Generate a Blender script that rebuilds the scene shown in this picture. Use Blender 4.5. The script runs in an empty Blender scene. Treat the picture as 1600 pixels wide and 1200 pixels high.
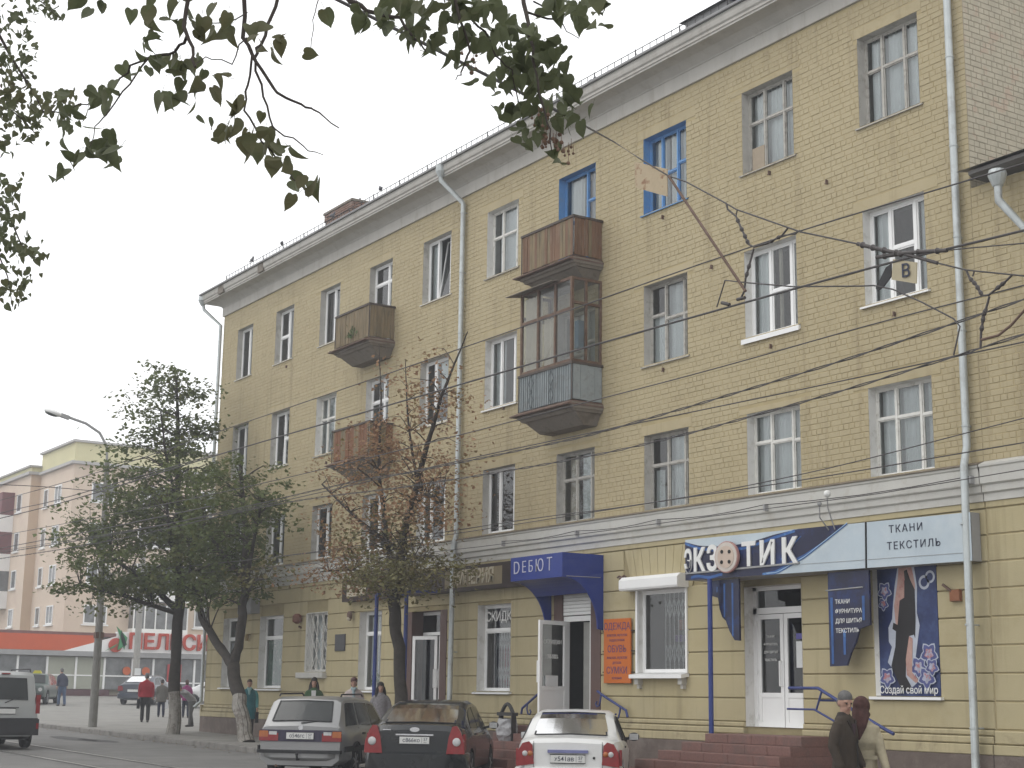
import bpy, bmesh, math, random
from mathutils import Vector, Matrix
R = math.radians
random.seed(7)
S = bpy.context.scene
COL = S.collection

# ------------------------------------------------------------------ camera
cam_d = bpy.data.cameras.new('camera'); cam = bpy.data.objects.new('camera', cam_d); COL.objects.link(cam)
YAW, PIT, ROL = -0.99771728, 0.199607216, 0.0145336749
_F = Vector((math.sin(YAW)*math.cos(PIT), math.cos(YAW)*math.cos(PIT), math.sin(PIT)))
_R = Vector((math.cos(YAW), -math.sin(YAW), 0)); _U = _R.cross(_F)
_r = _R*math.cos(ROL) + _U*math.sin(ROL); _u = -_R*math.sin(ROL) + _U*math.cos(ROL)
M = Matrix.Identity(4)
for i in range(3):
    M[i][0], M[i][1], M[i][2] = _r[i], _u[i], -_F[i]
M.translation = Vector((0, 0, 1.6))
cam.matrix_world = M
cam_d.sensor_width = 36; cam_d.lens = 2409.04/1600*36; cam_d.clip_start = .05; cam_d.clip_end = 2000
S.camera = cam

# ------------------------------------------------------------------ sky, sun, exposure
W = bpy.data.worlds.new('World'); S.world = W; W.use_nodes = True
nt = W.node_tree; nt.nodes.clear()
out = nt.nodes.new('ShaderNodeOutputWorld'); bg = nt.nodes.new('ShaderNodeBackground')
sky = nt.nodes.new('ShaderNodeTexSky'); sky.sky_type = 'NISHITA'; sky.sun_disc = False
SUN_EL, SUN_AZ = R(52), R(200)
sky.sun_elevation = SUN_EL; sky.sun_rotation = SUN_AZ; sky.dust_density = 4
hs = nt.nodes.new('ShaderNodeHueSaturation'); hs.inputs['Saturation'].default_value = .08
mx = nt.nodes.new('ShaderNodeMixRGB'); mx.inputs[0].default_value = .88; mx.inputs[2].default_value = (10.5, 10.6, 10.7, 1)
nt.links.new(sky.outputs[0], hs.inputs['Color']); nt.links.new(hs.outputs[0], mx.inputs[1])
nt.links.new(mx.outputs[0], bg.inputs[0]); bg.inputs[1].default_value = .14
nt.links.new(bg.outputs[0], out.inputs[0])
sun_d = bpy.data.lights.new('sun', 'SUN'); sun_d.energy = .5; sun_d.angle = R(35); sun_d.color = (1, .97, .92)
sun = bpy.data.objects.new('sun', sun_d); COL.objects.link(sun)
_sd = Vector((math.sin(SUN_AZ)*math.cos(SUN_EL), math.cos(SUN_AZ)*math.cos(SUN_EL), math.sin(SUN_EL)))
sun.rotation_euler = _sd.to_track_quat('Z', 'Y').to_euler(); sun.location = (0, 0, 40)
S.view_settings.view_transform = 'Standard'; S.view_settings.look = 'None'
S.view_settings.exposure = 0; S.view_settings.gamma = 1; S.view_settings.use_curve_mapping = False

# ------------------------------------------------------------------ helpers
class MB:
    def __init__(s): s.v = []; s.f = []; s.m = []
    def add(s, vs, fs, mi=0):
        n = len(s.v); s.v += [tuple(v) for v in vs]
        s.f += [tuple(i+n for i in f) for f in fs]; s.m += [mi]*len(fs); return s
    def quad(s, a, b, c, d, mi=0): return s.add([a, b, c, d], [(0, 1, 2, 3)], mi)
    def box(s, x0, y0, z0, x1, y1, z1, mi=0):
        return s.add([(x0,y0,z0),(x1,y0,z0),(x1,y1,z0),(x0,y1,z0),(x0,y0,z1),(x1,y0,z1),(x1,y1,z1),(x0,y1,z1)],
                     [(3,2,1,0),(4,5,6,7),(0,1,5,4),(1,2,6,5),(2,3,7,6),(3,0,4,7)], mi)
    def bbox(s, x0, y0, z0, x1, y1, z1, b=.01, mi=0):
        """box with its front (low y) edges chamfered"""
        b = min(b, (x1-x0)*.45, (z1-z0)*.45)
        v = [(x0,y1,z0),(x1,y1,z0),(x1,y1,z1),(x0,y1,z1),(x0,y0+b,z0),(x1,y0+b,z0),(x1,y0+b,z1),(x0,y0+b,z1),
             (x0+b,y0,z0+b),(x1-b,y0,z0+b),(x1-b,y0,z1-b),(x0+b,y0,z1-b)]
        f = [(8,9,10,11),(4,5,9,8),(5,6,10,9),(6,7,11,10),(7,4,8,11),(0,1,5,4),(1,2,6,5),(2,3,7,6),(3,0,4,7)]
        return s.add(v, f, mi)
    def obox(s, c, ax, ay, az, hx, hy, hz, mi=0):
        c = Vector(c); ax, ay, az = [Vector(a).normalized() for a in (ax, ay, az)]; v = []
        for k in (-1, 1):
            for (i, j) in ((-1,-1),(1,-1),(1,1),(-1,1)): v.append(c + ax*hx*i + ay*hy*j + az*hz*k)
        return s.add(v, [(3,2,1,0),(4,5,6,7),(0,1,5,4),(1,2,6,5),(2,3,7,6),(3,0,4,7)], mi)
    def bar(s, a, b, w, h=None, up=(0,0,1), mi=0):
        a, b = Vector(a), Vector(b); d = b-a; h = h or w
        u = Vector(up)
        if abs(d.normalized().dot(u)) > .98: u = Vector((0,1,0))
        sd = d.cross(u).normalized(); u2 = sd.cross(d).normalized()
        return s.obox((a+b)/2, d, sd, u2, d.length/2, w/2, h/2, mi)
    def tube(s, pts, rad, n=8, caps=True, mi=0):
        pts = [Vector(p) for p in pts]
        if not isinstance(rad, (list, tuple)): rad = [rad]*len(pts)
        vs = []; up = Vector((.13, .27, .95)); prev = None
        for i, p in enumerate(pts):
            d = (pts[min(i+1, len(pts)-1)] - pts[max(i-1, 0)])
            d = d.normalized() if d.length > 1e-9 else Vector((0,0,1))
            if prev is None:
                a = d.cross(up); a = a if a.length > .05 else d.cross(Vector((1,0,0)))
            else: a = prev - d*prev.dot(d)
            a.normalize(); prev = a; b = d.cross(a)
            for k in range(n):
                t = 2*math.pi*k/n; vs.append(p + (a*math.cos(t) + b*math.sin(t))*rad[i])
        fs = []
        for i in range(len(pts)-1):
            for k in range(n):
                k2 = (k+1) % n; fs.append((i*n+k, i*n+k2, (i+1)*n+k2, (i+1)*n+k))
        if caps: fs.append(tuple(range(n-1, -1, -1))); fs.append(tuple((len(pts)-1)*n+k for k in range(n)))
        return s.add(vs, fs, mi)
    def prism(s, pts, off, mi=0):
        """flat polygon (list of 3d points) swept by the vector off"""
        n = len(pts); o = Vector(off); v = [Vector(p) for p in pts]; v = v + [p+o for p in v]
        f = [tuple(range(n-1, -1, -1)), tuple(range(n, 2*n))] + [(i, (i+1) % n, n+(i+1) % n, n+i) for i in range(n)]
        return s.add(v, f, mi)
    def lathe(s, prof, c=(0,0,0), n=16, axis='z', mi=0):
        vs = []; c = Vector(c)
        for (r, h) in prof:
            for k in range(n):
                t = 2*math.pi*k/n; x, y = r*math.cos(t), r*math.sin(t)
                vs.append(c + Vector({'z':(x,y,h),'y':(x,h,y),'x':(h,x,y)}[axis]))
        fs = [(i*n+k, i*n+(k+1) % n, (i+1)*n+(k+1) % n, (i+1)*n+k) for i in range(len(prof)-1) for k in range(n)]
        fs.append(tuple(range(n-1, -1, -1))); fs.append(tuple((len(prof)-1)*n+k for k in range(n)))
        return s.add(vs, fs, mi)
    def sphere(s, c, r, n=12, m=8, mi=0, sc=(1,1,1)):
        vs = []
        for i in range(m+1):
            ph = math.pi*i/m
            for k in range(n):
                t = 2*math.pi*k/n
                vs.append((c[0]+r*sc[0]*math.sin(ph)*math.cos(t), c[1]+r*sc[1]*math.sin(ph)*math.sin(t), c[2]+r*sc[2]*math.cos(ph)))
        return s.add(vs, [(i*n+k, (i+1)*n+k, (i+1)*n+(k+1) % n, i*n+(k+1) % n) for i in range(m) for k in range(n)], mi)
    def mesh(s, name, mat=None, smooth=False, fixn=True):
        me = bpy.data.meshes.new(name); me.from_pydata([tuple(v) for v in s.v], [], s.f)
        mats = mat if isinstance(mat, (list, tuple)) else [mat]
        for x in mats:
            if x: me.materials.append(x)
        if len(mats) > 1: me.polygons.foreach_set('material_index', s.m)
        if fixn:
            bm = bmesh.new(); bm.from_mesh(me); bmesh.ops.recalc_face_normals(bm, faces=bm.faces); bm.to_mesh(me); bm.free()
        if smooth:
            me.polygons.foreach_set('use_smooth', [True]*len(me.polygons))
            me.set_sharp_from_angle(angle=R(smooth if smooth is not True else 40))
        me.update(); return me
    def build(s, name, mat, parent=None, smooth=False, fixn=True):
        return link(name, s.mesh(name, mat, smooth, fixn), parent)

def link(name, data, parent=None):
    o = bpy.data.objects.new(name, data); COL.objects.link(o)
    if parent is not None:
        o.parent = parent
        if parent.type == 'EMPTY' and parent.get('_w'):
            o.matrix_parent_inverse = Matrix.Translation(-Vector(parent.location))
    return o

def thing(name, label, cat, loc=(0,0,0), group=None, rotz=None, kind=None):
    """Empty at the thing's base. With rotz the parts are in local coordinates, without it in world coordinates."""
    o = bpy.data.objects.new(name, None); COL.objects.link(o); o.location = loc; o.empty_display_size = .2
    if rotz is None: o['_w'] = 1
    else: o.rotation_euler = (0, 0, rotz)
    return tag(o, label, cat, group, kind)
def tag(o, label=None, cat=None, group=None, kind=None):
    if label: o['label'] = label
    if cat: o['category'] = cat
    if group: o['group'] = group
    if kind: o['kind'] = kind
    return o
def copy_tree(o, parent=None):
    c = o.copy(); COL.objects.link(c); c.parent = parent
    for ch in o.children: copy_tree(ch, c)
    return c

_font = {}
def text_mesh(body, size, ext=.004, bold=0.0, xs=1.0, align='CENTER', space=1.0, shear=0):
    k = (body, size, ext, bold, xs, align, space, shear)
    if k in _font: return _font[k]
    c = bpy.data.curves.new('t', 'FONT'); c.body = body; c.size = size; c.extrude = ext; c.offset = bold*size
    c.align_x = align; c.align_y = 'CENTER'; c.space_character = space; c.resolution_u = 4; c.shear = shear
    o = bpy.data.objects.new('t', c); COL.objects.link(o); bpy.context.view_layer.update()
    me = bpy.data.meshes.new_from_object(o.evaluated_get(bpy.context.evaluated_depsgraph_get()))
    bpy.data.objects.remove(o); me.name = 'lettering'
    if xs != 1:
        for v in me.vertices: v.co.x *= xs
    _font[k] = me; return me
def lettering(body, size, mat, P, right, up, parent, name='lettering', **kw):
    """writing placed at P, running along right"""
    me = text_mesh(body, size, **kw).copy(); me.materials.clear(); me.materials.append(mat)
    r, u = Vector(right).normalized(), Vector(up).normalized(); n = r.cross(u)
    Mx = Matrix.Identity(4)
    for i in range(3): Mx[i][0], Mx[i][1], Mx[i][2], Mx[i][3] = r[i], u[i], n[i], P[i]
    me.transform(Mx); return link(name, me, parent)

# ------------------------------------------------------------------ materials
MATS = {}
def mat(name, col, rough=.7, var=.12, scale=4.0, bump=0.0, bscale=60.0, metal=0.0, spec=.35, col2=None, f2=None, s2=1.2, coat=0, streak=0, detail=5, patch=None, runs=None):
    """principled with procedural colour variation; col2 adds blotches of a second real colour (wear, dirt, stains)"""
    if name in MATS: return MATS[name]
    m = bpy.data.materials.new(name); m.use_nodes = True; t = m.node_tree; N = t.nodes; L = t.links
    b = N['Principled BSDF']; b.inputs['Roughness'].default_value = rough; b.inputs['Metallic'].default_value = metal
    b.inputs['Specular IOR Level'].default_value = spec
    if coat: b.inputs['Coat Weight'].default_value = coat; b.inputs['Coat Roughness'].default_value = .08
    g = N.new('ShaderNodeNewGeometry')
    if streak:
        mp = N.new('ShaderNodeMapping'); mp.inputs['Scale'].default_value = (streak, streak, .18*streak); L.new(g.outputs['Position'], mp.inputs[0]); src = mp.outputs[0]
    else: src = g.outputs['Position']
    n = N.new('ShaderNodeTexNoise'); n.inputs['Scale'].default_value = scale; n.inputs['Detail'].default_value = detail; n.inputs['Roughness'].default_value = .62
    L.new(src, n.inputs['Vector'])
    r = N.new('ShaderNodeValToRGB'); c = Vector(col[:3])
    r.color_ramp.elements[0].position = .3; r.color_ramp.elements[1].position = .7
    r.color_ramp.elements[0].color = (*(c*(1-var)), 1); r.color_ramp.elements[1].color = (*[min(x, .95) for x in c*(1+var)], 1)
    L.new(n.outputs['Fac'], r.inputs[0]); last = r.outputs[0]
    if col2:
        n2 = N.new('ShaderNodeTexNoise'); n2.inputs['Scale'].default_value = s2; n2.inputs['Detail'].default_value = 8; n2.inputs['Roughness'].default_value = .7
        L.new(src, n2.inputs['Vector'])
        r2 = N.new('ShaderNodeValToRGB'); lo, hi = f2 or (.52, .62)
        r2.color_ramp.elements[0].position = lo; r2.color_ramp.elements[1].position = hi
        L.new(n2.outputs['Fac'], r2.inputs[0]); x = N.new('ShaderNodeMixRGB'); x.inputs[2].default_value = (*col2[:3], 1)
        mu = N.new('ShaderNodeMath'); mu.operation = 'MULTIPLY'; mu.inputs[1].default_value = col2[3] if len(col2) > 3 else .6
        L.new(r2.outputs[0], mu.inputs[0]); L.new(mu.outputs[0], x.inputs[0]); L.new(last, x.inputs[1]); last = x.outputs[0]
    for spec_, mapsc in ((patch, None), (runs, (2.6, 2.6, .16))):      # repainted patches; rain runs down the wall
        if not spec_: continue
        v_ = g.outputs['Position']
        if mapsc: mp2 = N.new('ShaderNodeMapping'); mp2.inputs['Scale'].default_value = mapsc; L.new(v_, mp2.inputs[0]); v_ = mp2.outputs[0]
        n4 = N.new('ShaderNodeTexNoise'); n4.inputs['Scale'].default_value = spec_[1]; n4.inputs['Detail'].default_value = 6; n4.inputs['Roughness'].default_value = .65; L.new(v_, n4.inputs['Vector'])
        r4 = N.new('ShaderNodeValToRGB'); r4.color_ramp.elements[0].position = spec_[2]; r4.color_ramp.elements[1].position = spec_[3]; L.new(n4.outputs['Fac'], r4.inputs[0])
        x4 = N.new('ShaderNodeMixRGB'); x4.inputs[2].default_value = (*spec_[0][:3], 1); m4 = N.new('ShaderNodeMath'); m4.operation = 'MULTIPLY'; m4.inputs[1].default_value = spec_[0][3]
        L.new(r4.outputs[0], m4.inputs[0]); L.new(m4.outputs[0], x4.inputs[0]); L.new(last, x4.inputs[1]); last = x4.outputs[0]
    L.new(last, b.inputs['Base Color'])
    if bump:
        n3 = N.new('ShaderNodeTexNoise'); n3.inputs['Scale'].default_value = bscale; n3.inputs['Detail'].default_value = 4; L.new(g.outputs['Position'], n3.inputs['Vector'])
        bp = N.new('ShaderNodeBump'); bp.inputs['Strength'].default_value = bump; bp.inputs['Distance'].default_value = .01
        L.new(n3.outputs['Fac'], bp.inputs['Height']); L.new(bp.outputs[0], b.inputs['Normal'])
    MATS[name] = m; return m
def glass(name, tint=(.9,.95,.95), rough=.02, ior=1.5, body=(.02,.025,.03), solid=0.0, wob=.05):
    """thin pane: fresnel reflection over clear transmission, with an optional tinted film (solid)"""
    m = bpy.data.materials.new(name); m.use_nodes = True; t = m.node_tree; N = t.nodes; L = t.links; N.clear()
    o = N.new('ShaderNodeOutputMaterial'); tr = N.new('ShaderNodeBsdfTransparent'); tr.inputs[0].default_value = (*tint, 1)
    gl = N.new('ShaderNodeBsdfGlossy'); gl.inputs['Roughness'].default_value = rough
    df = N.new('ShaderNodeBsdfDiffuse'); df.inputs[0].default_value = (*body, 1)
    g = N.new('ShaderNodeNewGeometry'); nz = N.new('ShaderNodeTexNoise'); nz.inputs['Scale'].default_value = 1.3
    bp = N.new('ShaderNodeBump'); bp.inputs['Strength'].default_value = wob; bp.inputs['Distance'].default_value = .02
    L.new(g.outputs['Position'], nz.inputs['Vector']); L.new(nz.outputs['Fac'], bp.inputs['Height']); L.new(bp.outputs[0], gl.inputs['Normal'])
    fr = N.new('ShaderNodeFresnel'); fr.inputs[0].default_value = ior
    a = N.new('ShaderNodeMixShader'); a.inputs[0].default_value = solid; L.new(tr.outputs[0], a.inputs[1]); L.new(df.outputs[0], a.inputs[2])
    x = N.new('ShaderNodeMixShader'); L.new(fr.outputs[0], x.inputs[0]); L.new(a.outputs[0], x.inputs[1]); L.new(gl.outputs[0], x.inputs[2])
    L.new(x.outputs[0], o.inputs[0]); return m
YEL = (.40, .337, .21)
m_mortar = mat('facade_mortar', (.375,.308,.175), .9, .12, 3, .4, 90, patch=((.39,.325,.19,.7),.35,.45,.62))
m_brick = mat('painted_brick', YEL, .8, .05, 2.2, .5, 70, col2=(.355,.287,.16,.32), f2=(.50,.66), s2=9, patch=((.43,.365,.23,.8),.32,.46,.62), runs=((.25,.20,.12,.6),1.6,.55,.72))
m_lintel = mat('painted_plaster', (.395,.333,.207), .82, .07, 1.5, .35, 40, col2=(.35,.285,.16,.5), f2=(.5,.62), s2=5, patch=((.43,.362,.228,.8),.32,.46,.62), runs=((.25,.20,.12,.6),1.6,.55,.72))
m_block = mat('ground_floor_plaster', (.415,.357,.218), .82, .05, 1.1, .3, 45, col2=(.36,.30,.17,.5), f2=(.5,.64), s2=1.6, patch=((.44,.375,.215,.6),.45,.45,.6), runs=((.25,.205,.12,.6),1.3,.54,.74))
m_base = mat('base_plaster', (.42,.362,.222), .85, .09, 1.4, .4, 40, col2=(.22,.18,.12,.7), f2=(.54,.68), s2=2.1, runs=((.25,.2,.13,.6),1.6,.5,.7))
m_plinth = mat('dark_plinth', (.14,.11,.095), .85, .2, 2.5, .6, 30, col2=(.20,.17,.15,.7), f2=(.5,.62), s2=2)
m_endbrick = mat('bare_silicate_brick', (.44,.395,.30), .85, .10, 4, .5, 80, col2=(.44,.33,.25,.7), f2=(.55,.6), s2=2.4)
m_endmortar = mat('end_wall_mortar', (.27,.24,.185), .95, .2, 5, .5, 90)
m_white = mat('white_moulding', (.50,.49,.455), .75, .08, 1.6, .3, 40, col2=(.40,.37,.31,.5), f2=(.52,.66), s2=3)
m_cornice = mat('cornice_plaster', (.44,.425,.39), .8, .08, 1.2, .3, 30, col2=(.33,.30,.26,.55), f2=(.52,.66), s2=2.2, streak=2)
m_roof = mat('roof_sheet', (.20,.20,.20), .5, .15, 1.2, .1, 20, metal=.4)
m_zinc = mat('zinc_pipe', (.44,.47,.47), .45, .1, 3, .1, 30, metal=.35, col2=(.3,.3,.29,.5), s2=4)
m_pvc = mat('white_pvc', (.80,.80,.79), .35, .03, 2, spec=.5)
m_oldwhite = mat('old_white_paint', (.66,.65,.61), .6, .1, 5, .3, 60, col2=(.36,.33,.28,.6), f2=(.56,.64), s2=7)
m_oldgrey = mat('weathered_grey_wood', (.42,.405,.37), .75, .14, 6, .3, 60, col2=(.22,.19,.16,.6), f2=(.52,.62), s2=8)
m_blue = mat('blue_window_paint', (.10,.25,.50), .5, .1, 4, .2, 60, col2=(.16,.26,.42,.6), s2=6)
m_reveal = mat('grey_reveal', (.46,.445,.41), .85, .1, 3, .3, 40, col2=(.28,.26,.22,.6), s2=4)
m_revealw = mat('white_reveal', (.67,.66,.63), .8, .06, 3, .2, 40, col2=(.45,.43,.38,.5), s2=4)
m_room = mat('room_dark', (.34,.33,.32), .9, .2, 1)
m_curt = mat('net_curtain', (.86,.87,.87), .9, .06, 3)
m_curtb = mat('beige_curtain', (.68,.62,.53), .9, .08, 3)
m_curtd = mat('dark_curtain', (.24,.22,.21), .9, .1, 3)
m_glass = glass('window_glass', ior=1.85)
m_glassd = glass('shop_glass', tint=(.6,.63,.63), ior=1.7)
m_wood = mat('brown_board', (.155,.085,.048), .75, .22, 5, .3, 80, col2=(.22,.15,.10,.6), f2=(.5,.62), s2=7, streak=1.5)
m_woodl = mat('worn_olive_board', (.19,.145,.085), .8, .22, 5, .3, 80, col2=(.12,.10,.06,.7), f2=(.48,.6), s2=6, streak=1.5)
m_rust = mat('rusty_sheet', (.13,.085,.065), .8, .25, 6, .3, 60)
m_slab = mat('balcony_concrete', (.20,.175,.145), .9, .2, 3, .5, 40, col2=(.10,.08,.06,.7), f2=(.5,.62), s2=3)
m_bluemetal = mat('blue_metal', (.030,.05,.20), .45, .12, 4, .1, 40)
m_black = mat('black_iron', (.035,.033,.033), .6, .2, 6)
m_greyboard = mat('grey_blue_board', (.27,.30,.31), .65, .1, 4, .2, 50, col2=(.20,.20,.19,.6), s2=6)
m_chip = mat('red_granite_step', (.185,.10,.085), .7, .16, 30, .3, 120, col2=(.13,.09,.08,.6), f2=(.5,.62), s2=2.5)
m_letw = mat('white_letter', (.72,.72,.70), .5, .03)
m_paper = mat('paper_white', (.65,.66,.66), .8, .04)
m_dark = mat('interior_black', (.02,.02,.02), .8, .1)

def gz(x, off=0.0):
    return off + (.01*(-12-x) if x > -55 else .43+.022*(-55-x))
_gz0 = gz
def gz(x, off=0.0): return _gz0(max(x, -95), off)
# ------------------------------------------------------------------ ground
m_asph = mat('asphalt', (.15,.146,.14), .85, .14, 1.3, .5, 120, col2=(.19,.185,.175,.6), f2=(.48,.6), s2=.5)
m_pave = mat('worn_pavement_asphalt', (.235,.227,.21), .9, .11, 1.1, .5, 90, col2=(.18,.175,.16,.6), f2=(.5,.62), s2=.7)
m_kerb = mat('concrete_kerb', (.20,.19,.175), .9, .18, 3, .5, 50, col2=(.10,.095,.09,.7), f2=(.5,.64), s2=4)
m_patch = mat('asphalt_patch', (.075,.073,.072), .85, .15, 3, .5, 120)
m_steel = mat('polished_rail', (.34,.33,.31), .35, .1, 6, metal=.7)
KY = 16.2
xs = [-250, -95] + list(range(-90, 40, 5)) + [60]
g = MB()
for a, b in zip(xs, xs[1:]):
    for y0, y1 in ((-40, 0), (0, 9), (9, KY), (KY, 110)):
        g.quad((a, y0, gz(a, -.13)), (b, y0, gz(b, -.13)), (b, y1, gz(b, -.13)), (a, y1, gz(a, -.13)))
road = tag(g.build('road', m_asph), kind='structure')
g = MB()
for a, b in zip(xs, xs[1:]):
    if b <= -95 or a >= 40: continue
    g.quad((a, KY, gz(a)), (b, KY, gz(b)), (b, 60, gz(b)), (a, 60, gz(a)))
pavement = tag(g.build('pavement', m_pave), kind='structure')
ks = [MB().box(-.495, -.075, -.2, .495, .075, .012).mesh('kerb_stone', m_kerb) for i in range(1)]
bm = bmesh.new(); bm.from_mesh(ks[0]); bmesh.ops.bevel(bm, geom=[e for e in bm.edges], offset=.018, segments=1, affect='EDGES'); bm.to_mesh(ks[0]); bm.free()
for i in range(52):
    x = -62 + i
    k = link('kerb_stone', ks[0], pavement); k.location = (x, KY-.02+random.uniform(-.012, .012), gz(x)+random.uniform(-.012, .008)); k.rotation_euler = (random.uniform(-.02, .02), .01 if x > -55 else .022, random.uniform(-.012, .012))
# tram rails: two tracks, steel heads in the asphalt
for y in (11.95, 10.43, 8.0, 6.48):
    g = MB()
    for a, b in zip(range(-120, 40, 5), range(-115, 45, 5)):
        za, zb = gz(a, -.13), gz(b, -.13)
        g.quad((a, y-.035, za+.012), (b, y-.035, zb+.012), (b, y+.035, zb+.012), (a, y+.035, za+.012))
        g.quad((a, y-.035, za-.02), (b, y-.035, zb-.02), (b, y-.035, zb+.012), (a, y-.035, za+.012))
        g.quad((a, y-.12, za+.004), (b, y-.12, zb+.004), (b, y-.036, zb+.004), (a, y-.036, za+.004), 1)
        g.quad((a, y+.036, za+.004), (b, y+.036, zb+.004), (b, y+.11, zb+.004), (a, y+.11, za+.004), 1)
    tag(g.build('tram_rail', [m_steel, m_patch]), kind='structure')
random.seed(11)
for i in range(7):      # repair patches in the carriageway, thin and irregular
    cx, cy = random.uniform(-58, -30), random.uniform(12.6, 15.6); rx, ry = random.uniform(.6, 2.2), random.uniform(.3, .6)
    pts = []
    for k in range(12):
        a = 2*math.pi*k/12; q = random.uniform(.8, 1.1); x = cx+rx*q*math.cos(a); pts.append((x, cy+ry*q*math.sin(a), gz(x, -.126)))
    tag(MB().add(pts, [tuple(range(12))]).build('road_patch', m_patch), kind='structure')
g = MB()
for i in range(160):     # leaf litter and scraps along the gutter
    x = random.uniform(-56, -30); y = KY-.12-abs(random.gauss(0, .22)); z = gz(x, -.12); s = random.uniform(.02, .05); a = random.uniform(0, 6.28)
    c, d = s*math.cos(a), s*math.sin(a)
    g.quad((x-c, y-d, z), (x+d, y-c, z+.012), (x+c, y+d, z+.004), (x-d, y+c, z+.01))
tag(g.build('gutter_litter', mat('dead_leaf', (.19,.13,.06), .8, .4, 30)), 'dry leaf scraps lying along the kerb gutter', 'litter', kind='stuff')

# ------------------------------------------------------------------ main apartment building
FY = 19.1
XL, XR = -47.4, -16.0
apt = thing('apartment_building', 'long yellow brick four storey building with white belt course and shops below', 'building', (-31.7, FY, gz(-31.7)))
ROWS = {4: (11.54, 13.20), 3: (8.29, 9.98), 2: (5.30, 6.83)}
COLS = [(-46.16,-44.94), (-43.16,-41.87), (-40.03,-38.76), (-36.94,-35.64), (-33.95,-32.53), (-30.80,-29.41), (-27.73,-26.31), (-24.59,-23.18), (-21.47,-20.05), (-18.38,-16.98)]
OPEN = []     # upper openings
for r, (z0, z1) in ROWS.items():
    for c, (a, b) in enumerate(COLS):
        zz = z0-.75 if (c in (3, 6) and r in (3, 4)) else z0
        OPEN.append((a, b, zz, z1, r, c))
# ground floor openings: x0,x1,z0,z1,name
GO = [(-46.1,-44.95,1.75,3.85,'A'), (-43.3,-41.65,1.72,3.82,'B'), (-40.12,-38.77,2.19,3.80,'C'), (-36.85,-35.62,1.70,3.72,'D'),
      (-34.42,-32.3,.9,3.62,'E'), (-30.9,-29.48,1.70,3.66,'F'), (-27.75,-26.05,1.05,3.75,'G'), (-24.78,-23.28,2.08,3.70,'H'),
      (-21.62,-20.12,1.12,3.62,'I'), (-18.42,-17.03,1.69,3.75,'J')]
def wall_sheet(xa, xb, za, zb, holes, y, name, m, parent, kind=None):
    X = sorted({xa, xb} | {h[0] for h in holes} | {h[1] for h in holes}); Z = sorted({za, zb} | {h[2] for h in holes} | {h[3] for h in holes})
    X = [x for x in X if xa <= x <= xb]; Z = [z for z in Z if za <= z <= zb]; g = MB()
    for a, b in zip(X, X[1:]):
        for c, d in zip(Z, Z[1:]):
            mx_, mz = (a+b)/2, (c+d)/2
            if any(h[0] < mx_ < h[1] and h[2] < mz < h[3] for h in holes): continue
            g.quad((a, y, c), (b, y, c), (b, y, d), (a, y, d))
    return g.build(name, m, parent, fixn=False)
wall_up = wall_sheet(XL, XR, 5.2, 13.95, OPEN, FY, 'upper_wall', m_mortar, apt)
wall_gr = wall_sheet(XL, XR, -.2, 4.7, GO, FY+.012, 'ground_wall', mat('groove_plaster', (.30,.25,.14), .9, .12, 3, .3, 60), apt)
# end walls, back
g = MB(); g.quad((XL, FY, -.2), (XL, FY+12, -.2), (XL, FY+12, 14.2), (XL, FY, 14.2))
g.build('side_wall', m_mortar, apt, fixn=False)
g = MB(); g.quad((XR, FY, 4.6), (XR, FY+12, 4.6), (XR, FY+12, 14.2), (XR, FY, 14.2)); g.build('end_wall', m_endmortar, apt, fixn=False)
g = MB(); g.quad((XL, FY+12, -.2), (XR, FY+12, -.2), (XR, FY+12, 14.2), (XL, FY+12, 14.2)); g.build('back_wall', m_mortar, apt, fixn=False)

# bricks: courses laid round the openings; the nearest are single parts, the rest one mesh
CH, BH, DEP = .1005, .0895, .007
bmesh_cache = {}
def brick_mesh(w, key, m, axis='x'):
    k = (round(w, 3), key, axis)
    if k not in bmesh_cache:
        g = MB()
        if axis == 'x': g.bbox(0, -DEP, 0, w, .002, BH, .006)
        else: g.bbox(0, -DEP, 0, w, .002, BH, .006); g.v = [(-y, x, z) for (x, y, z) in g.v]
        bmesh_cache[k] = g.mesh('brick', m)
    return bmesh_cache[k]
def lay(xa, xb, za, zb, holes, skip):
    res = []; row = 0; z = za
    while z+BH <= zb+.001:
        w = .25 if row % 3 else .12; x = xa - (.0, .065, .128)[row % 3]
        segs_h = [(h[0], h[1]) for h in holes if h[2] < z+BH-.01 and h[3] > z+.01]
        while x < xb:
            a, b = max(x, xa), min(x+w, xb); pieces = [(a, b)]
            for (h0, h1) in segs_h:
                np_ = []
                for (p, q) in pieces:
                    if h1 <= p or h0 >= q: np_.append((p, q))
                    else:
                        if h0-p > .03: np_.append((p, h0))
                        if q-h1 > .03: np_.append((h1, q))
                pieces = np_
            for (p, q) in pieces:
                if q-p > .03: res.append((p, q, z, abs((q-p)-w) < .002))
            x += w+.011
        z += CH; row += 1
    return res
LINT = [(h[0]-.10-.12*((i*7) % 3), h[1]+.10+.10*((i*5) % 3), h[3], h[3]+.10*(1+(i % 2))) for i, h in enumerate(OPEN)]
random.seed(3)
bl = lay(XL, XR, 5.29, 13.90, [h[:4] for h in OPEN]+LINT, None)
def in_front(x, z): return x > -21.5 and z < 12.9
near = sorted([b for b in bl if b[3] and b[0] > -20.6 and (b[2] < 12.6)], key=lambda b: (b[0]**2 + FY**2 + (b[2]-1.6)**2))
single = set(near[:170])
g = MB()
for b in bl:
    if b in single: continue
    j = random.uniform(-.004, .003)
    g.bbox(b[0]+random.uniform(0,.004), FY-DEP+j, b[2]+random.uniform(-.002,.002), b[1]-random.uniform(0,.004), FY+.002, b[2]+BH, .006)
tag(g.build('brick_courses', m_brick, wall_up, fixn=False), kind='stuff')
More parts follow.
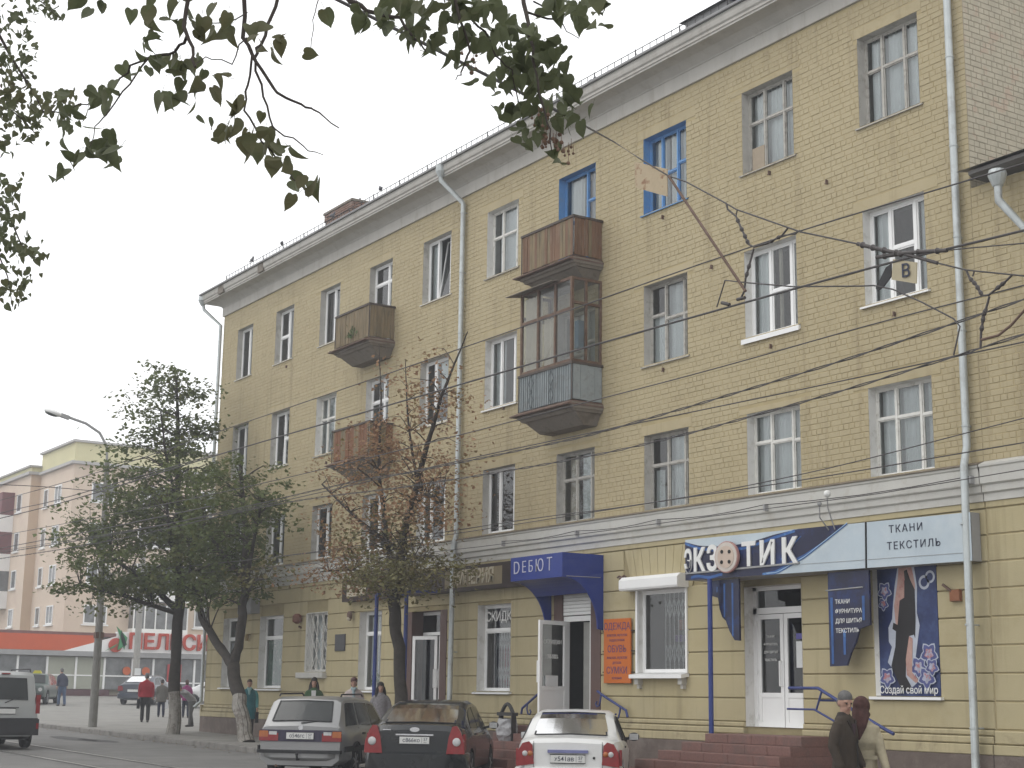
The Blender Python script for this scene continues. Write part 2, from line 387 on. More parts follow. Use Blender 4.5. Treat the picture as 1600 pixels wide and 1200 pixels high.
for b in single:
    o = link('brick', brick_mesh(b[1]-b[0], 'f', m_brick), wall_up); o.location = (b[0], FY+random.uniform(-.003,.003), b[2])
# end wall bricks (bare silicate)
eb = lay(FY+.01, FY+9, 9.6, 14.1, [], None)
neb = sorted([b for b in eb if b[3] and b[0] < FY+4.2], key=lambda b: b[0]**2+(b[2]-1.6)**2)[:125]; neb = set(neb)
g = MB(); h_ = MB()
for b in eb:
    if b in neb:
        o = link('brick', brick_mesh(b[1]-b[0], 'e', m_endbrick, 'y'), apt); o.location = (XR+random.uniform(-.003,.003), b[0], b[2]); continue
    q = MB().bbox(b[0], -DEP, b[2], b[1], .002, b[2]+BH, .006); h_.add([(XR-y, x, z) for (x, y, z) in q.v], q.f)
tag(h_.build('end_wall_bricks', m_endbrick, apt), kind='stuff')
for (a, b, z0, z1) in LINT:      # plastered lintels
    MB().bbox(a, FY-.007, z0, b, FY+.002, z1, .004).build('lintel', m_lintel, apt)

# ---- windows
CURT = {'net': m_curt, 'beige': m_curtb, 'dark': m_curtd}
def curtain(x0, x1, z0, z1, y, m, parent, amp=.035, wl=.13):
    n = max(4, int((x1-x0)/wl*6)); g = MB(); v = []
    ph = random.uniform(0, 6)
    for i in range(n+1):
        x = x0+(x1-x0)*i/n; yy = y+amp*math.sin(ph+2*math.pi*(x-x0)/wl)+.015*math.sin(ph*2+17*x)
        v += [(x, yy, z0), (x, yy, z1)]
    g.add(v, [(2*i, 2*i+2, 2*i+3, 2*i+1) for i in range(n)])
    return g.build('curtain', m, parent, smooth=True, fixn=False)
def room(x0, x1, z0, z1, y0, y1, parent, m=None):
    g = MB(); a, b = x0-.3, x1+.3; c, d = z0-.4, z1+.3
    g.quad((a,y1,c),(b,y1,c),(b,y1,d),(a,y1,d)); g.quad((a,y0,c),(b,y0,c),(b,y1,c),(a,y1,c)); g.quad((a,y0,d),(b,y0,d),(b,y1,d),(a,y1,d))
    g.quad((a,y0,c),(a,y1,c),(a,y1,d),(a,y0,d)); g.quad((b,y0,c),(b,y1,c),(b,y1,d),(b,y0,d))
    return g.build('room', m or m_room, parent, fixn=False)
def window(x0, x1, z0, z1, style, fm, rm, sill=None, curt=(), parent=apt, Y=FY, depth=.17, name='window', split=None, tr=None, tilt=None, roomd=.9, gl=None, trm=None):
    """opening with reveals, frame with lights, panes, curtains and a dark room behind"""
    old = fm in (m_oldwhite, m_oldgrey, m_blue); yf = Y+depth; t = .04 if old else .05; hm_ = .024 if old else .032; ht_ = .018 if old else .026; g = MB()
    g.box(x0, yf, z0, x0+t, yf+.06, z1); g.box(x1-t, yf, z0, x1, yf+.06, z1)
    g.box(x0+t, yf, z0, x1-t, yf+.06, z0+t); g.box(x0+t, yf, z1-t, x1-t, yf+.06, z1)
    split = split if split is not None else {'2': (.5,), '3': (.3, .68), '1': ()}[style]
    xs_ = [x0+t] + [x0+(x1-x0)*s for s in split] + [x1-t]; lights = []
    for i, s in enumerate(split): xc = x0+(x1-x0)*s; g.box(xc-hm_, yf-.008, z0+t, xc+hm_, yf+.055, z1-t)
    for i in range(len(xs_)-1):
        a = xs_[i]+(hm_ if i else 0); b = xs_[i+1]-(hm_ if i < len(xs_)-2 else 0)
        ht = (tr[i] if isinstance(tr, (list, tuple)) else tr) if tr else None
        zz = [z0+t, z1-t]
        if ht: zc = z0+(z1-z0)*ht; g.box(a, yf-.004, zc-ht_, b, yf+.05, zc+ht_); zz = [z0+t, zc-ht_, zc+ht_, z1-t]
        for k in range(0, len(zz), 2): lights.append((a, b, zz[k], zz[k+1], i))
    w = g.build(name, fm, parent)
    for (a, b, c, d, i) in lights:
        sg_ = MB(); q = .020 if old else .028; yy = yf+.012
        if tilt == i:     # sash tipped into the room at its top
            ty = lambda z: yy+(z-c)*.14
            for (p, r_, s_, u_) in ((a, a+q, c, d), (b-q, b, c, d), (a+q, b-q, c, c+q), (a+q, b-q, d-q, d)):
                sg_.add([(p,ty(s_),s_),(r_,ty(s_),s_),(r_,ty(s_)+.04,s_),(p,ty(s_)+.04,s_),(p,ty(u_),u_),(r_,ty(u_),u_),(r_,ty(u_)+.04,u_),(p,ty(u_)+.04,u_)],
                        [(3,2,1,0),(4,5,6,7),(0,1,5,4),(1,2,6,5),(2,3,7,6),(3,0,4,7)])
            sg_.build('sash', fm, w)
            MB().quad((a+q, ty(c)+.02, c+q), (b-q, ty(c)+.02, c+q), (b-q, ty(d)+.02, d-q), (a+q, ty(d)+.02, d-q)).build('pane', gl or m_glass, w, fixn=False)
            continue
        sg_.box(a, yy, c, a+q, yy+.035, d); sg_.box(b-q, yy, c, b, yy+.035, d); sg_.box(a+q, yy, c, b-q, yy+.035, c+q); sg_.box(a+q, yy, d-q, b-q, yy+.035, d)
        sg_.build('sash', fm, w)
        e = random.uniform(-.004, .004)
        MB().quad((a+q, yy+.018, c+q), (b-q, yy+.018+e, c+q), (b-q, yy+.018+e, d-q), (a+q, yy+.018, d-q)).build('pane', gl or m_glass, w, fixn=False)
    rv = MB(); e = .003
    rv.quad((x0+e, Y-.006, z0), (x0+e, yf, z0), (x0+e, yf, z1), (x0+e, Y-.006, z1)); rv.quad((x1-e, Y-.006, z0), (x1-e, yf, z0), (x1-e, yf, z1), (x1-e, Y-.006, z1))
    rv.quad((x0, Y-.006, z1-e), (x1, Y-.006, z1-e), (x1, yf, z1-e), (x0, yf, z1-e)); rv.quad((x0, Y, z0+e), (x1, Y, z0+e), (x1, yf, z0+e), (x0, yf, z0+e))
    for q in ((x0, x0+.002), (x1-.002, x1)): pass
    rv.quad((x0, yf+.06, z0-.1), (x0, yf+.2, z0-.1), (x0, yf+.2, z1+.1), (x0, yf+.06, z1+.1)); rv.quad((x1, yf+.06, z0-.1), (x1, yf+.2, z0-.1), (x1, yf+.2, z1+.1), (x1, yf+.06, z1+.1))
    rv.build('reveal', rm, w, fixn=False)
    if sill:
        sm, so, sh = sill
        s_ = MB(); s_.add([(x0-.07, Y-so, z0-.035), (x1+.07, Y-so, z0-.035), (x1+.07, yf, z0+.012), (x0-.07, yf, z0+.012), (x0-.07, Y-so, z0-.035-sh), (x1+.07, Y-so, z0-.035-sh), (x1+.07, Y-.002, z0-.035-sh*.6), (x0-.07, Y-.002, z0-.035-sh*.6), (x0-.07, Y-.002, z0), (x1+.07, Y-.002, z0)],
                          [(0,1,2,3),(0,4,5,1),(4,7,6,5),(0,3,8),(0,8,7,4),(1,9,2),(1,5,6,9)]); s_.build('sill', sm, w)
    for (u0, u1, v0, v1, k) in curt:
        curtain(x0+(x1-x0)*u0, x0+(x1-x0)*u1, z0+(z1-z0)*v0, z0+(z1-z0)*v1, yf+.13+.05*random.random(), CURT[k], w)
    room(x0, x1, z0, z1, yf+.2, yf+.2+roomd, w)
    return w
PV = (m_pvc, .05, .012); OW = (m_oldgrey, .05, .02); ZS = (m_zinc, .05, .012)
netL = (.02, .98, 0, 1, 'net')
def W_(r, c, *a, **k):
    x0, x1 = COLS[c]; z0, z1 = ROWS[r]
    if c in (3, 6) and r in (3, 4): z0 -= .75
    return window(x0, x1, z0, z1, *a, **k)
random.seed(21)
# top row
W_(4,0,'2',m_pvc,m_reveal,PV,[(.55,1,0,1,'net')]); W_(4,1,'2',m_pvc,m_reveal,PV,[(.5,1,0,1,'net')],tr=(.5,None)); W_(4,2,'2',m_pvc,m_reveal,PV,[(.5,1,0,1,'net'),(0,.2,0,1,'dark')])
W_(4,3,'2',m_pvc,m_reveal,None,[(.6,1,.2,1,'net')],tr=.78,split=(.62,)); W_(4,4,'3',m_pvc,m_reveal,PV,[(0,.25,0,1,'net'),(.7,1,0,1,'net')],split=(.36,.80),tilt=1)
W_(4,5,'3',m_oldwhite,m_revealw,OW,[(.3,.98,0,.98,'net'),(.1,.5,0,1,'net'),(.55,.9,0,1,'net')],split=(.33,.78),tr=(.6,.6,.6))
W_(4,6,'2',m_blue,m_blue,None,[(.05,.4,.3,1,'net'),(.6,1,.2,1,'net')],tr=(.55,.7),split=(.62,)); W_(4,7,'3',m_blue,m_blue,(m_blue,.05,.02),[(0,.35,0,1,'net'),(.4,.95,0,1,'net')],split=(.3,.66),tr=(None,.48,.55))
W_(4,8,'3',m_oldgrey,m_reveal,OW,[(.02,.98,0,.98,'net'),(.05,.4,0,1,'net'),(.42,.95,0,1,'net')],split=(.32,.70),tr=(.62,.62,.62))
W_(4,9,'3',m_oldgrey,m_reveal,OW,[(.25,.98,0,.98,'net'),(.05,.2,0,1,'net'),(.3,.48,0,1,'net'),(.72,.95,0,1,'net')],split=(.30,.67),tr=(.62,.62,.62))
# third floor
W_(3,0,'2',m_pvc,m_reveal,PV,[(.5,1,0,1,'net')]); W_(3,1,'2',m_pvc,m_reveal,PV,[(.5,1,0,1,'net')],tr=(None,.5)); W_(3,2,'3',m_oldwhite,m_revealw,OW,[netL],split=(.34,.7),tr=.62)
W_(3,3,'2',m_pvc,m_revealw,None,[(.6,1,.2,1,'net')],tr=.75,split=(.58,)); W_(3,4,'3',m_pvc,m_reveal,PV,[(.4,.75,.5,1,'net'),(.82,1,0,1,'net')],split=(.36,.82))
W_(3,5,'3',m_pvc,m_revealw,(m_pvc,.06,.03),[(.02,.3,0,1,'net'),(.72,1,0,1,'net')],split=(.34,.76)); W_(3,6,'2',m_oldwhite,m_reveal,None,[(.1,.9,.3,1,'net')],tr=(.6,.7),split=(.6,))
W_(3,7,'3',m_oldgrey,m_reveal,OW,[(.02,.98,0,.62,'net'),(.3,.6,0,1,'net'),(.65,.98,0,1,'net'),(.0,.28,0,.6,'net')],split=(.36,.78),tr=(.62,.55,.55)); 
W_(3,8,'3',m_pvc,m_revealw,(m_pvc,.06,.09),[(0,.36,0,1,'net'),(.72,1,0,1,'net'),(.42,.5,0,1,'beige')],split=(.38,.78),tr=(None,.48,None))
W_(3,9,'3',m_pvc,m_revealw,(m_pvc,.07,.03),[(.02,.3,0,1,'net'),(.72,1,0,1,'net')],split=(.34,.74),tr=(None,.55,None))
# second floor
W_(2,0,'2',m_pvc,m_reveal,PV,[(.5,1,0,1,'net')]); W_(2,1,'2',m_pvc,m_reveal,PV,[(.5,1,0,1,'net')]); W_(2,2,'2',m_pvc,m_reveal,PV,[(.6,1,0,1,'net')]); W_(2,3,'2',m_pvc,m_reveal,PV,[(.6,1,0,1,'net')])
W_(2,4,'3',m_pvc,m_revealw,PV,[(.78,1,0,1,'dark')],split=(.3,.78)); W_(2,5,'3',m_pvc,m_reveal,PV,[(0,.35,0,1,'dark')],split=(.36,.8))
W_(2,6,'3',m_oldgrey,m_reveal,None,[(.4,.75,0,1,'net'),(.8,1,0,1,'net'),(.05,.3,0,1,'beige')],split=(.38,.76),tr=(.62,.62,.62)); W_(2,7,'3',m_oldgrey,m_reveal,None,[(.35,.98,0,.98,'net'),(.3,.62,0,.6,'net'),(.7,1,0,1,'net'),(0,.2,0,.55,'net')],split=(.4,.78),tr=(.6,.6,.6))
W_(2,8,'3',m_oldwhite,m_revealw,None,[(.02,.75,0,.98,'net'),(.3,.62,0,1,'net'),(.75,1,0,1,'net'),(.0,.26,0,1,'net')],split=(.34,.74),tr=(.64,.62,.6))
W_(2,9,'3',m_oldwhite,m_revealw,None,[(.02,.98,0,.98,'net'),(.1,.3,0,1,'net'),(.36,.62,0,1,'net'),(.72,1,0,1,'net')],split=(.33,.72),tr=(.65,.64,.62))
# plywood patch low in one old window
MB().box(-21.36, FY+.15, 11.57, -21.02, FY+.168, 12.05).build('plywood_patch', mat('plywood', (.34,.28,.21), .85, .1, 6), apt)
# rusty little vent hooks and stubs under the sills
for (x, z) in ((-23.92,11.31),(-23.93,8.1),(-20.7,11.35),(-20.75,8.0),(-29.9,8.2),(-39.2,11.2),(-39.2,8.0),(-42.2,11.3),(-17.7,8.0),(-22.4,9.9),(-27.9,9.95),(-19.2,10.75)):
    MB().box(x-.012, FY-.06, z-.04, x+.012, FY, z+.04).box(x-.022, FY-.07, z-.045, x+.022, FY-.06, z-.03).build('wall_hook', m_rust, apt)
# ---- belt course, cornice, roof (profiles swept along the wall and round the corners)
def sweep(prof, name, m, parent, x0=XL, x1=XR, left=True, right=False, ret=3.0, smooth=False):
    """prof: (outward, z). Runs along the front and returns down the left side."""
    g = MB(); path = []
    def ring(px, py, dx, dy): return [(px+dx*o, py+dy*o, z) for (o, z) in prof]
    rings = []
    if left: rings.append(ring(x0, FY+ret, -1, 0)); rings.append(ring(x0, FY, -1, -1))
    else: rings.append(ring(x0, FY, 0, -1))
    n = 24
    for i in range(1, n): rings.append(ring(x0+(x1-x0)*i/n, FY, 0, -1))
    if right: rings.append(ring(x1, FY, 1, -1)); rings.append(ring(x1, FY+ret, 1, 0))
    else: rings.append(ring(x1, FY, 0, -1))
    k = len(prof); v = [p for r in rings for p in r]
    f = [(i*k+j, (i+1)*k+j, (i+1)*k+j+1, i*k+j+1) for i in range(len(rings)-1) for j in range(k-1)]
    f += [tuple(range(k)), tuple((len(rings)-1)*k+j for j in range(k-1, -1, -1))]
    g.add(v, f); return g.build(name, m, parent, smooth=smooth)
belt = sweep([(0,4.66),(.05,4.66),(.05,4.775),(.075,4.785),(.09,4.80),(.09,4.90),(.12,4.915),(.13,4.93),(.13,5.17),(.15,5.19),(.15,5.225)], 'belt_course', m_white, apt)
sweep([(0,5.226),(.17,5.226),(.175,5.24),(.0,5.29)], 'belt_flashing', mat('dirty_flashing', (.20,.17,.13), .8, .2, 4, .3, 40), apt)
sweep([(0,13.90),(.05,13.90),(.055,13.91),(.055,14.20)], 'frieze', m_cornice, apt)
sweep([(0,14.20),(.075,14.20),(.08,14.225),(.12,14.25),(.20,14.30),(.28,14.34),(.40,14.36),(.55,14.37),(.55,14.41),(.575,14.42),(.575,14.47),(.61,14.50),(.625,14.56),(.625,14.66),(.0,14.68)], 'cornice', m_cornice, apt, right=True, ret=1.5)
sweep([(0,14.681),(.69,14.66),(.69,14.70),(.66,14.73),(.0,14.93),(-1.5,15.35)], 'gutter_edge', m_roof, apt, right=True, ret=6)
# dark stained stretches in the cornice where plaster has gone (left end)
for (a, b) in ((-46.55,-46.1), (-43.35,-42.95)):
    MB().box(a, FY-.632, 14.40, b, FY-.55, 14.665).build('bare_cornice_patch', m_slab, apt)
roof = MB(); 
roof.add([(XL-.6, FY-.1, 14.95), (XR+.3, FY-.1, 14.95), (XR+.3, FY+6, 16.4), (XL-.6+3, FY+6, 16.4), (XR+.3, FY+12.6, 14.8), (XL-.6, FY+12.6, 14.8)], [(0,1,2,3),(3,2,4,5),(0,3,5)])
roof = roof.build('roof', m_roof, apt, fixn=False)
m_chimb = mat('chimney_brick', (.20,.12,.09), .9, .25, 9, .6, 40, col2=(.28,.24,.2,.5), f2=(.52,.6), s2=3)
def chimney(x0, x1, y0, y1, z0, z1, m, cap=True):
    g = MB(); z = z0; i = 0; random.seed(int(x0*10) % 97)
    while z < z1-.07:
        off = .0 if i % 2 else .13; x = x0-off
        o = .03 if z > z1-.3 else 0
        while x < x1:
            a, b = max(x, x0), min(x+.25, x1)
            if b-a > .04: g.bbox(a-o, y0-o+random.uniform(0,.006), z, b-.012+o, y0+.05, z+.068, .005)
            x += .26
        y = y0+.06
        while y < y1: g.box(x1-.05, y, z, x1+o+random.uniform(0,.006), min(y+.25, y1)-.012, z+.068); y += .26
        z += .08; i += 1
    c = MB().box(x0+.01, y0+.012, z0, x1-.012, y1, z1-.03).build('chimney', mat('chimney_mortar', (.25,.22,.19), .9, .2, 5), apt)
    tag(g.build('chimney_bricks', m, c), kind='stuff')
    if cap: MB().box(x0-.06, y0-.06, z1-.01, x1+.06, y1+.05, z1+.06).build('cap', m_slab, c)
    return c
chimney(-43.5, -41.6, 20.8, 21.6, 14.9, 16.75, m_chimb)
chimney(-36.3, -35.4, 22.0, 22.6, 15.4, 16.15, m_chimb)
MB().box(-23.9, 19.7, 14.9, -22.5, 20.6, 15.75).add([(-24,19.6,15.75),(-22.4,19.6,15.75),(-22.4,20.7,15.75),(-24,20.7,15.75),(-24,20.15,16.1),(-22.4,20.15,16.1)],[(0,1,5,4),(3,4,5,2),(0,4,3),(1,2,5)]).build('dormer', m_roof, apt)
# roof railing: thin posts with two rails
rr = MB(); rr.tube([(-47.3, FY-.05, 15.28), (-16.4, FY-.05, 15.28)], .009, 5).tube([(-47.3, FY-.05, 15.08), (-16.4, FY-.05, 15.08)], .006, 5)
rr = rr.build('roof_railing', m_black, apt)
pm = MB().tube([(0,0,-.06),(0,0,.37)], .008, 5).mesh('post', m_black)
pb = MB().tube([(0,0,-.06),(0,0,.38)], .014, 5).tube([(0,.5,0),(0,0,.3)], .009, 4).mesh('post', m_black)
for i in range(124):
    x = -47.3+i*.25; o = link('post', pb if i % 6 == 0 else pm, rr); o.location = (x, FY-.05, 14.92+random.uniform(-.006,.006)); o.rotation_euler = (0, random.uniform(-.03,.03), 0)

# ---- ground floor: banded blocks between the openings
random.seed(5)
LEV = [1.20,1.62,2.04,2.46,2.89,3.32,3.73,4.14,4.55]
VS = [o for o in GO if o[4] in 'H']
def bands():
    for a, b in zip(LEV, LEV[1:]):
        cuts = []
        for o in GO:
            if o[2] < b-.02 and o[3] > a+.02: cuts.append((o[0], o[1]))
            elif o[4] in 'HFCJ' and a >= 3.6 and b <= 4.6 and o[4] == 'H': cuts.append((-25.28, -22.78))
        x = XL
        for c in sorted(cuts)+[(XR, XR)]:
            if c[0]-x > .1:
                n = max(1, round((c[0]-x)/4.5)); w = (c[0]-x)/n
                for i in range(n): yield (x+i*w+(.0 if i == 0 else .004), x+(i+1)*w, a, b)
            x = max(x, c[1])
for (a, b, c, d) in bands():
    dd = d
    # blocks whose top runs past an opening head are trimmed to it
    MB().bbox(a, FY-.018, c+.010, b, FY+.02, dd-.010, .012).build('block', m_block, wall_gr)
h0, h1 = -24.97, -23.09      # flat arch of voussoirs over the shuttered window
for i in range(9):
    u0, u1 = i/9, (i+1)/9; wt = (h1-h0)*.0
    xb0, xb1 = h0+(h1-h0)*u0, h0+(h1-h0)*u1; c = (h0+h1)/2; xt0, xt1 = c+(xb0-c)*1.28, c+(xb1-c)*1.28
    MB().prism([(xb0+.006, FY-.018, 3.72), (xb1-.006, FY-.018, 3.72), (xt1-.006, FY-.018, 4.54), (xt0+.006, FY-.018, 4.54)], (0, .04, 0)).build('voussoir', m_block, wall_gr)
MB().bbox(XL, FY-.03, 4.56, XR, FY+.02, 4.66, .008).build('band_course', m_block, wall_gr)
# base moulding and dark plinth, interrupted at the doors
def runs(z):
    x = XL
    for o in [o for o in GO if o[2] < z] : yield (x, o[0]); x = o[1]
    yield (x, XR)
for (a, b) in runs(1.19):
    MB().bbox(a, FY-.05, 1.11, b, FY+.02, 1.196, .02).bbox(a, FY-.075, .99, b, FY+.02, 1.10, .02).bbox(a, FY-.10, .83, b, FY+.02, .98, .012).build('base_moulding', m_base, wall_gr)
for i in range(14):
    a = XL+(XR-XL)*i/14; b = XL+(XR-XL)*(i+1)/14
    MB().bbox(a, FY-.09-random.uniform(0,.01), -.3, b, FY+.02, .826, .01).build('plinth', m_plinth, wall_gr)
g = MB().box(XL-.10, FY-.1, .83, XL, FY+3, 1.19).build('base_return', m_base, wall_gr)
MB().box(XL-.09, FY-.09, -.3, XL, FY+3, .826).build('plinth', m_plinth, wall_gr)

# ---- downpipes
def pipe(x, z0, z1, top=True, y=FY-.11, foot=True, jogs=()):
    g = MB(); pts = []
    if top: pts += [(x-.28, FY-.62, 14.62), (x-.28, FY-.62, 14.28), (x-.02, FY-.12, 13.72)]
    pts += [(x, y, z1)]
    for (za, zb, dy) in jogs: pts += [(x, y, za), (x+.03, y-dy, zb)]; y = y-dy
    pts += [(x, y, z0)]
    if foot: pts += [(x-.02, y-.20, z0-.16)]
    g.tube(pts, .062, 12); p = g.build('downpipe', m_zinc, apt, smooth=50)
    z = z0+.6
    while z < z1-.2:
        if not any(zb-.2 < z < za+.2 for (za, zb, dy) in jogs):
            yy = FY-.11 - sum(dy for (za, zb, dy) in jogs if z < za)
            MB().tube([(x, yy, z-.015), (x, yy, z+.015)], .069, 12).box(x-.012, yy+.05, z-.012, x+.012, FY, z+.012).build('clamp', m_zinc, p)
        z += 1.55
    if top: MB().lathe([(.13,.0),(.13,-.16),(.07,-.30)], (x-.28, FY-.62, 14.66), 12).build('rain_hopper', m_zinc, p)
    return p
pipe(-31.8, .45, 13.66, jogs=((5.35, 5.12, .09),))
pipe(-16.22, .62, 13.66, jogs=((5.55, 5.22, .12),))
# corner pipe at the far left end hangs from a hopper beyond the cornice
g = MB().tube([(XL-.62, FY-.55, 14.5), (XL-.62, FY-.5, 14.2), (XL-.05, FY-.1, 13.6), (XL-.03, FY-.1, 1.3), (XL-.1, FY-.3, 1.1)], .055, 10).build('downpipe', m_zinc, apt, smooth=50)
MB().lathe([(.15,.0),(.16,-.12),(.06,-.30)], (XL-.62, FY-.55, 14.62), 12).build('rain_hopper', m_zinc, g)

# ---- balconies
random.seed(17)
def balcony(x0, x1, z0, zr, dep, bm_, rail_m, boards=.095, glazed=False, plain=False):
    yf = FY-dep
    # parts: slab with flashing and console as the part, boards and rails as sub-parts
    g = MB(); g.box(x0-.05, yf-.04, z0-.14, x1+.05, FY, z0-.02)
    g.add([(x0,yf+.06,z0-.20),(x1,yf+.06,z0-.20),(x1,FY,z0-.20),(x0,FY,z0-.20),(x0-.03,yf+.0,z0-.141),(x1+.03,yf+.0,z0-.141),(x1+.03,FY,z0-.141),(x0-.03,FY,z0-.141)], [(3,2,1,0),(0,1,5,4),(1,2,6,5),(2,3,7,6),(3,0,4,7)])
    g.add([(x0+.18,yf+.42,z0-.44),(x1-.18,yf+.42,z0-.44),(x1-.18,FY,z0-.44),(x0+.18,FY,z0-.44),(x0+.05,yf+.10,z0-.201),(x1-.05,yf+.10,z0-.201),(x1-.05,FY,z0-.201),(x0+.05,FY,z0-.201)], [(3,2,1,0),(0,1,5,4),(1,2,6,5),(2,3,7,6),(3,0,4,7)])
    b = g.build('balcony', m_slab, apt)
    fl = MB(); e = .17      # sheet flashing, sloping out
    fl.add([(x0-e,yf-e,z0-.06),(x1+.06,yf-e,z0-.06),(x1+.06,FY,z0-.06),(x1,FY,z0+.03),(x1,yf,z0+.03),(x0,yf,z0+.03),(x0,FY,z0+.03),(x0-e,FY,z0-.06),(x0-e,yf-e,z0-.085),(x1+.06,yf-e,z0-.085),(x1+.06,FY,z0-.085),(x0-e,FY,z0-.085)],
           [(0,1,4,5),(1,2,3,4),(0,5,6,7),(8,9,1,0),(9,10,2,1),(8,0,7,11),(8,11,10,9)]); fl.build('flashing', m_rust, b)
    def boards_(pts0, pts1, n):
        for i in range(n):
            a = Vector(pts0).lerp(Vector(pts1), i/n); c = Vector(pts0).lerp(Vector(pts1), (i+1)/n)
            d = (c-a).normalized(); nn = Vector((d.y, -d.x, 0)); j = random.uniform(-.006, .006)
            w = (c-a).length
            s_ = MB().obox((a+c)/2+nn*(.012+j)+Vector((0,0,(zr-.05+z0+.04)/2-a.z+random.uniform(-.008,.008))), d, nn, (0,0,1), w/2-random.uniform(.002,.006), .010, (zr-.05-z0-.04)/2)
            s_.build('slat', bm_ if random.random() < .75 else (m_woodl if bm_ != m_greyboard else bm_), b)
    boards_((x0, yf, z0), (x1, yf, z0), max(6, int((x1-x0)/boards)))
    boards_((x1, yf, z0), (x1, FY-.03, z0), max(4, int(dep/boards)))
    boards_((x0, FY-.03, z0), (x0, yf, z0), max(4, int(dep/boards)))
    rl = MB().box(x0-.04, yf-.05, zr-.05, x1+.04, yf+.05, zr).box(x1-.05, yf+.05, zr-.05, x1+.04, FY, zr).box(x0-.04, yf+.05, zr-.05, x0+.05, FY, zr)
    rl.tube([(x0-.015,yf-.03,z0+.02),(x0-.015,yf-.03,zr)], .014, 6).tube([(x1+.02,yf-.035,z0+.02),(x1+.02,yf-.035,zr)], .014, 6)
    rl.build('handrail', rail_m, b)
    return b
m_railc = mat('dark_rail_paint', (.075,.06,.05), .7, .2, 5)
balcony(-28.03, -26.05, 10.86, 11.78, .76, m_wood, m_railc)
balcony(-37.38, -35.42, 10.84, 11.78, .75, m_woodl, m_railc)
m_woodr = mat('red_brown_board', (.17,.075,.035), .75, .2, 5, .3, 80, col2=(.12,.07,.04,.6), f2=(.5,.62), s2=7, streak=1.5)
balcony(-37.42, -35.33, 7.70, 8.60, .70, m_woodr, m_railc)
gb = balcony(-28.05, -26.04, 7.70, 8.55, .78, m_greyboard, m_railc, boards=.165)
# iron bars and lozenges on the glazed balcony's front
g = MB(); yb = FY-.78-.04
for i in range(25): x = -28.03+i*.082; g.tube([(x, yb, 7.72), (x, yb, 8.5)], .007, 4)
for xc in (-27.55, -26.78):
    for s in (-1, 1):
        for (za, zb) in ((7.74, 8.11), (8.11, 8.48)):
            g.tube([(xc+s*.0, yb-.012, za), (xc+s*.09, yb-.012, (za+zb)/2), (xc, yb-.012, zb)], .008, 4)
g.build('iron_bars', mat('bar_paint', (.10,.115,.12), .6, .15, 5), gb)
# timber glazing above it
m_frame = mat('brown_glazing_frame', (.125,.075,.05), .7, .2, 6, .2, 60, col2=(.2,.15,.1,.5), s2=6)
g = MB(); yg = FY-.77; zt = 10.42; zs = 8.56
for x in (-28.02, -27.36, -26.70, -26.09): g.box(x-.03, yg-.03, zs, x+.03, yg+.03, zt)
for z in (zs+.03, 9.72, zt-.03): g.box(-28.02, yg-.022, z-.03, -26.09, yg+.022, z+.03)
for (y,) in ((yg+.36,), (yg+.74,)): g.box(-26.12, y-.025, zs, -26.06, y+.025, zt); g.box(-28.05, y-.025, zs, -27.99, y+.025, zt)
for z in (zs+.03, 9.86, zt-.03): g.box(-26.115, yg, z-.03, -26.065, FY, z+.03); g.box(-28.045, yg, z-.03, -27.995, FY, z+.03)
gf = g.build('glazing_frame', m_frame, gb)
m_glb = glass('balcony_glass', tint=(.85,.88,.86), solid=.12, body=(.5,.5,.47))
for (a, b) in ((-27.99,-27.39), (-27.33,-26.73), (-26.67,-26.12)):
    for (c, d) in ((zs+.06, 9.69), (9.75, zt-.06)): MB().quad((a,yg,c),(b,yg,c),(b,yg,d),(a,yg,d)).build('pane', m_glb, gb, fixn=False)
for (a, b) in ((yg+.03, yg+.335), (yg+.385, yg+.715)):
    for (c, d) in ((zs+.06, 9.83), (9.89, zt-.06)):
        MB().quad((-26.09,a,c),(-26.09,b,c),(-26.09,b,d),(-26.09,a,d)).build('pane', m_glb, gb, fixn=False)
        MB().quad((-28.02,a,c),(-28.02,b,c),(-28.02,b,d),(-28.02,a,d)).build('pane', m_glb, gb, fixn=False)
MB().add([(-28.35,yg-.25,10.37),(-26.5,yg-.25,10.37),(-26.5,FY-.1,10.52),(-28.35,FY-.1,10.52),(-28.35,yg-.25,10.385),(-26.5,yg-.25,10.385),(-26.5,FY-.1,10.535),(-28.35,FY-.1,10.535)],[(3,2,1,0),(4,5,6,7),(0,1,5,4),(1,2,6,5),(2,3,7,6),(3,0,4,7)]).build('canopy_sheet', m_slab, gb)
curtain(-28.0, -27.4, 8.6, 10.3, yg+.1, m_curtb, gb); curtain(-27.3, -26.75, 8.6, 9.7, yg+.12, m_curtb, gb)
MB().box(-26.3, FY-.55, 8.9, -26.16, FY-.4, 9.5).build('hanging_cloth', mat('blue_cloth', (.2,.3,.42), .9, .1), gb)
# weeds sprouting on the upper left balcony
g = MB(); random.seed(2)
for i in range(60):
    x, z = -36.35+random.gauss(0,.12), 10.95+abs(random.gauss(0,.14)); y = FY-.80-random.uniform(0,.06); s = .05
    g.add([(x,y,z),(x+random.uniform(-s,s),y-.03,z+s),(x+random.uniform(-s,s),y,z+s*1.6)],[(0,1,2)])
tag(g.build('balcony_weeds', mat('weed_green', (.07,.11,.035), .8, .3, 12), None, fixn=False), 'small green weeds sprouting through the upper left balcony boards', 'weeds', kind='stuff')
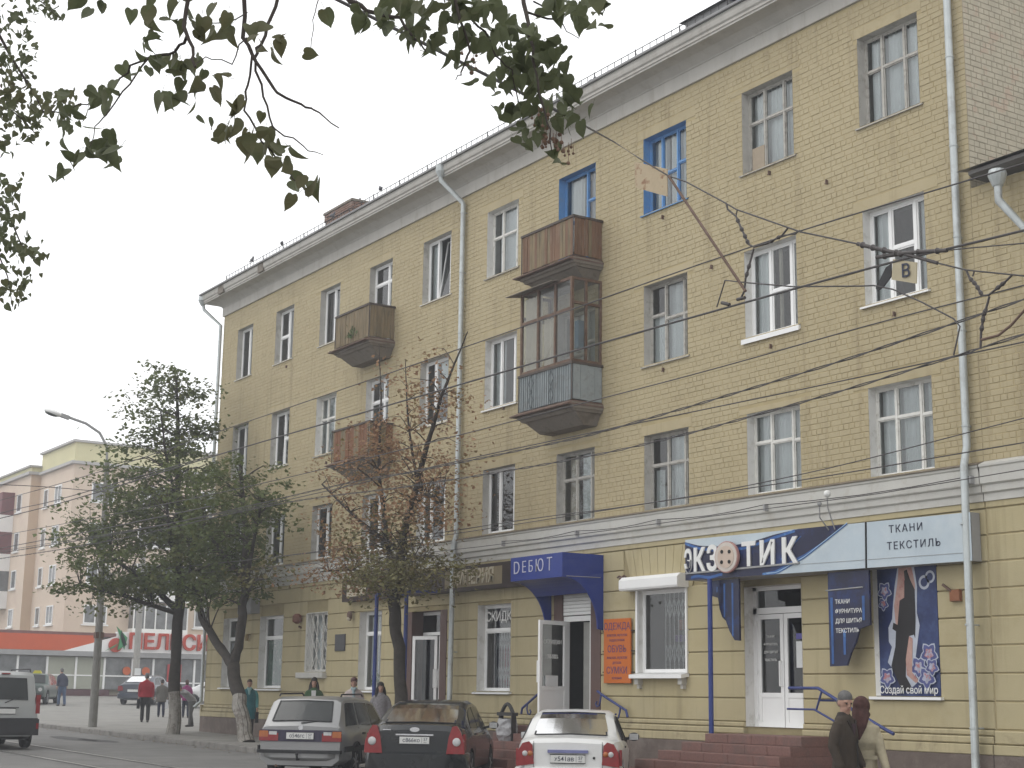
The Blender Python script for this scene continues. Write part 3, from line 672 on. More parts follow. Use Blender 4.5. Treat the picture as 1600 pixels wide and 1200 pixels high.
# ------------------------------------------------------------------ ground floor shop fronts
random.seed(31)
PO = {o[4]: o for o in GO}
def reveal_box(o, m, d=.3, y0=None):
    x0, x1, z0, z1, _ = o; y0 = FY-.012 if y0 is None else y0; g = MB(); e = .003
    g.quad((x0+e,y0,z0),(x0+e,FY+d,z0),(x0+e,FY+d,z1),(x0+e,y0,z1)); g.quad((x1-e,y0,z0),(x1-e,FY+d,z0),(x1-e,FY+d,z1),(x1-e,y0,z1)); g.quad((x0,y0,z1-e),(x1,y0,z1-e),(x1,FY+d,z1-e),(x0,FY+d,z1-e))
    g.quad((x0,y0,z0+e),(x1,y0,z0+e),(x1,FY+d,z0+e),(x0,FY+d,z0+e)); return g
def shopwin(k, split, tr, sill=True, rm=m_revealw, depth=.2, roomd=1.4):
    x0, x1, z0, z1, _ = PO[k]
    return window(x0, x1, z0, z1, '1', m_pvc, rm, (m_pvc, .09, .03) if sill else None, (), split=split, tr=tr, depth=depth, Y=FY-.012, roomd=roomd, name='shop_window')
m_poster_g = mat('green_poster', (.06,.15,.11), .6, .3, 5, col2=(.5,.55,.5,.8), f2=(.58,.62), s2=3)
m_poster_l = mat('pale_poster', (.42,.42,.45), .6, .25, 4, col2=(.3,.12,.15,.7), f2=(.58,.62), s2=3)
wA = shopwin('A', (), .7); MB().box(-46.0, FY+.26, 1.85, -45.05, FY+.265, 3.1).build('poster', m_poster_l, wA)
wB = shopwin('B', (), .7); MB().box(-43.2, FY+.26, 1.8, -41.75, FY+.265, 3.12).build('poster', m_poster_g, wB)
wD = shopwin('D', (), .72)
for i in range(9):  # vertical blinds in the shop window
    MB().box(-36.78+i*.12, FY+.34, 1.75, -36.70+i*.12, FY+.35, 3.6).build('blind_strip', m_curtb if i % 3 else m_curt, wD)
g = MB(); random.seed(6)
for i in range(90): x, z = random.uniform(-36.7,-35.75), 1.8+abs(random.gauss(0,.13)); g.add([(x,FY+.3,z),(x+.06,FY+.3,z+.05),(x+.01,FY+.29,z+.1)],[(0,1,2)])
tag(g.build('sill_plants', mat('sill_plant', (.14,.2,.05), .8, .3, 9), wD, fixn=False), kind='stuff')
# barred window
x0, x1, z0, z1, _ = PO['C']
wC = window(x0, x1, z0, z1, '2', m_oldwhite, m_revealw, None, [(.0,.35,0,1,'net')], depth=.2, Y=FY-.012, name='barred_window')
MB().bbox(x0-.28, FY-.16, z0-.19, x1+.06, FY, z0-.03, .02).build('sill', m_white, wC)
g = MB(); yb = FY+.02
for (a, b) in (((x0,yb,z0),(x0,yb,z1)), ((x1,yb,z0),(x1,yb,z1)), ((x0,yb,z0),(x1,yb,z0)), ((x0,yb,z1),(x1,yb,z1)), (((x0+x1)/2,yb,z0),((x0+x1)/2,yb,z1))): g.bar(a, b, .028)
n = 8
for i in range(-6, 9):
    for s in (1, -1):
        pts = []
        # slanted bars clipped to the opening
        xa = x0+(x1-x0)*i/4.0; xb = xa+s*(x1-x0)*.85; za, zb = z0, z1
        def clip(p, q):
            t0, t1 = 0, 1; dx = q[0]-p[0]
            for lim, sg in ((x0, 1), (x1, -1)):
                if abs(dx) > 1e-6:
                    t = (lim-p[0])/dx
                    if (dx > 0) == (sg > 0): t0 = max(t0, t)
                    else: t1 = min(t1, t)
            return t0, t1
        t0, t1 = clip((xa, za), (xb, zb))
        if t1-t0 > .05:
            P = lambda t: (xa+(xb-xa)*t, yb, za+(zb-za)*t); g.bar(P(t0), P(t1), .014)
g.build('grille', m_oldwhite, wC)

def fold_grille(x0, x1, z0, z1, y, parent, n=9, m=None):
    """expanding lattice grille: uprights with crossing straps"""
    g = MB(); w = (x1-x0)/n
    for i in range(n+1): g.bar((x0+i*w, y, z0), (x0+i*w, y, z1), .014)
    k = int((z1-z0)/.42)
    for j in range(k):
        if j % 2: continue
        za = z0+.1+j*(z1-z0-.2)/k; zb = za+.40
        for i in range(n): g.bar((x0+i*w, y-.01, za), (x0+(i+1)*w, y-.01, zb), .010); g.bar((x0+i*w, y+.01, zb), (x0+(i+1)*w, y+.01, za), .010)
    return g.build('folding_grille', m or m_pvc, parent)
m_goods = mat('shop_goods', (.20,.10,.10), .8, .6, 3, col2=(.45,.42,.4,.9), f2=(.5,.54), s2=4)
wF = shopwin('F', (), .7); x0, x1, z0, z1, _ = PO['F']
fold_grille(x0+.25, x1-.06, z0+.06, z0+1.32, FY+.36, wF, 10)
MB().box(x0+.35, FY+.75, z0+.1, x1-.1, FY+.9, z1-.75).build('display_goods', m_goods, wF)
for i in range(4): MB().lathe([(.05,0),(.11,.1),(.09,.45),(.13,.62),(.12,.9),(.05,1.0)], (x0+.4+i*.27, FY+.6, z0+.12), 10).build('hanging_garment', mat('garment_%d' % i, ((.3,.1,.12),(.5,.48,.45),(.05,.05,.06),(.4,.3,.32))[i], .9, .2, 8), wF)
lettering('СКИДКИ', .30, m_letw, (x0+.75, FY+.16, z1-.28), (1,0,0), (0,0,1), wF, bold=.012, ext=.002)
# door E, recessed between brown pilasters
m_brown = mat('brown_surround', (.115,.07,.06), .6, .12, 3, .1, 40)
x0, x1, z0, z1, _ = PO['E']
dE = reveal_box(PO['E'], m_brown, .5).build('doorway', m_brown, apt, fixn=False)
MB().box(x0, FY-.03, z0, x0+.42, FY+.3, z1).build('pilaster', m_brown, dE); MB().box(x1-.3, FY-.03, z0, x1, FY+.3, z1).build('pilaster', m_brown, dE)
def leaf(P0, P1, z0, z1, parent, name='door_leaf', lower=.32, glassm=None, handle=True, th=.05, hside=1, mid=None):
    """glazed door leaf standing on the line P0-P1 (plan points)"""
    a, b = Vector((*P0, 0)), Vector((*P1, 0)); d = (b-a).normalized(); n = Vector((d.y, -d.x, 0)); w = (b-a).length; up = Vector((0,0,1))
    g = MB(); t = .085
    def pb(u0, u1, v0, v1, th_=th): g.obox(a+d*(u0+u1)/2+up*(v0+v1)/2, d, n, up, (u1-u0)/2, th_/2, (v1-v0)/2)
    pb(0, t, z0, z1); pb(w-t, w, z0, z1); pb(t, w-t, z1-t, z1); pb(t, w-t, z0, z0+t)
    zl = z0+(z1-z0)*lower
    if lower: pb(t, w-t, zl-t/2, zl+t/2); pb(t, w-t, z0+t, zl-t/2, th*.5)
    L = g.build(name, m_pvc, parent)
    q = [a+d*t+up*((zl+t/2) if lower else z0+t), a+d*(w-t)+up*((zl+t/2) if lower else z0+t), a+d*(w-t)+up*(z1-t), a+d*t+up*(z1-t)]
    MB().quad(*q).build('pane', glassm or m_glassd, L, fixn=False)
    if handle:
        hx = w-.05 if hside > 0 else .05; h = MB(); zc = z0+(z1-z0)*.47
        p = a+d*hx+n*.08; h.tube([p-n*.06+up*(zc-.22), p+up*(zc-.22), p+up*(zc+.22), p-n*.06+up*(zc+.22)], .016, 8); h.build('handle', m_pvc, L)
    return L
yE = FY+.30
leaf((x0+.46, yE-.30), (-33.22, yE-.02), 1.08, 3.02, dE, lower=.17, hside=1); leaf((-33.15, yE), (x1-.32, yE), 1.08, 3.02, dE, lower=.17, hside=-1)
MB().box(x0+.42, yE, 3.04, x1-.3, yE+.06, 3.12).box(x0+.42, yE, z1-.08, x1-.3, yE+.06, z1).build('transom', m_pvc, dE)
MB().quad((x0+.42,yE+.03,3.12),(x1-.3,yE+.03,3.12),(x1-.3,yE+.03,z1-.08),(x0+.42,yE+.03,z1-.08)).build('pane', m_glassd, dE, fixn=False)
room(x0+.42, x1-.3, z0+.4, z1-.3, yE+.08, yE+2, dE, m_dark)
# door G, one leaf standing open
x0, x1, z0, z1, _ = PO['G']
dG = reveal_box(PO['G'], m_pvc, .25).build('doorway', m_pvc, apt, fixn=False)
MB().box(x1-.34, FY-.03, z0, x1, FY+.2, z1).build('pilaster', m_brown, dG); MB().box(x0, FY-.03, z0, x0+.3, FY+.2, z1).build('pilaster', m_brown, dG)
MB().box(x1-.44, FY+.02, z0, x1-.345, FY+.1, 3.28).box(x0+.305, FY+.02, z0, x0+.42, FY+.1, 3.28).box(x0+.42, FY+.02, 3.17, x1-.44, FY+.1, 3.28).build('door_frame', m_pvc, dG)
g = MB()
for i in range(6): g.bbox(x0+.31, FY+.0, 3.30+i*.075, x1-.35, FY+.05, 3.30+(i+1)*.075-.006, .01)
g.build('shutter_slats', m_pvc, dG)
lf = leaf((-27.26, 19.06), (-27.02, 18.2), 1.17, 3.17, dG, lower=.30, hside=1, glassm=m_glass)
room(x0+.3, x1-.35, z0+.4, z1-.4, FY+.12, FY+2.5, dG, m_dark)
MB().box(-26.85, FY+.12, 1.1, -26.62, FY+1.2, 3.15).build('inner_wall', mat('corridor_wall', (.3,.3,.28), .8, .1), dG)
MB().box(-26.6, FY+.9, 2.2, -26.45, FY+.92, 3.0).build('blue_notice', mat('teal_notice', (.03,.2,.3), .5, .2), dG)
nn = Vector((18.2-19.06, -(-27.02+27.26), 0)).normalized(); nn = -nn if nn.x < 0 else nn
dd_ = Vector((-27.02+27.26, 18.2-19.06, 0)).normalized()
c_ = Vector((-27.14, 18.63, 0))
def on_leaf(u, z): return c_+nn*.03+dd_*u+Vector((0,0,z))
rt = -dd_
lettering('СКИДКИ', .12, m_letw, on_leaf(0, 2.72), rt, (0,0,1), lf, ext=.001, bold=.01); lettering('10-50%', .12, m_letw, on_leaf(.03, 2.42), rt, (0,0,1), lf, ext=.001, bold=.01)
MB().obox(on_leaf(.06, 1.92), dd_, nn, (0,0,1), .2, .003, .11).build('notice', m_paper, lf)
# window H with roller shutter box and folding grille
x0, x1, z0, z1, _ = PO['H']
wH = window(x0, x1, z0, z1, '1', m_pvc, m_revealw, (m_pvc, .2, .07), (), split=(.0,) and (), depth=.1, Y=FY-.012, roomd=1.2, name='shop_window')
MB().box(x0-.06, FY-.05, z0, x0, FY, z1).build('guide_rail', m_pvc, wH); MB().box(x1, FY-.05, z0, x1+.05, FY, z1).build('guide_rail', m_pvc, wH)
g = MB().prism([(x0-.28, FY, 3.70), (x0-.28, FY-.28, 3.70), (x0-.28, FY-.30, 3.74), (x0-.28, FY-.30, 3.90), (x0-.28, FY-.22, 3.97), (x0-.28, FY, 3.97)], (x1-x0+.36, 0, 0)); g.build('roller_shutter_box', m_pvc, wH)
for xb in (x0+.02, x1-.12): MB().box(xb, FY-.14, z0-.22, xb+.12, FY, z0-.1).box(xb+.02, FY-.09, z0-.3, xb+.1, FY, z0-.22).build('sill_bracket', m_white, wH)
fold_grille(x0+.5, x1-.05, z0+.06, z1-.06, FY+.28, wH, 7)
MB().box(x0+.5, FY+.5, z0+.62, x1-.1, FY+.53, z0+.75).build('display_goods', mat('purple_goods', (.12,.06,.22), .6, .3, 6), wH)
MB().box(x0+.55, FY+.55, z0+.85, x1-.35, FY+.65, z0+1.05).build('display_goods', mat('red_goods', (.25,.08,.05), .6, .3, 6), wH)
# door I: white double door with a transom light
x0, x1, z0, z1, _ = PO['I']
dI = reveal_box(PO['I'], m_revealw, .22).build('doorway', m_revealw, apt, fixn=False)
MB().box(x0, FY+.2, 3.13, x1, FY+.27, 3.24).box(x0, FY+.2, 3.55, x1, FY+.27, z1).box(x0, FY+.2, z0, x0+.1, FY+.27, z1).build('door_frame', m_pvc, dI)
MB().quad((x0+.1,FY+.24,3.24),(x1,FY+.24,3.24),(x1,FY+.24,3.55),(x0+.1,FY+.24,3.55)).build('pane', m_glassd, dI, fixn=False)
l1 = leaf((x0+.1, FY+.24), (-20.84, FY+.24), z0, 3.12, dI, lower=.28, hside=1); l2 = leaf((-20.82, FY+.24), (x1-.01, FY+.24), z0, 3.12, dI, lower=.28, handle=False)
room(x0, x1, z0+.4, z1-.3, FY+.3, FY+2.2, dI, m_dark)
for i, (s, z) in enumerate((('ТКАНИ', 2.72), ('ФУРНИТУРА', 2.58), ('ДЛЯ ШИТЬЯ', 2.44), ('ТЕКСТИЛЬ', 2.30))): lettering(s, .06, m_letw, (-21.17, FY+.21, z), (1,0,0), (0,0,1), l1, ext=.001)
MB().box(-20.5, FY+.205, 2.16, -20.2, FY+.212, 2.62).build('notice', m_paper, l2); MB().box(-20.5, FY+.205, 2.66, -20.2, FY+.212, 2.76).build('name_plate', mat('violet_plate', (.1,.09,.3), .5, .1), l2)
for z in (1.3, 2.1, 2.95): MB().box(x0+.06, FY+.17, z-.05, x0+.11, FY+.2, z+.05).build('hinge', m_pvc, dI)
# poster filling opening J
x0, x1, z0, z1, _ = PO['J']
MB().box(x0-.08, FY-.09, z0-.06, x1+.06, FY+.05, z0-.015).build('poster_sill', m_pvc, apt)
MB().box(x0-.01, FY-.005, z0, x0+.11, FY+.1, z1).build('poster_reveal', m_revealw, apt)
post = thing('window_poster', 'tall navy poster of a woman in a black dress beside the zinc downpipe', 'poster', (x0, FY, z0))
m_navy = mat('poster_navy', (.018,.03,.10), .45, .35, 2.5, col2=(.05,.08,.2,.7), f2=(.5,.65), s2=2)
m_glow = mat('poster_glow', (.42,.45,.52), .5, .12, 6); m_skin_p = mat('poster_skin', (.42,.26,.22), .5, .15, 8, col2=(.35,.12,.12,.6), s2=6)
m_dress = mat('poster_black', (.012,.010,.012), .45, .2, 5); m_flow = mat('poster_flower', (.35,.36,.45), .5, .3, 14, col2=(.4,.12,.12,.8), f2=(.5,.55), s2=12)
px0, px1 = x0+.12, x1; pw, ph = px1-px0, z1-z0
MB().box(px0, FY-.018, z0, px1, FY+.02, z1).build('poster_sheet', m_navy, post)
def pz(u, v, k=0): return (px0+pw*u, FY-.018-.0015*k, z0+ph*(1-v))
def flat(pts, k, m, name):
    if sum((a[0]*b[1]-b[0]*a[1]) for a, b in zip(pts, pts[1:]+pts[:1])) > 0: pts = pts[::-1]
    return MB().add([pz(u, v, k) for u, v in pts], [tuple(range(len(pts)))]).build(name, m, post, fixn=False)
flat([(.36,0),(.30,.15),(.26,.30),(.24,.40),(.17,.47),(.17,.58),(.22,.62),(.14,.74),(.22,.79),(.40,.92),(.55,.93),(.62,.90),(.58,.80),(.66,.57),(.70,.46),(.66,.36),(.68,.16),(.64,0)], 1, m_glow, 'glow_outline')
flat([(.38,0),(.35,.12),(.28,.30),(.30,.46),(.40,.48),(.46,.35),(.50,.13),(.52,0)], 2, m_skin_p, 'figure_arm')
flat([(.52,.0),(.60,.0),(.65,.14),(.64,.2),(.54,.12)], 2, m_skin_p, 'figure_arm')
flat([(.47,.03),(.52,.02),(.57,.10),(.64,.18),(.64,.40),(.62,.56),(.60,.53),(.52,.54),(.46,.70),(.44,.85),(.52,.92),(.50,.97),(.36,.95),(.22,.80),(.20,.77),(.28,.62),(.30,.50),(.24,.48),(.26,.43),(.33,.45),(.38,.26),(.46,.24),(.47,.14)], 3, m_dress, 'dress')
flat([(.52,.54),(.58,.56),(.56,.72),(.55,.82),(.62,.86),(.66,.89),(.60,.90),(.46,.84),(.45,.72)], 4, m_skin_p, 'figure_leg')
flat([(.40,.02),(.47,.02),(.48,.10),(.44,.15),(.39,.10)], 4, m_skin_p, 'figure_face')
def flower(u, v, r, k=2):
    pts = []
    for i in range(20): a = 2*math.pi*i/20; q = r*(1+.22*math.sin(5*a)); pts.append((u+q*math.cos(a), v+q*.62*math.sin(a)))
    flat(pts, k, m_glow, 'flower_outline'); flat([(u+(x-u)*.86, v+(y-v)*.86) for x, y in pts], k+1, mat('poster_violet', (.07,.08,.22), .5, .3, 9), 'flower_petals')
    flat([(u+(x-u)*.5, v+(y-v)*.5) for x, y in pts], k+2, m_flow, 'flower_heart')
for f in ((.14,.86,.12), (.66,.78,.13), (.84,.68,.13), (.80,.86,.13), (.90,.78,.10), (.14,.18,.11), (.10,.28,.08)): flower(*f, k=2+3*int(f[0]*97 % 8))
for u, v, r in ((.80,.13,.09), (.90,.09,.08)):
    for (rr_, k, m_) in ((r, 2, m_glow), (r*.62, 3, m_navy)): flat([(u+rr_*math.cos(2*math.pi*i/20), v+rr_*.62*math.sin(2*math.pi*i/20)) for i in range(20)], k, m_, 'ring')
_ws = [text_mesh(w, .165, ext=.001, bold=.006, xs=.90) for w in ('Создай', 'свой', 'мир')]
_wd = [max(v.co.x for v in m.vertices)-min(v.co.x for v in m.vertices) for m in _ws]; _tot = sum(_wd)+.11; _x = pz(.50, 0)[0]-_tot/2
for w, d_ in zip(('Создай', 'свой', 'мир'), _wd):
    q_ = pz(.5, .957, 26); lettering(w, .165, m_letw, (_x+d_/2, q_[1], q_[2]), (1,0,0), (0,0,1), post, ext=.001, bold=.006, xs=.90); _x += d_+.055

# ---- the long bowed shop sign
SA, SB = Vector((-22.33, 18.30, 0)), Vector((-16.1, 18.87, 0)); sd = (SB-SA).normalized(); sn = Vector((sd.y, -sd.x, 0))
sign = thing('shop_sign', 'long white and dark blue fabric shop sign with a big button for a letter', 'shop sign', (-19.2, 18.9, 3.74))
m_sgw = mat('sign_pale_blue', (.44,.51,.56), .4, .06, 1.5, col2=(.55,.6,.62,.6), f2=(.45,.65), s2=1.2)
m_sgn = mat('sign_night_blue', (.012,.014,.045), .35, .3, 1.5, col2=(.015,.04,.16,.8), f2=(.5,.66), s2=1.6)
m_sgb = mat('sign_mid_blue', (.03,.10,.30), .35, .3, 3, col2=(.2,.4,.6,.6), f2=(.55,.7), s2=3)
m_grey = mat('grey_sheet', (.30,.30,.30), .6, .1, 3, .1, 30)
ZB, ZT = 3.74, 4.49
g = MB(); f0, f1 = SA, SB; b0, b1 = Vector((SA.x, FY-.03, 0)), Vector((SB.x, FY-.03, 0))
up = lambda p, z: (p.x, p.y, z)
g.add([up(f0,ZB),up(f1,ZB),up(b1,ZB),up(b0,ZB),up(f0,ZT),up(f1,ZT),up(b1,ZT),up(b0,ZT)], [(0,3,2,1),(4,5,6,7),(1,2,6,5),(3,0,4,7),(2,3,7,6)]); g.build('sign_box', m_grey, sign)
def sp(u, z, k=0): p = SA+sd*u+sn*(.004+.004*k); return (p.x, p.y, z)
MB().quad(sp(0,ZB), sp(4.19,ZB), sp(4.21,ZT), sp(0,ZT)).build('sign_panel', m_sgw, sign, fixn=False); MB().quad(sp(4.22,ZB), sp(6.25,ZB), sp(6.25,ZT), sp(4.24,ZT)).build('sign_panel', m_sgw, sign, fixn=False)
MB().bar(sp(4.20,ZB,1), sp(4.22,ZT,1), .018).build('panel_joint', m_dark, sign)
def sflat(pts, k, m, name): return MB().add([sp(u, z, k) for u, z in pts], [tuple(range(len(pts)))]).build(name, m, sign, fixn=False)
def strip(cs, k, m, name):   # ribbon between two point lists
    g = MB(); n = len(cs)
    v = [sp(u, z, k) for (u, z, w) in cs] + [sp(u, z+w, k) for (u, z, w) in cs]
    g.add(v, [(i, i+1, n+i+1, n+i) for i in range(n-1)]); return g.build(name, m, sign, fixn=False)
low = [(0,3.74),(2.25,3.74),(2.9,3.98),(3.35,4.22),(3.85,4.49)]
hi = [(0,4.45),(.35,4.36),(1.0,4.30),(1.6,4.33),(2.2,4.43),(2.75,4.49),(3.85,4.49)]
def interp(L, u):
    for (a, b), (c, d) in zip(L, L[1:]):
        if a <= u <= c: return b+(d-b)*(u-a)/(c-a+1e-9)
    return L[-1][1]
us = [i*3.84/40 for i in range(41)]
strip([(u, interp(low,u), max(.002, interp(hi,u)-interp(low,u))) for u in us], 1, m_sgn, 'dark_drape')
strip([(u, interp(low,u)+.0, .05+.03*math.sin(u*3)) for u in us if u > 1.9], 2, m_sgb, 'blue_fold')
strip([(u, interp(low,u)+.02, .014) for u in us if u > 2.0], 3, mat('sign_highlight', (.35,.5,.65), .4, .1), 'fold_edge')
strip([(u, interp(hi,u)-.05-.06*math.sin(u*1.2), .05) for u in us if u < 2.7], 2, m_sgb, 'blue_fold')
strip([(2.35+i*.06, 3.95+i*.06-.0012*i*i, .05-.004*i) for i in range(9)], 2, m_sgb, 'blue_fold')
strip([(.15+i*.1, 3.76+.02*math.sin(i), .05) for i in range(9)], 2, m_sgb, 'blue_fold')
g = MB().bar(sp(.02,3.862,5), sp(2.78,3.905,5), .03, .03); g.build('letter_rail', m_grey, sign)
for ch, u, zc, s in (('Э',.10,4.065,.55), ('К',.38,4.07,.56), ('З',.72,4.075,.60), ('Т',1.62,4.095,.56), ('И',2.06,4.095,.56), ('К',2.56,4.10,.58)):
    lettering(ch, s, m_letw, sp(u, zc, 6), sd, (0,0,1), sign, bold=.03, ext=.015, xs=.50 if ch == 'Э' else .82 if u < 1 else .95)
bc = Vector(sp(1.13, 4.10, 10)); g = MB(); R2 = .285
m_btn = mat('button_cream', (.52,.47,.42), .35, .06, 4, spec=.5); m_btr = mat('button_rose', (.42,.22,.20), .4, .2, 5)
def disc(c, r, th, k, n=28):
    vs = []
    for s_ in (0, 1):
        for i in range(n): a = 2*math.pi*i/n; vs.append(c+sn*(k+th*s_)+sd*r*math.cos(a)+Vector((0,0,1))*r*math.sin(a))
    return vs, [tuple(range(n-1,-1,-1)), tuple(range(n,2*n))]+[(i,(i+1)%n,n+(i+1)%n,n+i) for i in range(n)]
MB().add(*disc(bc, R2, .05, 0)).build('button_rim', m_btr, sign); MB().add(*disc(bc, R2*.93, .012, .05)).build('button_face', m_btn, sign); MB().add(*disc(bc, R2*.70, .008, .062)).build('button_well', mat('button_peach', (.50,.40,.33), .4, .1, 5), sign)
for a in (.75, 2.3, 3.9, 5.5): MB().add(*disc(bc+sd*.13*math.cos(a)+Vector((0,0,.13*math.sin(a))), .035, .006, .072, 12)).build('button_hole', m_dark, sign)
m_ink = mat('sign_ink', (.02,.025,.05), .5, .1)
lettering('ТКАНИ', .17, m_ink, sp(5.02, 4.33, 1), sd, (0,0,1), sign, ext=.002, bold=.004, space=1.25); lettering('ТЕКСТИЛЬ', .17, m_ink, sp(5.16, 4.06, 1), sd, (0,0,1), sign, ext=.002, bold=.004, space=1.22)
MB().bar(sp(2.8,3.88,1), sp(6.2,3.87,1), .006).build('panel_crease', m_grey, sign)
# hanging valances
def valance(pts, y, label, name='hanging_banner'):
    v = thing(name, label, 'banner', (pts[0][0], y, pts[-1][1]))
    MB().prism([(x, y, z) for x, z in pts], (0, .04, 0)).build('cloth_panel', m_sgn, v); return v
lv = valance([(-21.86,3.72),(-21.09,3.72),(-21.09,2.62),(-21.22,2.63),(-21.36,2.80),(-21.45,2.98),(-21.55,3.05),(-21.62,3.20),(-21.66,3.40),(-21.86,3.45)], 18.5, 'short dark blue banner with a curved edge hanging by the blue post')
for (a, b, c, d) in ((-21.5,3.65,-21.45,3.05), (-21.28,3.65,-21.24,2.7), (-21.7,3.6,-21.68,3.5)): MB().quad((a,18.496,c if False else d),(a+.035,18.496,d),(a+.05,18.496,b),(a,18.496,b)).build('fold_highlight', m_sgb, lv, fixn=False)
rv_ = valance([(-19.11,3.72),(-18.17,3.72),(-18.17,2.82),(-18.42,2.76),(-18.5,2.55),(-18.62,2.38),(-18.72,2.17),(-19.11,2.16)], 18.75, 'long dark blue banner with white writing hanging left of the tall poster')
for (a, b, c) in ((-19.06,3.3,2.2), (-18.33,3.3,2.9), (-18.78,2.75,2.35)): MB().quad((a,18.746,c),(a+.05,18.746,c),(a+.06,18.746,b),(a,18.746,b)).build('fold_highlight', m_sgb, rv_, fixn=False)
for s, z in (('ТКАНИ',3.22), ('ФУРНИТУРА',3.06), ('ДЛЯ ШИТЬЯ',2.90), ('ТЕКСТИЛЬ',2.74)): lettering(s, .10, m_letw, (-18.95, 18.744, z), (1,0,0), (0,0,1), rv_, ext=.001, bold=.008, align='LEFT')
MB().tube([(-19.15,18.74,3.42),(-18.3,18.74,3.44)], .012, 6).build('banner_rod', m_grey, rv_)
# blue post carrying the sign
tag(MB().tube([(-21.72, 18.36, .55), (-21.72, 18.36, 3.74)], .045, 10).box(-21.8, 18.28, .55, -21.64, 18.44, .57).build('sign_post', m_bluemetal), 'blue steel post standing on the steps under the button sign', 'post')
# lamps on stalks over the sign
for (x, y, z, r, lab, col) in ((-18.66,18.35,4.99,.062,'round white floodlight on a stalk above the long fabric sign','w'), (-18.80,18.3,4.83,.04,'small grey floodlight on a thin stalk above the long fabric sign','g')):
    t = thing('sign_lamp', lab, 'lamp', (x, y, 4.45)); MB().sphere((x,y,z), r, 14, 10).build('lamp_head', m_letw if col == 'w' else m_grey, t, smooth=True)
    MB().tube([(x-.10,18.6,4.42),(x-.06,y+.06,z-.22),(x,y,z-r*.8)], .011, 6).build('stalk', m_grey, t)

# ---- blue awning over the open door
aw = thing('shop_awning', 'royal blue box awning with curved sides over the open white door', 'awning', (-26.9, 18.5, 2.95))
AX0, AX1, AY = -27.9, -25.96, 18.04
m_aw = mat('awning_blue', (.020,.040,.22), .4, .12, 2, .1, 30, col2=(.03,.05,.2,.6), s2=4)
MB().box(AX0, AY, 4.0, AX1, AY+.04, 4.5).build('fascia', m_aw, aw); MB().box(AX0, AY+.04, 4.46, AX1, FY-.02, 4.5).build('top_sheet', m_aw, aw)
curve = [(AY+.04, 4.0)] + [(AY+.04+(.86)*math.sin(a), 2.98+1.02*math.cos(a)) for a in [i*math.pi/2/12 for i in range(1, 13)]]
for xa in (AX0, AX1-.04):
    pts = [(xa, AY+.04, 4.46), *[(xa, y, z) for (y, z) in curve], (xa, FY-.02, 2.95), (xa, FY-.02, 4.46)]
    MB().prism(pts, (.04, 0, 0)).build('side_panel', m_aw, aw)
g = MB(); n = len(curve)
g.add([(AX0+.04, y, z) for y, z in curve]+[(AX1-.04, y, z) for y, z in curve], [(i, i+1, n+i+1, n+i) for i in range(n-1) if curve[i][1] > 3.72]); g.build('soffit', m_aw, aw, fixn=False)
MB().tube([(AX1+.005,AY+.1,4.02),(AX1+.005,FY-.1,4.03)], .008, 5).build('rain_strip', m_grey, aw)
m_silver = mat('silver_letter', (.50,.50,.58), .4, .05)
for ch, x, s in (('D',-27.66,.34), ('Е',-27.37,.30), ('Б',-27.12,.30), ('Ю',-26.79,.32), ('Т',-26.42,.34)):
    lettering(ch, s*1.15, m_silver, (x, AY-.006, 4.265), (1,0,0), (0,0,1), aw, ext=.006, xs=.88, bold=-.012)
# ---- orange board
ob = thing('orange_board', 'bright orange notice board with purple writing beside the shuttered window', 'sign', (-25.4, FY, 1.88))
m_or = mat('orange_board', (.50,.125,.012), .5, .08, 2); m_pur = mat('purple_ink', (.10,.04,.13), .6, .1)
MB().bbox(-25.85, FY-.09, 1.88, -24.95, FY-.06, 3.17, .006).build('board', m_or, ob)
for z in (2.1, 2.52, 2.92):
    for x in (-25.9, -24.9): MB().tube([(x,FY-.075,z),(x,FY,z)], .012, 6).bar((x,FY-.07,z),(x+(.06 if x < -25 else -.06),FY-.07,z), .015).build('stud', m_black, ob)
for s, z, h in (('ОДЕЖДА',3.01,.19), ('женская, мужская',2.84,.085), ('подростковая',2.74,.085), ('ОБУВЬ',2.555,.19), ('женская, мужская',2.39,.085), ('детская',2.29,.085), ('СУМКИ',2.13,.19), ('кожаные',1.985,.085)):
    lettering(s, h, m_pur, (-25.4, FY-.092, z), (1,0,0), (0,0,1), ob, ext=.001, bold=.006 if h > .1 else 0, xs=1.02 if h > .1 else .9)
# ---- brown shop signs
bs = thing('brown_shop_sign', 'dark brown shop sign with cream letters left of the blue awning', 'shop sign', (-30.6, 18.9, 4.0))
m_bs = mat('sign_brown', (.035,.022,.018), .5, .15, 3); m_cream = mat('cream_letter', (.45,.40,.30), .5, .05)
MB().box(-33.9, 18.88, 4.0, -28.2, FY-.03, 4.58).build('sign_box', m_bs, bs)
MB().quad((-32.1,18.876,4.09),(-29.55,18.876,4.09),(-29.55,18.876,4.5),(-32.1,18.876,4.5)).build('letter_panel', mat('khaki_panel', (.22,.18,.11), .6, .1), bs, fixn=False)
lettering('ИМПЕРИЯ', .47, m_cream, (-30.85, 18.87, 4.29), (1,0,0), (0,0,1), bs, ext=.012, bold=.012, xs=.82)
bs2 = thing('brown_shop_sign', 'smaller dark brown sign box behind the bare autumn tree trunk', 'shop sign', (-36.5, 18.9, 4.0))
MB().box(-37.47, 18.85, 4.0, -34.4, FY-.03, 4.58).build('sign_box', m_bs, bs2); MB().quad((-37.2,18.846,4.12),(-36.1,18.846,4.12),(-36.1,18.846,4.45),(-37.2,18.846,4.45)).build('letter_panel', m_cream, bs2, fixn=False)
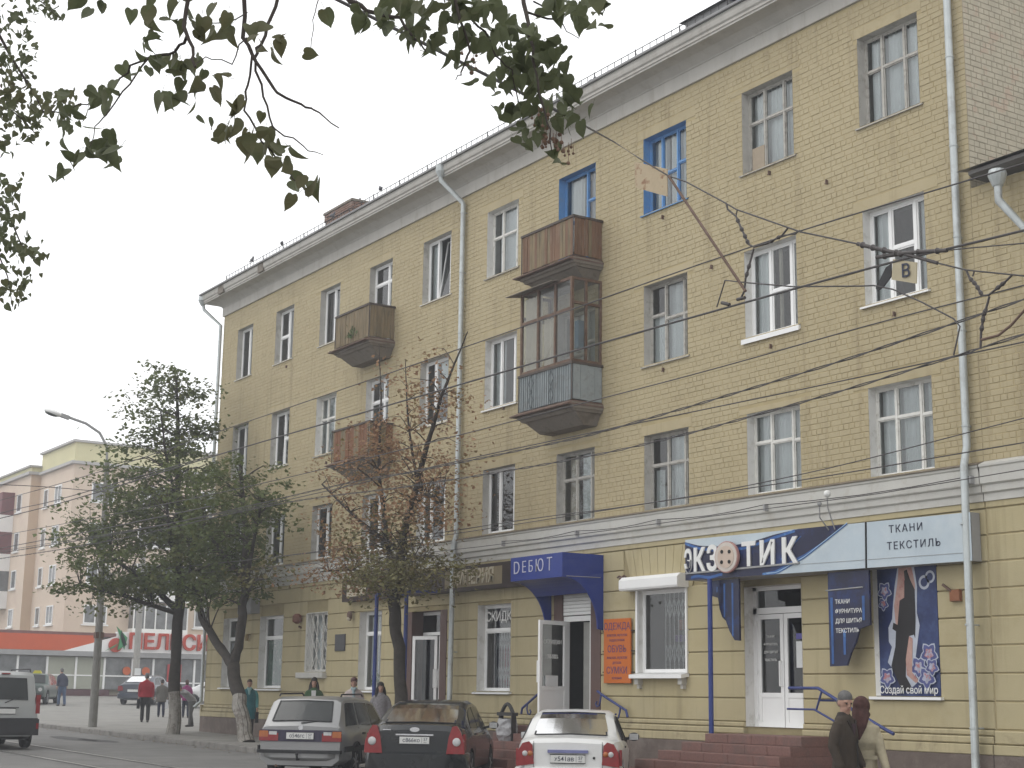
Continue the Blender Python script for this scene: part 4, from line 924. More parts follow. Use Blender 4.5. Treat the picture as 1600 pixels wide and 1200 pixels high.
# porch posts for that entrance
for x, lab in ((-33.92,'blue steel porch post left of the bare autumn tree trunk'), (-32.42,'blue steel porch post by the brown doorway')):
    tag(MB().tube([(x, 18.02, .3), (x, 18.02, 4.0)], .05, 10).bar((x,18.02,4.0),(x,FY-.1,4.05), .06).build('porch_post', m_bluemetal), lab, 'post')

# ---- porch steps
def steps(name, label, x0, x1, y0, top, n, dl, dr, tread=.31):
    t = thing(name, label, 'steps', ((x0+x1)/2, y0, 0))
    for k in range(n):
        h = .155; a, b = x0-dl*k, x1+dr*k; y = y0-tread*k; z1 = top-h*k
        m = max(2, round((b-a)/.62))
        for i in range(m):    # each step is faced with granite slabs
            s0, s1 = a+(b-a)*i/m, a+(b-a)*(i+1)/m
            MB().bbox(s0+.002, y-tread, z1-h, s1-.002, FY-.12 if k == 0 else y+.02, z1+random.uniform(-.003,.003), .008).build('step_slab', m_chip, t)
        if k: MB().box(a, y, z1-h, b, FY-.115, z1-.004).build('step_fill', m_chip, t)
    return t
steps('porch_steps', 'red granite steps up to the white double door', -21.7, -19.25, 18.5, 1.0, 6, .28, .07)
steps('porch_steps', 'red granite steps up to the open door under the blue awning', -27.8, -26.0, 18.35, 1.0, 6, .22, .0)
steps('porch_steps', 'low steps up to the brown recessed doorway', -34.5, -32.2, 18.4, 1.0, 5, .1, .1)
# ---- handrails
def handrail(label, pts_list, r=.026):
    t = thing('handrail', label, 'handrail', pts_list[0][0])
    for i, pts in enumerate(pts_list): MB().tube(pts, r if i == 0 else .018, 8).build('top_rail' if i == 0 else 'scroll_bracket', mat('handrail_blue', (.035,.05,.17), .45, .15, 6), t, smooth=50)
def scroll(x, y, z, s=1): return [(x, y, z), (x-.0*s, y-.02, z-.12), (x+.04*s, y-.02, z-.22), (x+.12*s, y-.02, z-.24), (x+.16*s, y-.02, z-.18), (x+.12*s, y-.02, z-.14)]
handrail('short blue wall handrail left of the open white door', [[(-27.95, FY-.12, 1.72), (-28.15, FY-.13, 1.66), (-28.75, FY-.16, 1.34), (-28.78, FY-.16, 1.22)], scroll(-28.55, FY-.15, 1.45)])
handrail('short blue wall handrail right of the open white door', [[(-26.02, FY-.12, 1.72), (-25.8, FY-.13, 1.63), (-25.0, FY-.16, 1.35), (-24.95, FY-.16, 1.22)], scroll(-25.2, FY-.15, 1.42, -1), scroll(-25.85, FY-.15, 1.65, -1)])
handrail('blue tubular double handrail beside the white double door steps', [[(-19.95, 18.6, 1.80), (-19.2, 18.55, 1.80), (-18.0, 18.5, 1.30), (-17.5, 18.5, 1.1)], [(-20.0, 18.6, 1.45), (-19.3, 18.55, 1.45), (-18.1, 18.5, 1.0)], [(-19.1, 18.55, 1.78), (-19.25, 18.55, 1.45)], [(-19.15, 18.55, 1.6), (-19.0, FY-.06, 1.6)]], .028)
# ---- little things on the wall
def wallbit(name, label, cat, mb, m): o = mb.build(name, m); return tag(o, label, cat)
wallbit('wall_plaque', 'dark grey memorial plaque on the wall right of the barred window', 'plaque', MB().bbox(-38.2, FY-.06, 2.72, -37.62, FY-.02, 3.17, .015), mat('plaque_stone', (.05,.05,.052), .4, .1, 8))
wl = thing('wall_lantern', 'small wall lantern between the barred window and the porch post', 'lantern', (-37.2, FY, 3.5)); MB().lathe([(.03,-.12),(.07,-.04),(.075,.06),(.04,.13)], (-37.2, FY-.14, 3.62), 10).build('lamp_body', m_rust, wl); MB().sphere((-37.2,FY-.16,3.56), .06).build('bulb', m_cream, wl); MB().bar((-37.2,FY-.14,3.74),(-37.2,FY,3.74), .03).build('arm', m_rust, wl)
wl = thing('wall_lantern', 'rusty round wall lantern left of the barred window', 'lantern', (-40.35, FY, 3.5)); MB().lathe([(.04,-.14),(.13,-.08),(.13,.08),(.06,.14)], (-40.42, FY-.16, 3.66), 12).build('lamp_body', mat('rust_red', (.17,.075,.05), .8, .2, 6), wl); MB().bar((-40.42,FY-.1,3.45),(-40.42,FY,3.40), .05).build('arm', m_rust, wl)
ac = thing('air_conditioner', 'grey outdoor air conditioner unit above the green poster window', 'air conditioner', (-43.7, FY, 3.95)); MB().bbox(-44.35, FY-.32, 3.92, -43.35, FY-.03, 4.38, .02).build('casing', m_grey, ac); MB().lathe([(.17,0),(.17,.012)], (-44.0, FY-.335, 4.15), 18, 'y').build('fan_grille', m_black, ac)
wallbit('wall_spotlight', 'small brass spotlight between the two left shop windows', 'lamp', MB().lathe([(.05,-.1),(.07,.05),(.03,.1)], (-44.0, FY-.12, 3.22), 10).bar((-44.0,FY-.1,3.28),(-44.0,FY,3.32), .03), mat('brass', (.25,.18,.07), .5, .2, 6))
wallbit('wall_ornament', 'small dark horned ornament on the wall right of the blue awning', 'ornament', MB().lathe([(.01,-.10),(.05,-.02),(.06,.05),(.02,.09)], (-25.28, FY-.05, 3.93), 8).tube([(-25.28,FY-.05,4.0),(-25.36,FY-.06,4.03),(-25.42,FY-.06,4.0)], .02, 6).tube([(-25.28,FY-.05,4.0),(-25.2,FY-.06,4.03),(-25.14,FY-.06,4.0)], .02, 6), m_brown)
rb = thing('utility_box', 'small orange utility box on the wall right of the tall poster', 'box', (-16.63, FY, 3.2)); MB().bbox(-16.72, FY-.09, 3.15, -16.52, FY-.02, 3.33, .008).build('box_body', mat('rust_orange', (.24,.10,.05), .7, .15, 6), rb); MB().bar((-16.85,FY-.08,3.42),(-16.68,FY-.08,3.31), .035).build('lever', m_rust, rb)
# insulator pegs and the cable strung along the belt course
cab = thing('wall_cable', 'thin black cable strung on pegs along the white belt course', 'cable', (-24, FY-.2, 5.0))
pts = []
for i, x in enumerate((-29.6,-26.7,-23.93,-20.81,-16.1)):
    MB().box(x-.018, FY-.22, 4.94, x+.018, FY-.12, 5.06).build('peg', m_grey, cab); pts.append((x, FY-.21, 5.05))
    if x < -16.2: nx = (-26.7,-23.93,-20.81,-16.1)[i]; pts += [(x+(nx-x)*q, FY-.21, 5.05-.06*math.sin(math.pi*q)) for q in (.25,.5,.75)]
MB().tube(pts, .008, 5).build('wire', m_black, cab)
# litter bin with a plastic bag
bn = thing('litter_bin', 'iron litter bin with a white plastic bag beside the awning steps', 'bin', (-27.5, 17.75, gz(-27.5)))
bz = gz(-27.5)+.06
g = MB()
for s in (-1, 1): g.box(-27.5+s*.24-.02, 17.7, bz, -27.5+s*.24+.02, 17.8, bz+1.05)
g.tube([(-27.5-.24+.48*i/10, 17.75, bz+1.0+.22*math.sin(math.pi*i/10)) for i in range(11)], .04, 6).box(-27.8,17.68,bz+.98,-27.2,17.82,bz+1.05); g.build('stand', m_black, bn)
g = MB(); random.seed(8)
vs = []
for i in range(9):
    for k in range(14):
        a = 2*math.pi*k/14; r = (.17+.06*math.sin(math.pi*i/8))*(1+random.uniform(-.1,.1)); vs.append((-27.5+r*math.cos(a), 17.75+r*math.sin(a), bz+.42+.5*i/8+random.uniform(-.02,.02)))
g.add(vs, [(i*14+k, i*14+(k+1)%14, (i+1)*14+(k+1)%14, (i+1)*14+k) for i in range(8) for k in range(14)]+[tuple(range(13,-1,-1)), tuple(8*14+k for k in range(14))]); g.build('plastic_bag', mat('grey_plastic', (.33,.33,.34), .45, .25, 14, .4, 30), bn)
# pigeons on the roof edge
m_pig = mat('pigeon_grey', (.10,.10,.11), .7, .3, 20)
def bird(x, y, z, rz, label):
    t = thing('pigeon', label, 'bird', (x, y, z), 'pigeons along the roof railing', rotz=rz); t.scale = (.8,.8,.8)
    MB().sphere((0,0,.10), .085, 12, 8, sc=(1.35,.8,.85)).sphere((.11,0,.19), .04, 10, 6).sphere((.085,0,.145), .045, 10, 6).add([(-.08,-.03,.10),(-.08,.03,.10),(-.26,.035,.06),(-.26,-.035,.06),(-.08,0,.13),(-.25,0,.075)],[(0,1,2,3),(0,3,5,4),(1,4,5,2)]).build('body', m_pig, t, smooth=True)
    MB().add([(.145,0,.195),(.145,.012,.188),(.145,-.012,.188),(.18,0,.182)],[(0,1,3),(0,3,2),(1,2,3)]).build('beak', m_dark, t)
    MB().tube([(0,.03,.04),(.01,.03,0)], .006, 4).tube([(0,-.03,.04),(.01,-.03,0)], .006, 4).build('leg', m_rust, t)
for i, (x, y, z, rz, lab) in enumerate(((-42.9,19.05,15.28,2.6,'pigeon perched on the railing left of the red chimney, lower one'), (-40.0+.6,19.05,15.28,.4,'pigeon perched on the railing nearest the red chimney'), (-42.0,21.2,16.81,.2,'pigeon standing on top of the red brick chimney'), (-36.4,19.05,15.28,2.9,'pigeon perched on the railing right of the red chimney'), (-29.4,19.05,15.28,1.5,'pigeon on the railing above the white old window'), (-26.2,18.9,14.93,.3,'pigeon by the roof edge beside the foreground leaves'), (-45.2,19.05,15.28,0,'pigeon at the far left end of the railing'))): bird(x, y, z, rz, lab)

# ------------------------------------------------------------------ lower neighbouring building on the right
nb = thing('neighbour_building', 'lower yellow brick neighbour building at the right edge with a dark eave', 'building', (-8, FY, 0))
NX1 = 2.0
MB().quad((XR+.004,FY,-.3),(NX1,FY,-.3),(NX1,FY,9.75),(XR+.004,FY,9.75)).build('upper_wall', m_mortar, nb, fixn=False)
nbl = lay(XR+.01, -9, 5.29, 9.75, [], None); nnear = set(sorted([b for b in nbl if b[3] and b[0] < -14.4], key=lambda b: b[0]**2+(b[2]-1.6)**2)[:230]); g = MB()
for b in nbl:
    if b in nnear: o = link('brick', brick_mesh(b[1]-b[0], 'f', m_brick), nb); o.location = (b[0], FY+random.uniform(-.004,.004), b[2])
    else: g.bbox(b[0], FY-DEP+random.uniform(-.004,.004), b[2], b[1], FY+.002, b[2]+BH, .006)
tag(g.build('brick_courses', m_brick, nb, fixn=False), kind='stuff')
for a, b in zip(LEV, LEV[1:]):
    for i in range(4): MB().bbox(XR+.03+i*4.4+(.004 if i else 0), FY-.018, a+.010, XR+.03+(i+1)*4.4, FY+.0, b-.010, .012).build('block', m_block, nb)
MB().bbox(XR+.02, FY-.03, 4.56, NX1, FY, 4.66, .008).build('band_course', m_block, nb); MB().bbox(XR+.02, FY-.075, .99, NX1, FY, 1.19, .02).bbox(XR+.02, FY-.10, .83, NX1, FY, .98, .012).build('base_moulding', m_base, nb); MB().box(XR+.02, FY-.09, -.3, NX1, FY, .826).build('plinth', m_plinth, nb)
prof = [(0,4.66),(.05,4.66),(.05,4.775),(.09,4.80),(.09,4.90),(.13,4.93),(.13,5.17),(.15,5.19),(.15,5.225),(0,5.29)]
MB().prism([(XR+.02, FY-o, z) for o, z in prof], (NX1-XR, 0, 0)).build('belt_course', m_white, nb)
MB().prism([(XR+.25, FY+.1, 9.80), (XR+.25, FY-.25, 9.80), (XR+.25, FY-.34, 9.84), (XR+.25, FY-.34, 9.90), (XR+.25, FY+.1, 10.0)], (NX1-XR, 0, 0)).build('eave', mat('dark_eave', (.11,.105,.10), .7, .15, 4), nb)
MB().add([(XR+.05,FY-.4,9.93),(NX1,FY-.4,9.93),(NX1,FY+6,11.2),(XR+.05,FY+6,11.2)],[(0,1,2,3)]).build('roof', m_roof, nb, fixn=False)
np_ = MB().tube([(-15.15,FY-.38,9.6),(-15.15,FY-.38,9.25),(-14.75,FY-.12,8.6),(-14.75,FY-.12,1.0)], .065, 12).build('downpipe', m_zinc, nb, smooth=50); MB().lathe([(.13,0),(.15,-.08),(.13,-.14),(.08,-.26)], (-15.15,FY-.38,9.74), 12).build('rain_hopper', m_zinc, np_)
# ------------------------------------------------------------------ vehicles
def paint(name, col, metal=.0, rough=.32): return mat(name, col, rough, .05, 1.5, .03, 200, metal=metal, coat=.5, col2=(col[0]*.8+.02, col[1]*.8+.018, col[2]*.8+.014, .5), f2=(.5,.7), s2=3)
m_tyre = mat('tyre_rubber', (.018,.018,.018), .85, .2, 20, .3, 80); m_rim = mat('wheel_alloy', (.33,.33,.34), .4, .1, 8, metal=.6)
m_cglass = glass('car_glass', tint=(.45,.48,.47), solid=.92, body=(.028,.031,.031), wob=.0, ior=1.33, rough=.08); m_trim = mat('black_plastic', (.022,.022,.024), .6, .15, 12)
m_redl = mat('red_lamp', (.22,.014,.016), .2, .15, 14, spec=.6); m_orl = mat('amber_lamp', (.35,.10,.02), .25, .15, 14, spec=.6); m_whl = mat('clear_lamp', (.45,.45,.45), .2, .2, 16, spec=.6)
m_plate = mat('number_plate', (.60,.60,.58), .5, .05, 10); m_chrome = mat('chrome', (.55,.55,.56), .2, .05, metal=.9)
def lerpl(L, x):
    if x <= L[0][0]: return L[0][1]
    for (a, b), (c, d) in zip(L, L[1:]):
        if a <= x <= c: return b+(d-b)*(x-a)/(c-a+1e-9)
    return L[-1][1]
class Car:
    def __init__(s, name, label, loc, head, sp, body, group=None):
        s.sp = sp; s.body = body; L = sp['L']; hx = L/2
        s.t = thing(name, label, 'car' if 'van' not in name else 'van', loc, group, rotz=math.pi/2-head)
        s.hx = hx
        xs_ = sorted({-hx, -hx+.02, -hx+.06, hx-.06, hx-.02, hx} | {round(-hx+.12+i*(L-.24)/34, 3) for i in range(35)} | {p[0] for p in sp['top'] if -hx < p[0] < hx})
        for ax in sp['axles']: xs_ += [ax+d for d in (-.385,-.36,-.30,-.2,-.1,0,.1,.2,.3,.36,.385)]
        xs_ = sorted(set(xs_)); g = MB(); v = []; K = 9
        for x in xs_:
            P = s.sec(x); v += [(x, -y, z) for (y, z) in P] + [(x, y, z) for (y, z) in P[-2:0:-1]]
        n = 2*K-2; f = []
        for i in range(len(xs_)-1):
            for k in range(n): f.append((i*n+k, (i+1)*n+k, (i+1)*n+(k+1) % n, i*n+(k+1) % n))
        f += [tuple(range(n)), tuple((len(xs_)-1)*n+k for k in range(n-1, -1, -1))]
        g.add(v, f); s.b = g.build('body', body, s.t, smooth=32)
        # dark floor and wheel wells
        MB().box(-hx+.25, -sp['W']/2+.16, .22, hx-.3, sp['W']/2-.16, .5).build('floor_pan', m_trim, s.t)
        for ax in sp['axles']:
            for sy in (-1, 1): s.wheel(ax, sy*(sp['W']/2-.115))
    def zb(s, x):
        z = s.sp.get('zb', .24)
        for ax in s.sp['axles']:
            d = abs(x-ax)
            if d < .365: z = max(z, .30+math.sqrt(max(0, .365**2-d*d)))
        return z
    def sec(s, x):
        sp = s.sp; hw = sp['W']/2*lerpl(sp['plan'], abs(x) if not sp.get('asym') else x); zb = s.zb(x); belt = lerpl(sp['belt'], x); top = max(lerpl(sp['top'], x), belt+.002)
        arch = zb > sp.get('zb', .24)+.01; z2 = zb+(.015 if arch else .10); zm = max(z2+.02, (z2+belt)/2)
        hr = hw*.92-(top-belt)*sp.get('tumble', .30) if top-belt > .1 else hw*.90-(top-belt)*.5
        k = min(1, (top-belt)/.1)
        return [(0, zb), (hw*.80, zb), (hw*.975, z2), (hw, zm), (hw*.985, belt-.08 if belt-.08 > zm else zm+.01), (hw*.945, belt), (hr, top-.05*k), (hr-.09, top), (0, top+.018)]
    def side(s, x, t, sy=-1, off=.006):
        P = s.sec(x); a, b = P[5], P[6]; y = a[0]+(b[0]-a[0])*t; z = a[1]+(b[1]-a[1])*t
        return (x, sy*(y+off), z)
    def roof(s, x, u, off=.008):
        P = s.sec(x); hr = P[7][0]; z = P[7][1]+(P[8][1]-P[7][1])*(1-u*u); return (x-off*.7, u*hr, z+off)
    def wheel(s, x, y):
        r = s.sp.get('wr', .305); sy = 1 if y > 0 else -1; g = MB()
        g.lathe([(r*.62,-.09),(r*.93,-.095),(r,-.06),(r,.06),(r*.93,.095),(r*.62,.09)], (x, y, r), 24, 'y'); w = g.build('wheel', m_tyre, s.t, smooth=40)
        q = MB(); q.lathe([(r*.63,.0),(r*.63,.02),(r*.54,.02),(r*.54,.0)], (x, y+sy*.075, r), 20, 'y'); yc = y+sy*.085
        q.lathe([(r*.16,-.012),(r*.16,.012)], (x, yc, r), 12, 'y')
        for k in range(s.sp.get('spokes', 7)):
            a = 2*math.pi*k/s.sp.get('spokes', 7); q.bar((x, yc, r), (x+r*.58*math.cos(a), yc, r+r*.58*math.sin(a)), .035, .02, up=(0,1,0))
        q.build('rim', m_rim, w); MB().lathe([(r*.55,-.01),(r*.55,.005)], (x, y+sy*.055, r), 16, 'y').build('brake_disc', m_trim, w)
    def sidewin(s, x0, x1, x0t, x1t, both=True, t0=.08, t1=.9, m=None):
        for sy in ((-1, 1) if both else (-1,)):
            n = 6; v = []
            for i in range(n+1):
                q = i/n; v += [s.side(x0+(x1-x0)*q, t0, sy), s.side(x0t+(x1t-x0t)*q, t1, sy)]
            MB().add(v, [(2*i, 2*i+2, 2*i+3, 2*i+1) for i in range(n)]).build('side_window', m or m_cglass, s.t, fixn=False)
            if s.sp.get('seal'): 
                g = MB(); P = [s.side(x0,t0,sy,.009), s.side(x1,t0,sy,.009), s.side(x1t,t1,sy,.009), s.side(x0t,t1,sy,.009)]
                for a, b in zip(P, P[1:]+P[:1]): g.bar(a, b, .022)
                g.build('window_seal', m_trim, s.t)
    def screen(s, x0, x1, u0=.9, u1=.9, name='rear_window', m=None, frame=True):
        n = 8; v = []; X = [x0+(x1-x0)*j/5 for j in range(6)]
        for j, x in enumerate(X):
            uu = u0+(u1-u0)*j/5
            for i in range(n+1): v.append(s.roof(x, -uu+2*uu*i/n))
        w = MB().add(v, [(j*(n+1)+i, j*(n+1)+i+1, (j+1)*(n+1)+i+1, (j+1)*(n+1)+i) for j in range(5) for i in range(n)]).build(name, m or m_cglass, s.t, fixn=False)
        if frame:
            g = MB(); P = [s.roof(x, u, .010) for x, u in [(x0, -u0), (x0, 0), (x0, u0), (x1, u1), (x1, 0), (x1, -u1)]]
            for a, b in zip(P, P[1:]+P[:1]): g.bar(a, b, .026, .012)
            g.build('window_seal', m_trim, s.t)
        return w
    def rear(s, pts, m, name, th=.03, x=None, wrap=0):
        """polygon (y,z) plate on the tail; mirrored by the caller"""
        x = -s.hx-.004 if x is None else x
        return MB().prism([(x-th, y, z) for y, z in pts], (th+.06, 0, 0)).build(name, m, s.t)
    def plate(s, z, txt, reg, x=None, y=0):
        x = -s.hx-.03 if x is None else x
        p = MB().box(x-.012, y-.26, z-.057, x, y+.26, z+.057).build('number_plate', m_plate, s.t)
        MB().box(x-.008, y-.272, z-.069, x+.004, y+.272, z-.0575).box(x-.008, y-.272, z+.0575, x+.004, y+.272, z+.069).build('plate_frame', m_trim, p)
        if not txt: return
        k = dict(ext=.001, bold=.004); R_ = (0,-1,0)
        lettering(txt, .098, m_ink, (x-.014, y+.055, z-.002), R_, (0,0,1), p, xs=.98, **k)
        lettering(reg, .068, m_ink, (x-.014, y-.195, z+.014), R_, (0,0,1), p, **k); lettering('RUS', .028, m_ink, (x-.014, y-.19, z-.036), R_, (0,0,1), p, ext=.001)
        MB().box(x-.0135, y-.13, z-.05, x-.0125, y-.126, z+.05).build('plate_line', m_ink, p)
    def mirror(s, x, z, m):
        for sy in (-1, 1):
            y = sy*(s.sp['W']/2+.09); g = MB().sphere((x, y, z), .1, 12, 8, sc=(.6,.95,.72)).build('mirror', m, s.t, smooth=True)
            MB().box(x-.062, y-.075, z-.05, x-.058, y+.075, z+.05).build('mirror_glass', m_whl, g); MB().bar((x, y-sy*.06, z-.02), (x+.03, y-sy*.17, z-.05), .04).build('mirror_arm', m_trim, g)
    def bumper(s, x, z0, z1, m, name='bumper', out=.10):
        """rounded bumper bar wrapping the tail"""
        w = s.sp['W']/2*.985; g = MB(); pl = [(x+.55, -w-.012), (x+.2, -w-.012), (x+.02, -w+.10), (x-out*.7, -w*.6), (x-out, 0), (x-out*.7, w*.6), (x+.02, w-.10), (x+.2, w+.012), (x+.55, w+.012)]
        rings = [[(px_, py_, z0), (px_-.0, py_, z0)] for px_, py_ in pl]; v = []
        for (px_, py_) in pl: v += [(px_+.05, py_*.97, z0), (px_, py_, z0+.05), (px_, py_, z1-.04), (px_+.05, py_*.96, z1)]
        f = [(i*4+k, (i+1)*4+k, (i+1)*4+k+1, i*4+k+1) for i in range(len(pl)-1) for k in range(3)]
        v += [(x+.6, 0, z0), (x+.6, 0, z1)]; a, b = len(v)-2, len(v)-1
        f += [(i*4, a, (i+1)*4) for i in range(len(pl)-1)] + [(i*4+3, (i+1)*4+3, b) for i in range(len(pl)-1)]
        g.add(v, f); return g.build(name, m, s.t, smooth=45)
def spot(px_az, d, L, head, dz=-.13):
    """rear bumper at distance d on bearing px_az (degrees), body pointing along head"""
    a = R(px_az); x, y = d*math.sin(a), d*math.cos(a); c = (x+L/2*math.sin(head), y+L/2*math.cos(head)); return (c[0], c[1], gz(c[0], dz))
# -- white sedan
sp = dict(L=4.35, W=1.68, axles=(-1.27, 1.22), wr=.29, plan=[(0,1),(1.2,.995),(1.75,.96),(2.0,.90),(2.12,.85),(2.175,.80)], seal=1,
  belt=[(-2.175,.90),(-2.0,.955),(-1.2,.96),(.6,.90),(1.1,.86),(2.0,.72),(2.175,.60)],
  top=[(-2.175,.93),(-2.12,.995),(-1.9,1.015),(-1.55,1.02),(-.98,1.33),(-.6,1.405),(0,1.42),(.35,1.38),(1.15,.93),(1.9,.80),(2.175,.62)])
H = R(-51); white = paint('white_car_paint', (.66,.66,.65))
c = Car('white_sedan', 'white sedan parked nose to the kerb nearest the granite steps', spot(-54.95, 24.3, 4.35, H), H, sp, white, 'cars parked nose to the kerb')
c.screen(-1.52, -.80, .93, .90); c.screen(1.10, .42, .9, .88, 'windscreen'); c.sidewin(-1.15, -.35, -.95, -.38); c.sidewin(-.28, .85, -.28, .28)
for sy in (-1, 1):
    c.rear([(sy*.52,.62),(sy*.79,.58),(sy*.775,.80),(sy*.70,.93),(sy*.60,.955),(sy*.545,.90)], m_redl, 'tail_lamp', .025)
    for q, yy in enumerate((.58,.66)): MB().sphere((-2.205, sy*yy, .775), .042, 12, 8, sc=(.5,1,1)).build('lamp_lens', m_whl if q else m_orl, c.t, smooth=True)
    MB().box(-2.0, sy*.80-.02, .60, -1.86, sy*.80+.02, .84).build('tail_lamp', m_redl, c.t)
c.bumper(-2.175, .26, .58, white); c.plate(.70, 'х541ав', '57', -2.20); MB().box(-2.225, -.31, .79, -2.16, .31, .835).build('boot_handle', m_bluemetal if False else mat('violet_trim', (.16,.17,.33), .35, .08), c.t)
MB().box(-2.19, -.53, .57, -2.178, .53, .576).box(-2.19, .525, .57, -2.17, .531, .96).box(-2.19, -.531, .57, -2.17, -.525, .96).build('boot_seam', m_trim, c.t); MB().lathe([(.02,0),(.02,.01)], (-2.19,-.40,.72), 10, 'x').build('boot_lock', m_trim, c.t)
c.mirror(.72, .98, m_trim); MB().box(-.9, -.845, .84, -.72, -.83, .87).build('door_handle', m_trim, c.t); MB().tube([(-1.5,-.4,.2),(-2.2,-.45,.22)], .025, 8).build('exhaust', m_trim, c.t)
# -- black saloon
sp = dict(L=4.48, W=1.80, axles=(-1.30, 1.34), wr=.315, plan=[(0,1),(1.3,.995),(1.9,.96),(2.1,.91),(2.2,.86),(2.24,.82)], spokes=5, zb=.23,
  belt=[(-2.24,.95),(-2.0,1.0),(-1.2,1.0),(.6,.95),(1.2,.90),(2.0,.76),(2.24,.62)],
  top=[(-2.24,.98),(-2.18,1.07),(-1.95,1.085),(-1.72,1.09),(-1.0,1.38),(-.5,1.475),(.05,1.495),(.5,1.44),(1.35,.99),(2.0,.85),(2.24,.64)])
H = R(-50.5); black = paint('black_car_paint', (.012,.014,.016), rough=.22)
c = Car('black_saloon', 'black saloon with big red tail lamps parked between the white sedan and the silver estate', spot(-60.5, 27.4, 4.48, H), H, sp, black, 'cars parked nose to the kerb')
c.screen(-1.70, -.75, .95, .92); c.screen(1.28, .55, .9, .88, 'windscreen'); c.sidewin(-1.30, -.42, -.98, -.46); c.sidewin(-.34, .95, -.36, .36)
for sy in (-1, 1):
    c.rear([(sy*.56,.60),(sy*.88,.60),(sy*.865,.80),(sy*.80,.98),(sy*.74,1.07),(sy*.66,1.06),(sy*.60,.88)], m_redl, 'tail_lamp', .03)
    MB().sphere((-2.285, sy*.74, .80), .072, 14, 8, sc=(.35,1,1)).build('lamp_lens', m_whl, c.t, smooth=True); MB().box(-2.12, sy*.845-.02, .64, -1.95, sy*.845+.02, .93).build('tail_lamp', m_redl, c.t)
c.bumper(-2.24, .24, .62, black, out=.11); c.plate(.82, 'с866ко', '57', -2.262)
g = MB()
for i in range(20): pass
MB().lathe([(.085,0),(.085,.012),(.07,.014)], (0,0,0), 20, 'x').build('boot_badge', m_chrome, c.t).matrix_basis = Matrix.Translation((-2.265,0,1.0)) @ Matrix.Diagonal((1,1.0,.48,1))
MB().box(-2.275, -.33, .90, -2.235, .33, .925).build('boot_handle', m_chrome, c.t); MB().box(-2.262, .42, .985, -2.25, .56, 1.0).build('boot_lettering_bar', m_chrome, c.t)
c.mirror(.82, 1.04, m_trim); MB().box(-.98, -.905, .90, -.78, -.89, .93).box(.2, -.905, .89, .4, -.89, .92).build('door_handle', black, c.t)
# -- silver estate
sp = dict(L=4.57, W=1.70, axles=(-1.38, 1.25), wr=.30, plan=[(0,1),(1.4,1),(2.0,.985),(2.2,.95),(2.285,.90)], seal=0, tumble=.22, zb=.25,
  belt=[(-2.285,.93),(-1.2,.94),(.6,.90),(1.1,.86),(2.0,.74),(2.285,.62)],
  top=[(-2.285,.95),(-2.24,1.02),(-1.92,1.44),(-1.7,1.49),(-.6,1.50),(.1,1.47),(.4,1.40),(1.15,.94),(2.0,.82),(2.285,.66)])
H = R(-47.5); silver = paint('silver_car_paint', (.26,.26,.26), metal=.35)
c = Car('silver_estate', 'silver estate car with a roof rail parked leftmost of the three at the kerb', spot(-64.6, 29.6, 4.57, H), H, sp, silver, 'cars parked nose to the kerb')
c.screen(-2.225, -1.95, .92, .88); c.screen(1.10, .42, .9, .88, 'windscreen')
c.sidewin(-2.02, -1.22, -1.78, -1.20); c.sidewin(-1.12, -.25, -1.12, -.25); c.sidewin(-.17, .88, -.17, .30)
m_band = mat('dark_tail_band', (.035,.03,.055), .4, .15, 8)
MB().box(-2.305, -.78, .68, -2.26, .78, .89).build('tail_band', m_band, c.t)
for sy in (-1, 1):
    MB().box(-2.315, min(sy*.42, sy*.79), .69, -2.27, max(sy*.42, sy*.79), .83).build('tail_lamp', m_redl, c.t); MB().box(-2.317, min(sy*.62, sy*.79), .76, -2.30, max(sy*.62, sy*.79), .87).build('indicator_lamp', m_orl, c.t); MB().box(-2.317, min(sy*.45, sy*.6), .80, -2.30, max(sy*.45, sy*.6), .86).build('reversing_lamp', m_whl, c.t)
    MB().tube([(-1.75,sy*.60,1.505),(-1.7,sy*.60,1.545),(-.3,sy*.60,1.555),(-.2,sy*.60,1.51)], .016, 6).build('roof_rail', m_trim, c.t)
    MB().box(-2.2, sy*.84-.012, .50, 1.9, sy*.84+.012, .60).build('side_strip', m_trim, c.t); MB().box(-1.0, sy*.845-.01, .80, -.8, sy*.845+.01, .84).build('door_handle', m_trim, c.t)
for sy in (-1, 1):
    for xx in (-1.17, -.21): MB().bar(c.side(xx, -.0, sy, .004), (xx, sy*.856, .35), .012).build('door_seam', m_trim, c.t)
c.bumper(-2.285, .34, .56, silver, out=.09); MB().box(-2.39, -.80, .47, -2.27, .80, .53).build('bumper_strip', m_trim, c.t); MB().box(-2.2, -.6, .24, -2.1, .6, .36).build('rear_valance', m_trim, c.t)
c.plate(.785, 'о546гс', '57', -2.318); MB().lathe([(.045,0),(.045,.01),(.036,.012)], (-2.29,0,.935), 16, 'x').build('boot_badge', m_chrome, c.t); MB().bar((-2.27,.0,1.02),(-2.20,-.42,1.05), .018).build('rear_wiper', m_trim, c.t)
MB().tube([(-2.3,0,.36),(-2.45,0,.36),(-2.47,0,.44)], .02, 6).sphere((-2.47,0,.46), .03).build('tow_hook', m_trim, c.t); MB().tube([(-1.6,.45,.24),(-2.3,.45,.24)], .025, 8).build('exhaust', m_rust, c.t); c.mirror(.75, .98, m_trim)
for ax in sp['axles']:
    for sy in (-1, 1): MB().tube([(ax+.375*math.cos(a), sy*.845, .30+.375*math.sin(a)) for a in [math.pi*k/12 for k in range(13)]], .014, 5).build('arch_lip', m_trim, c.t)
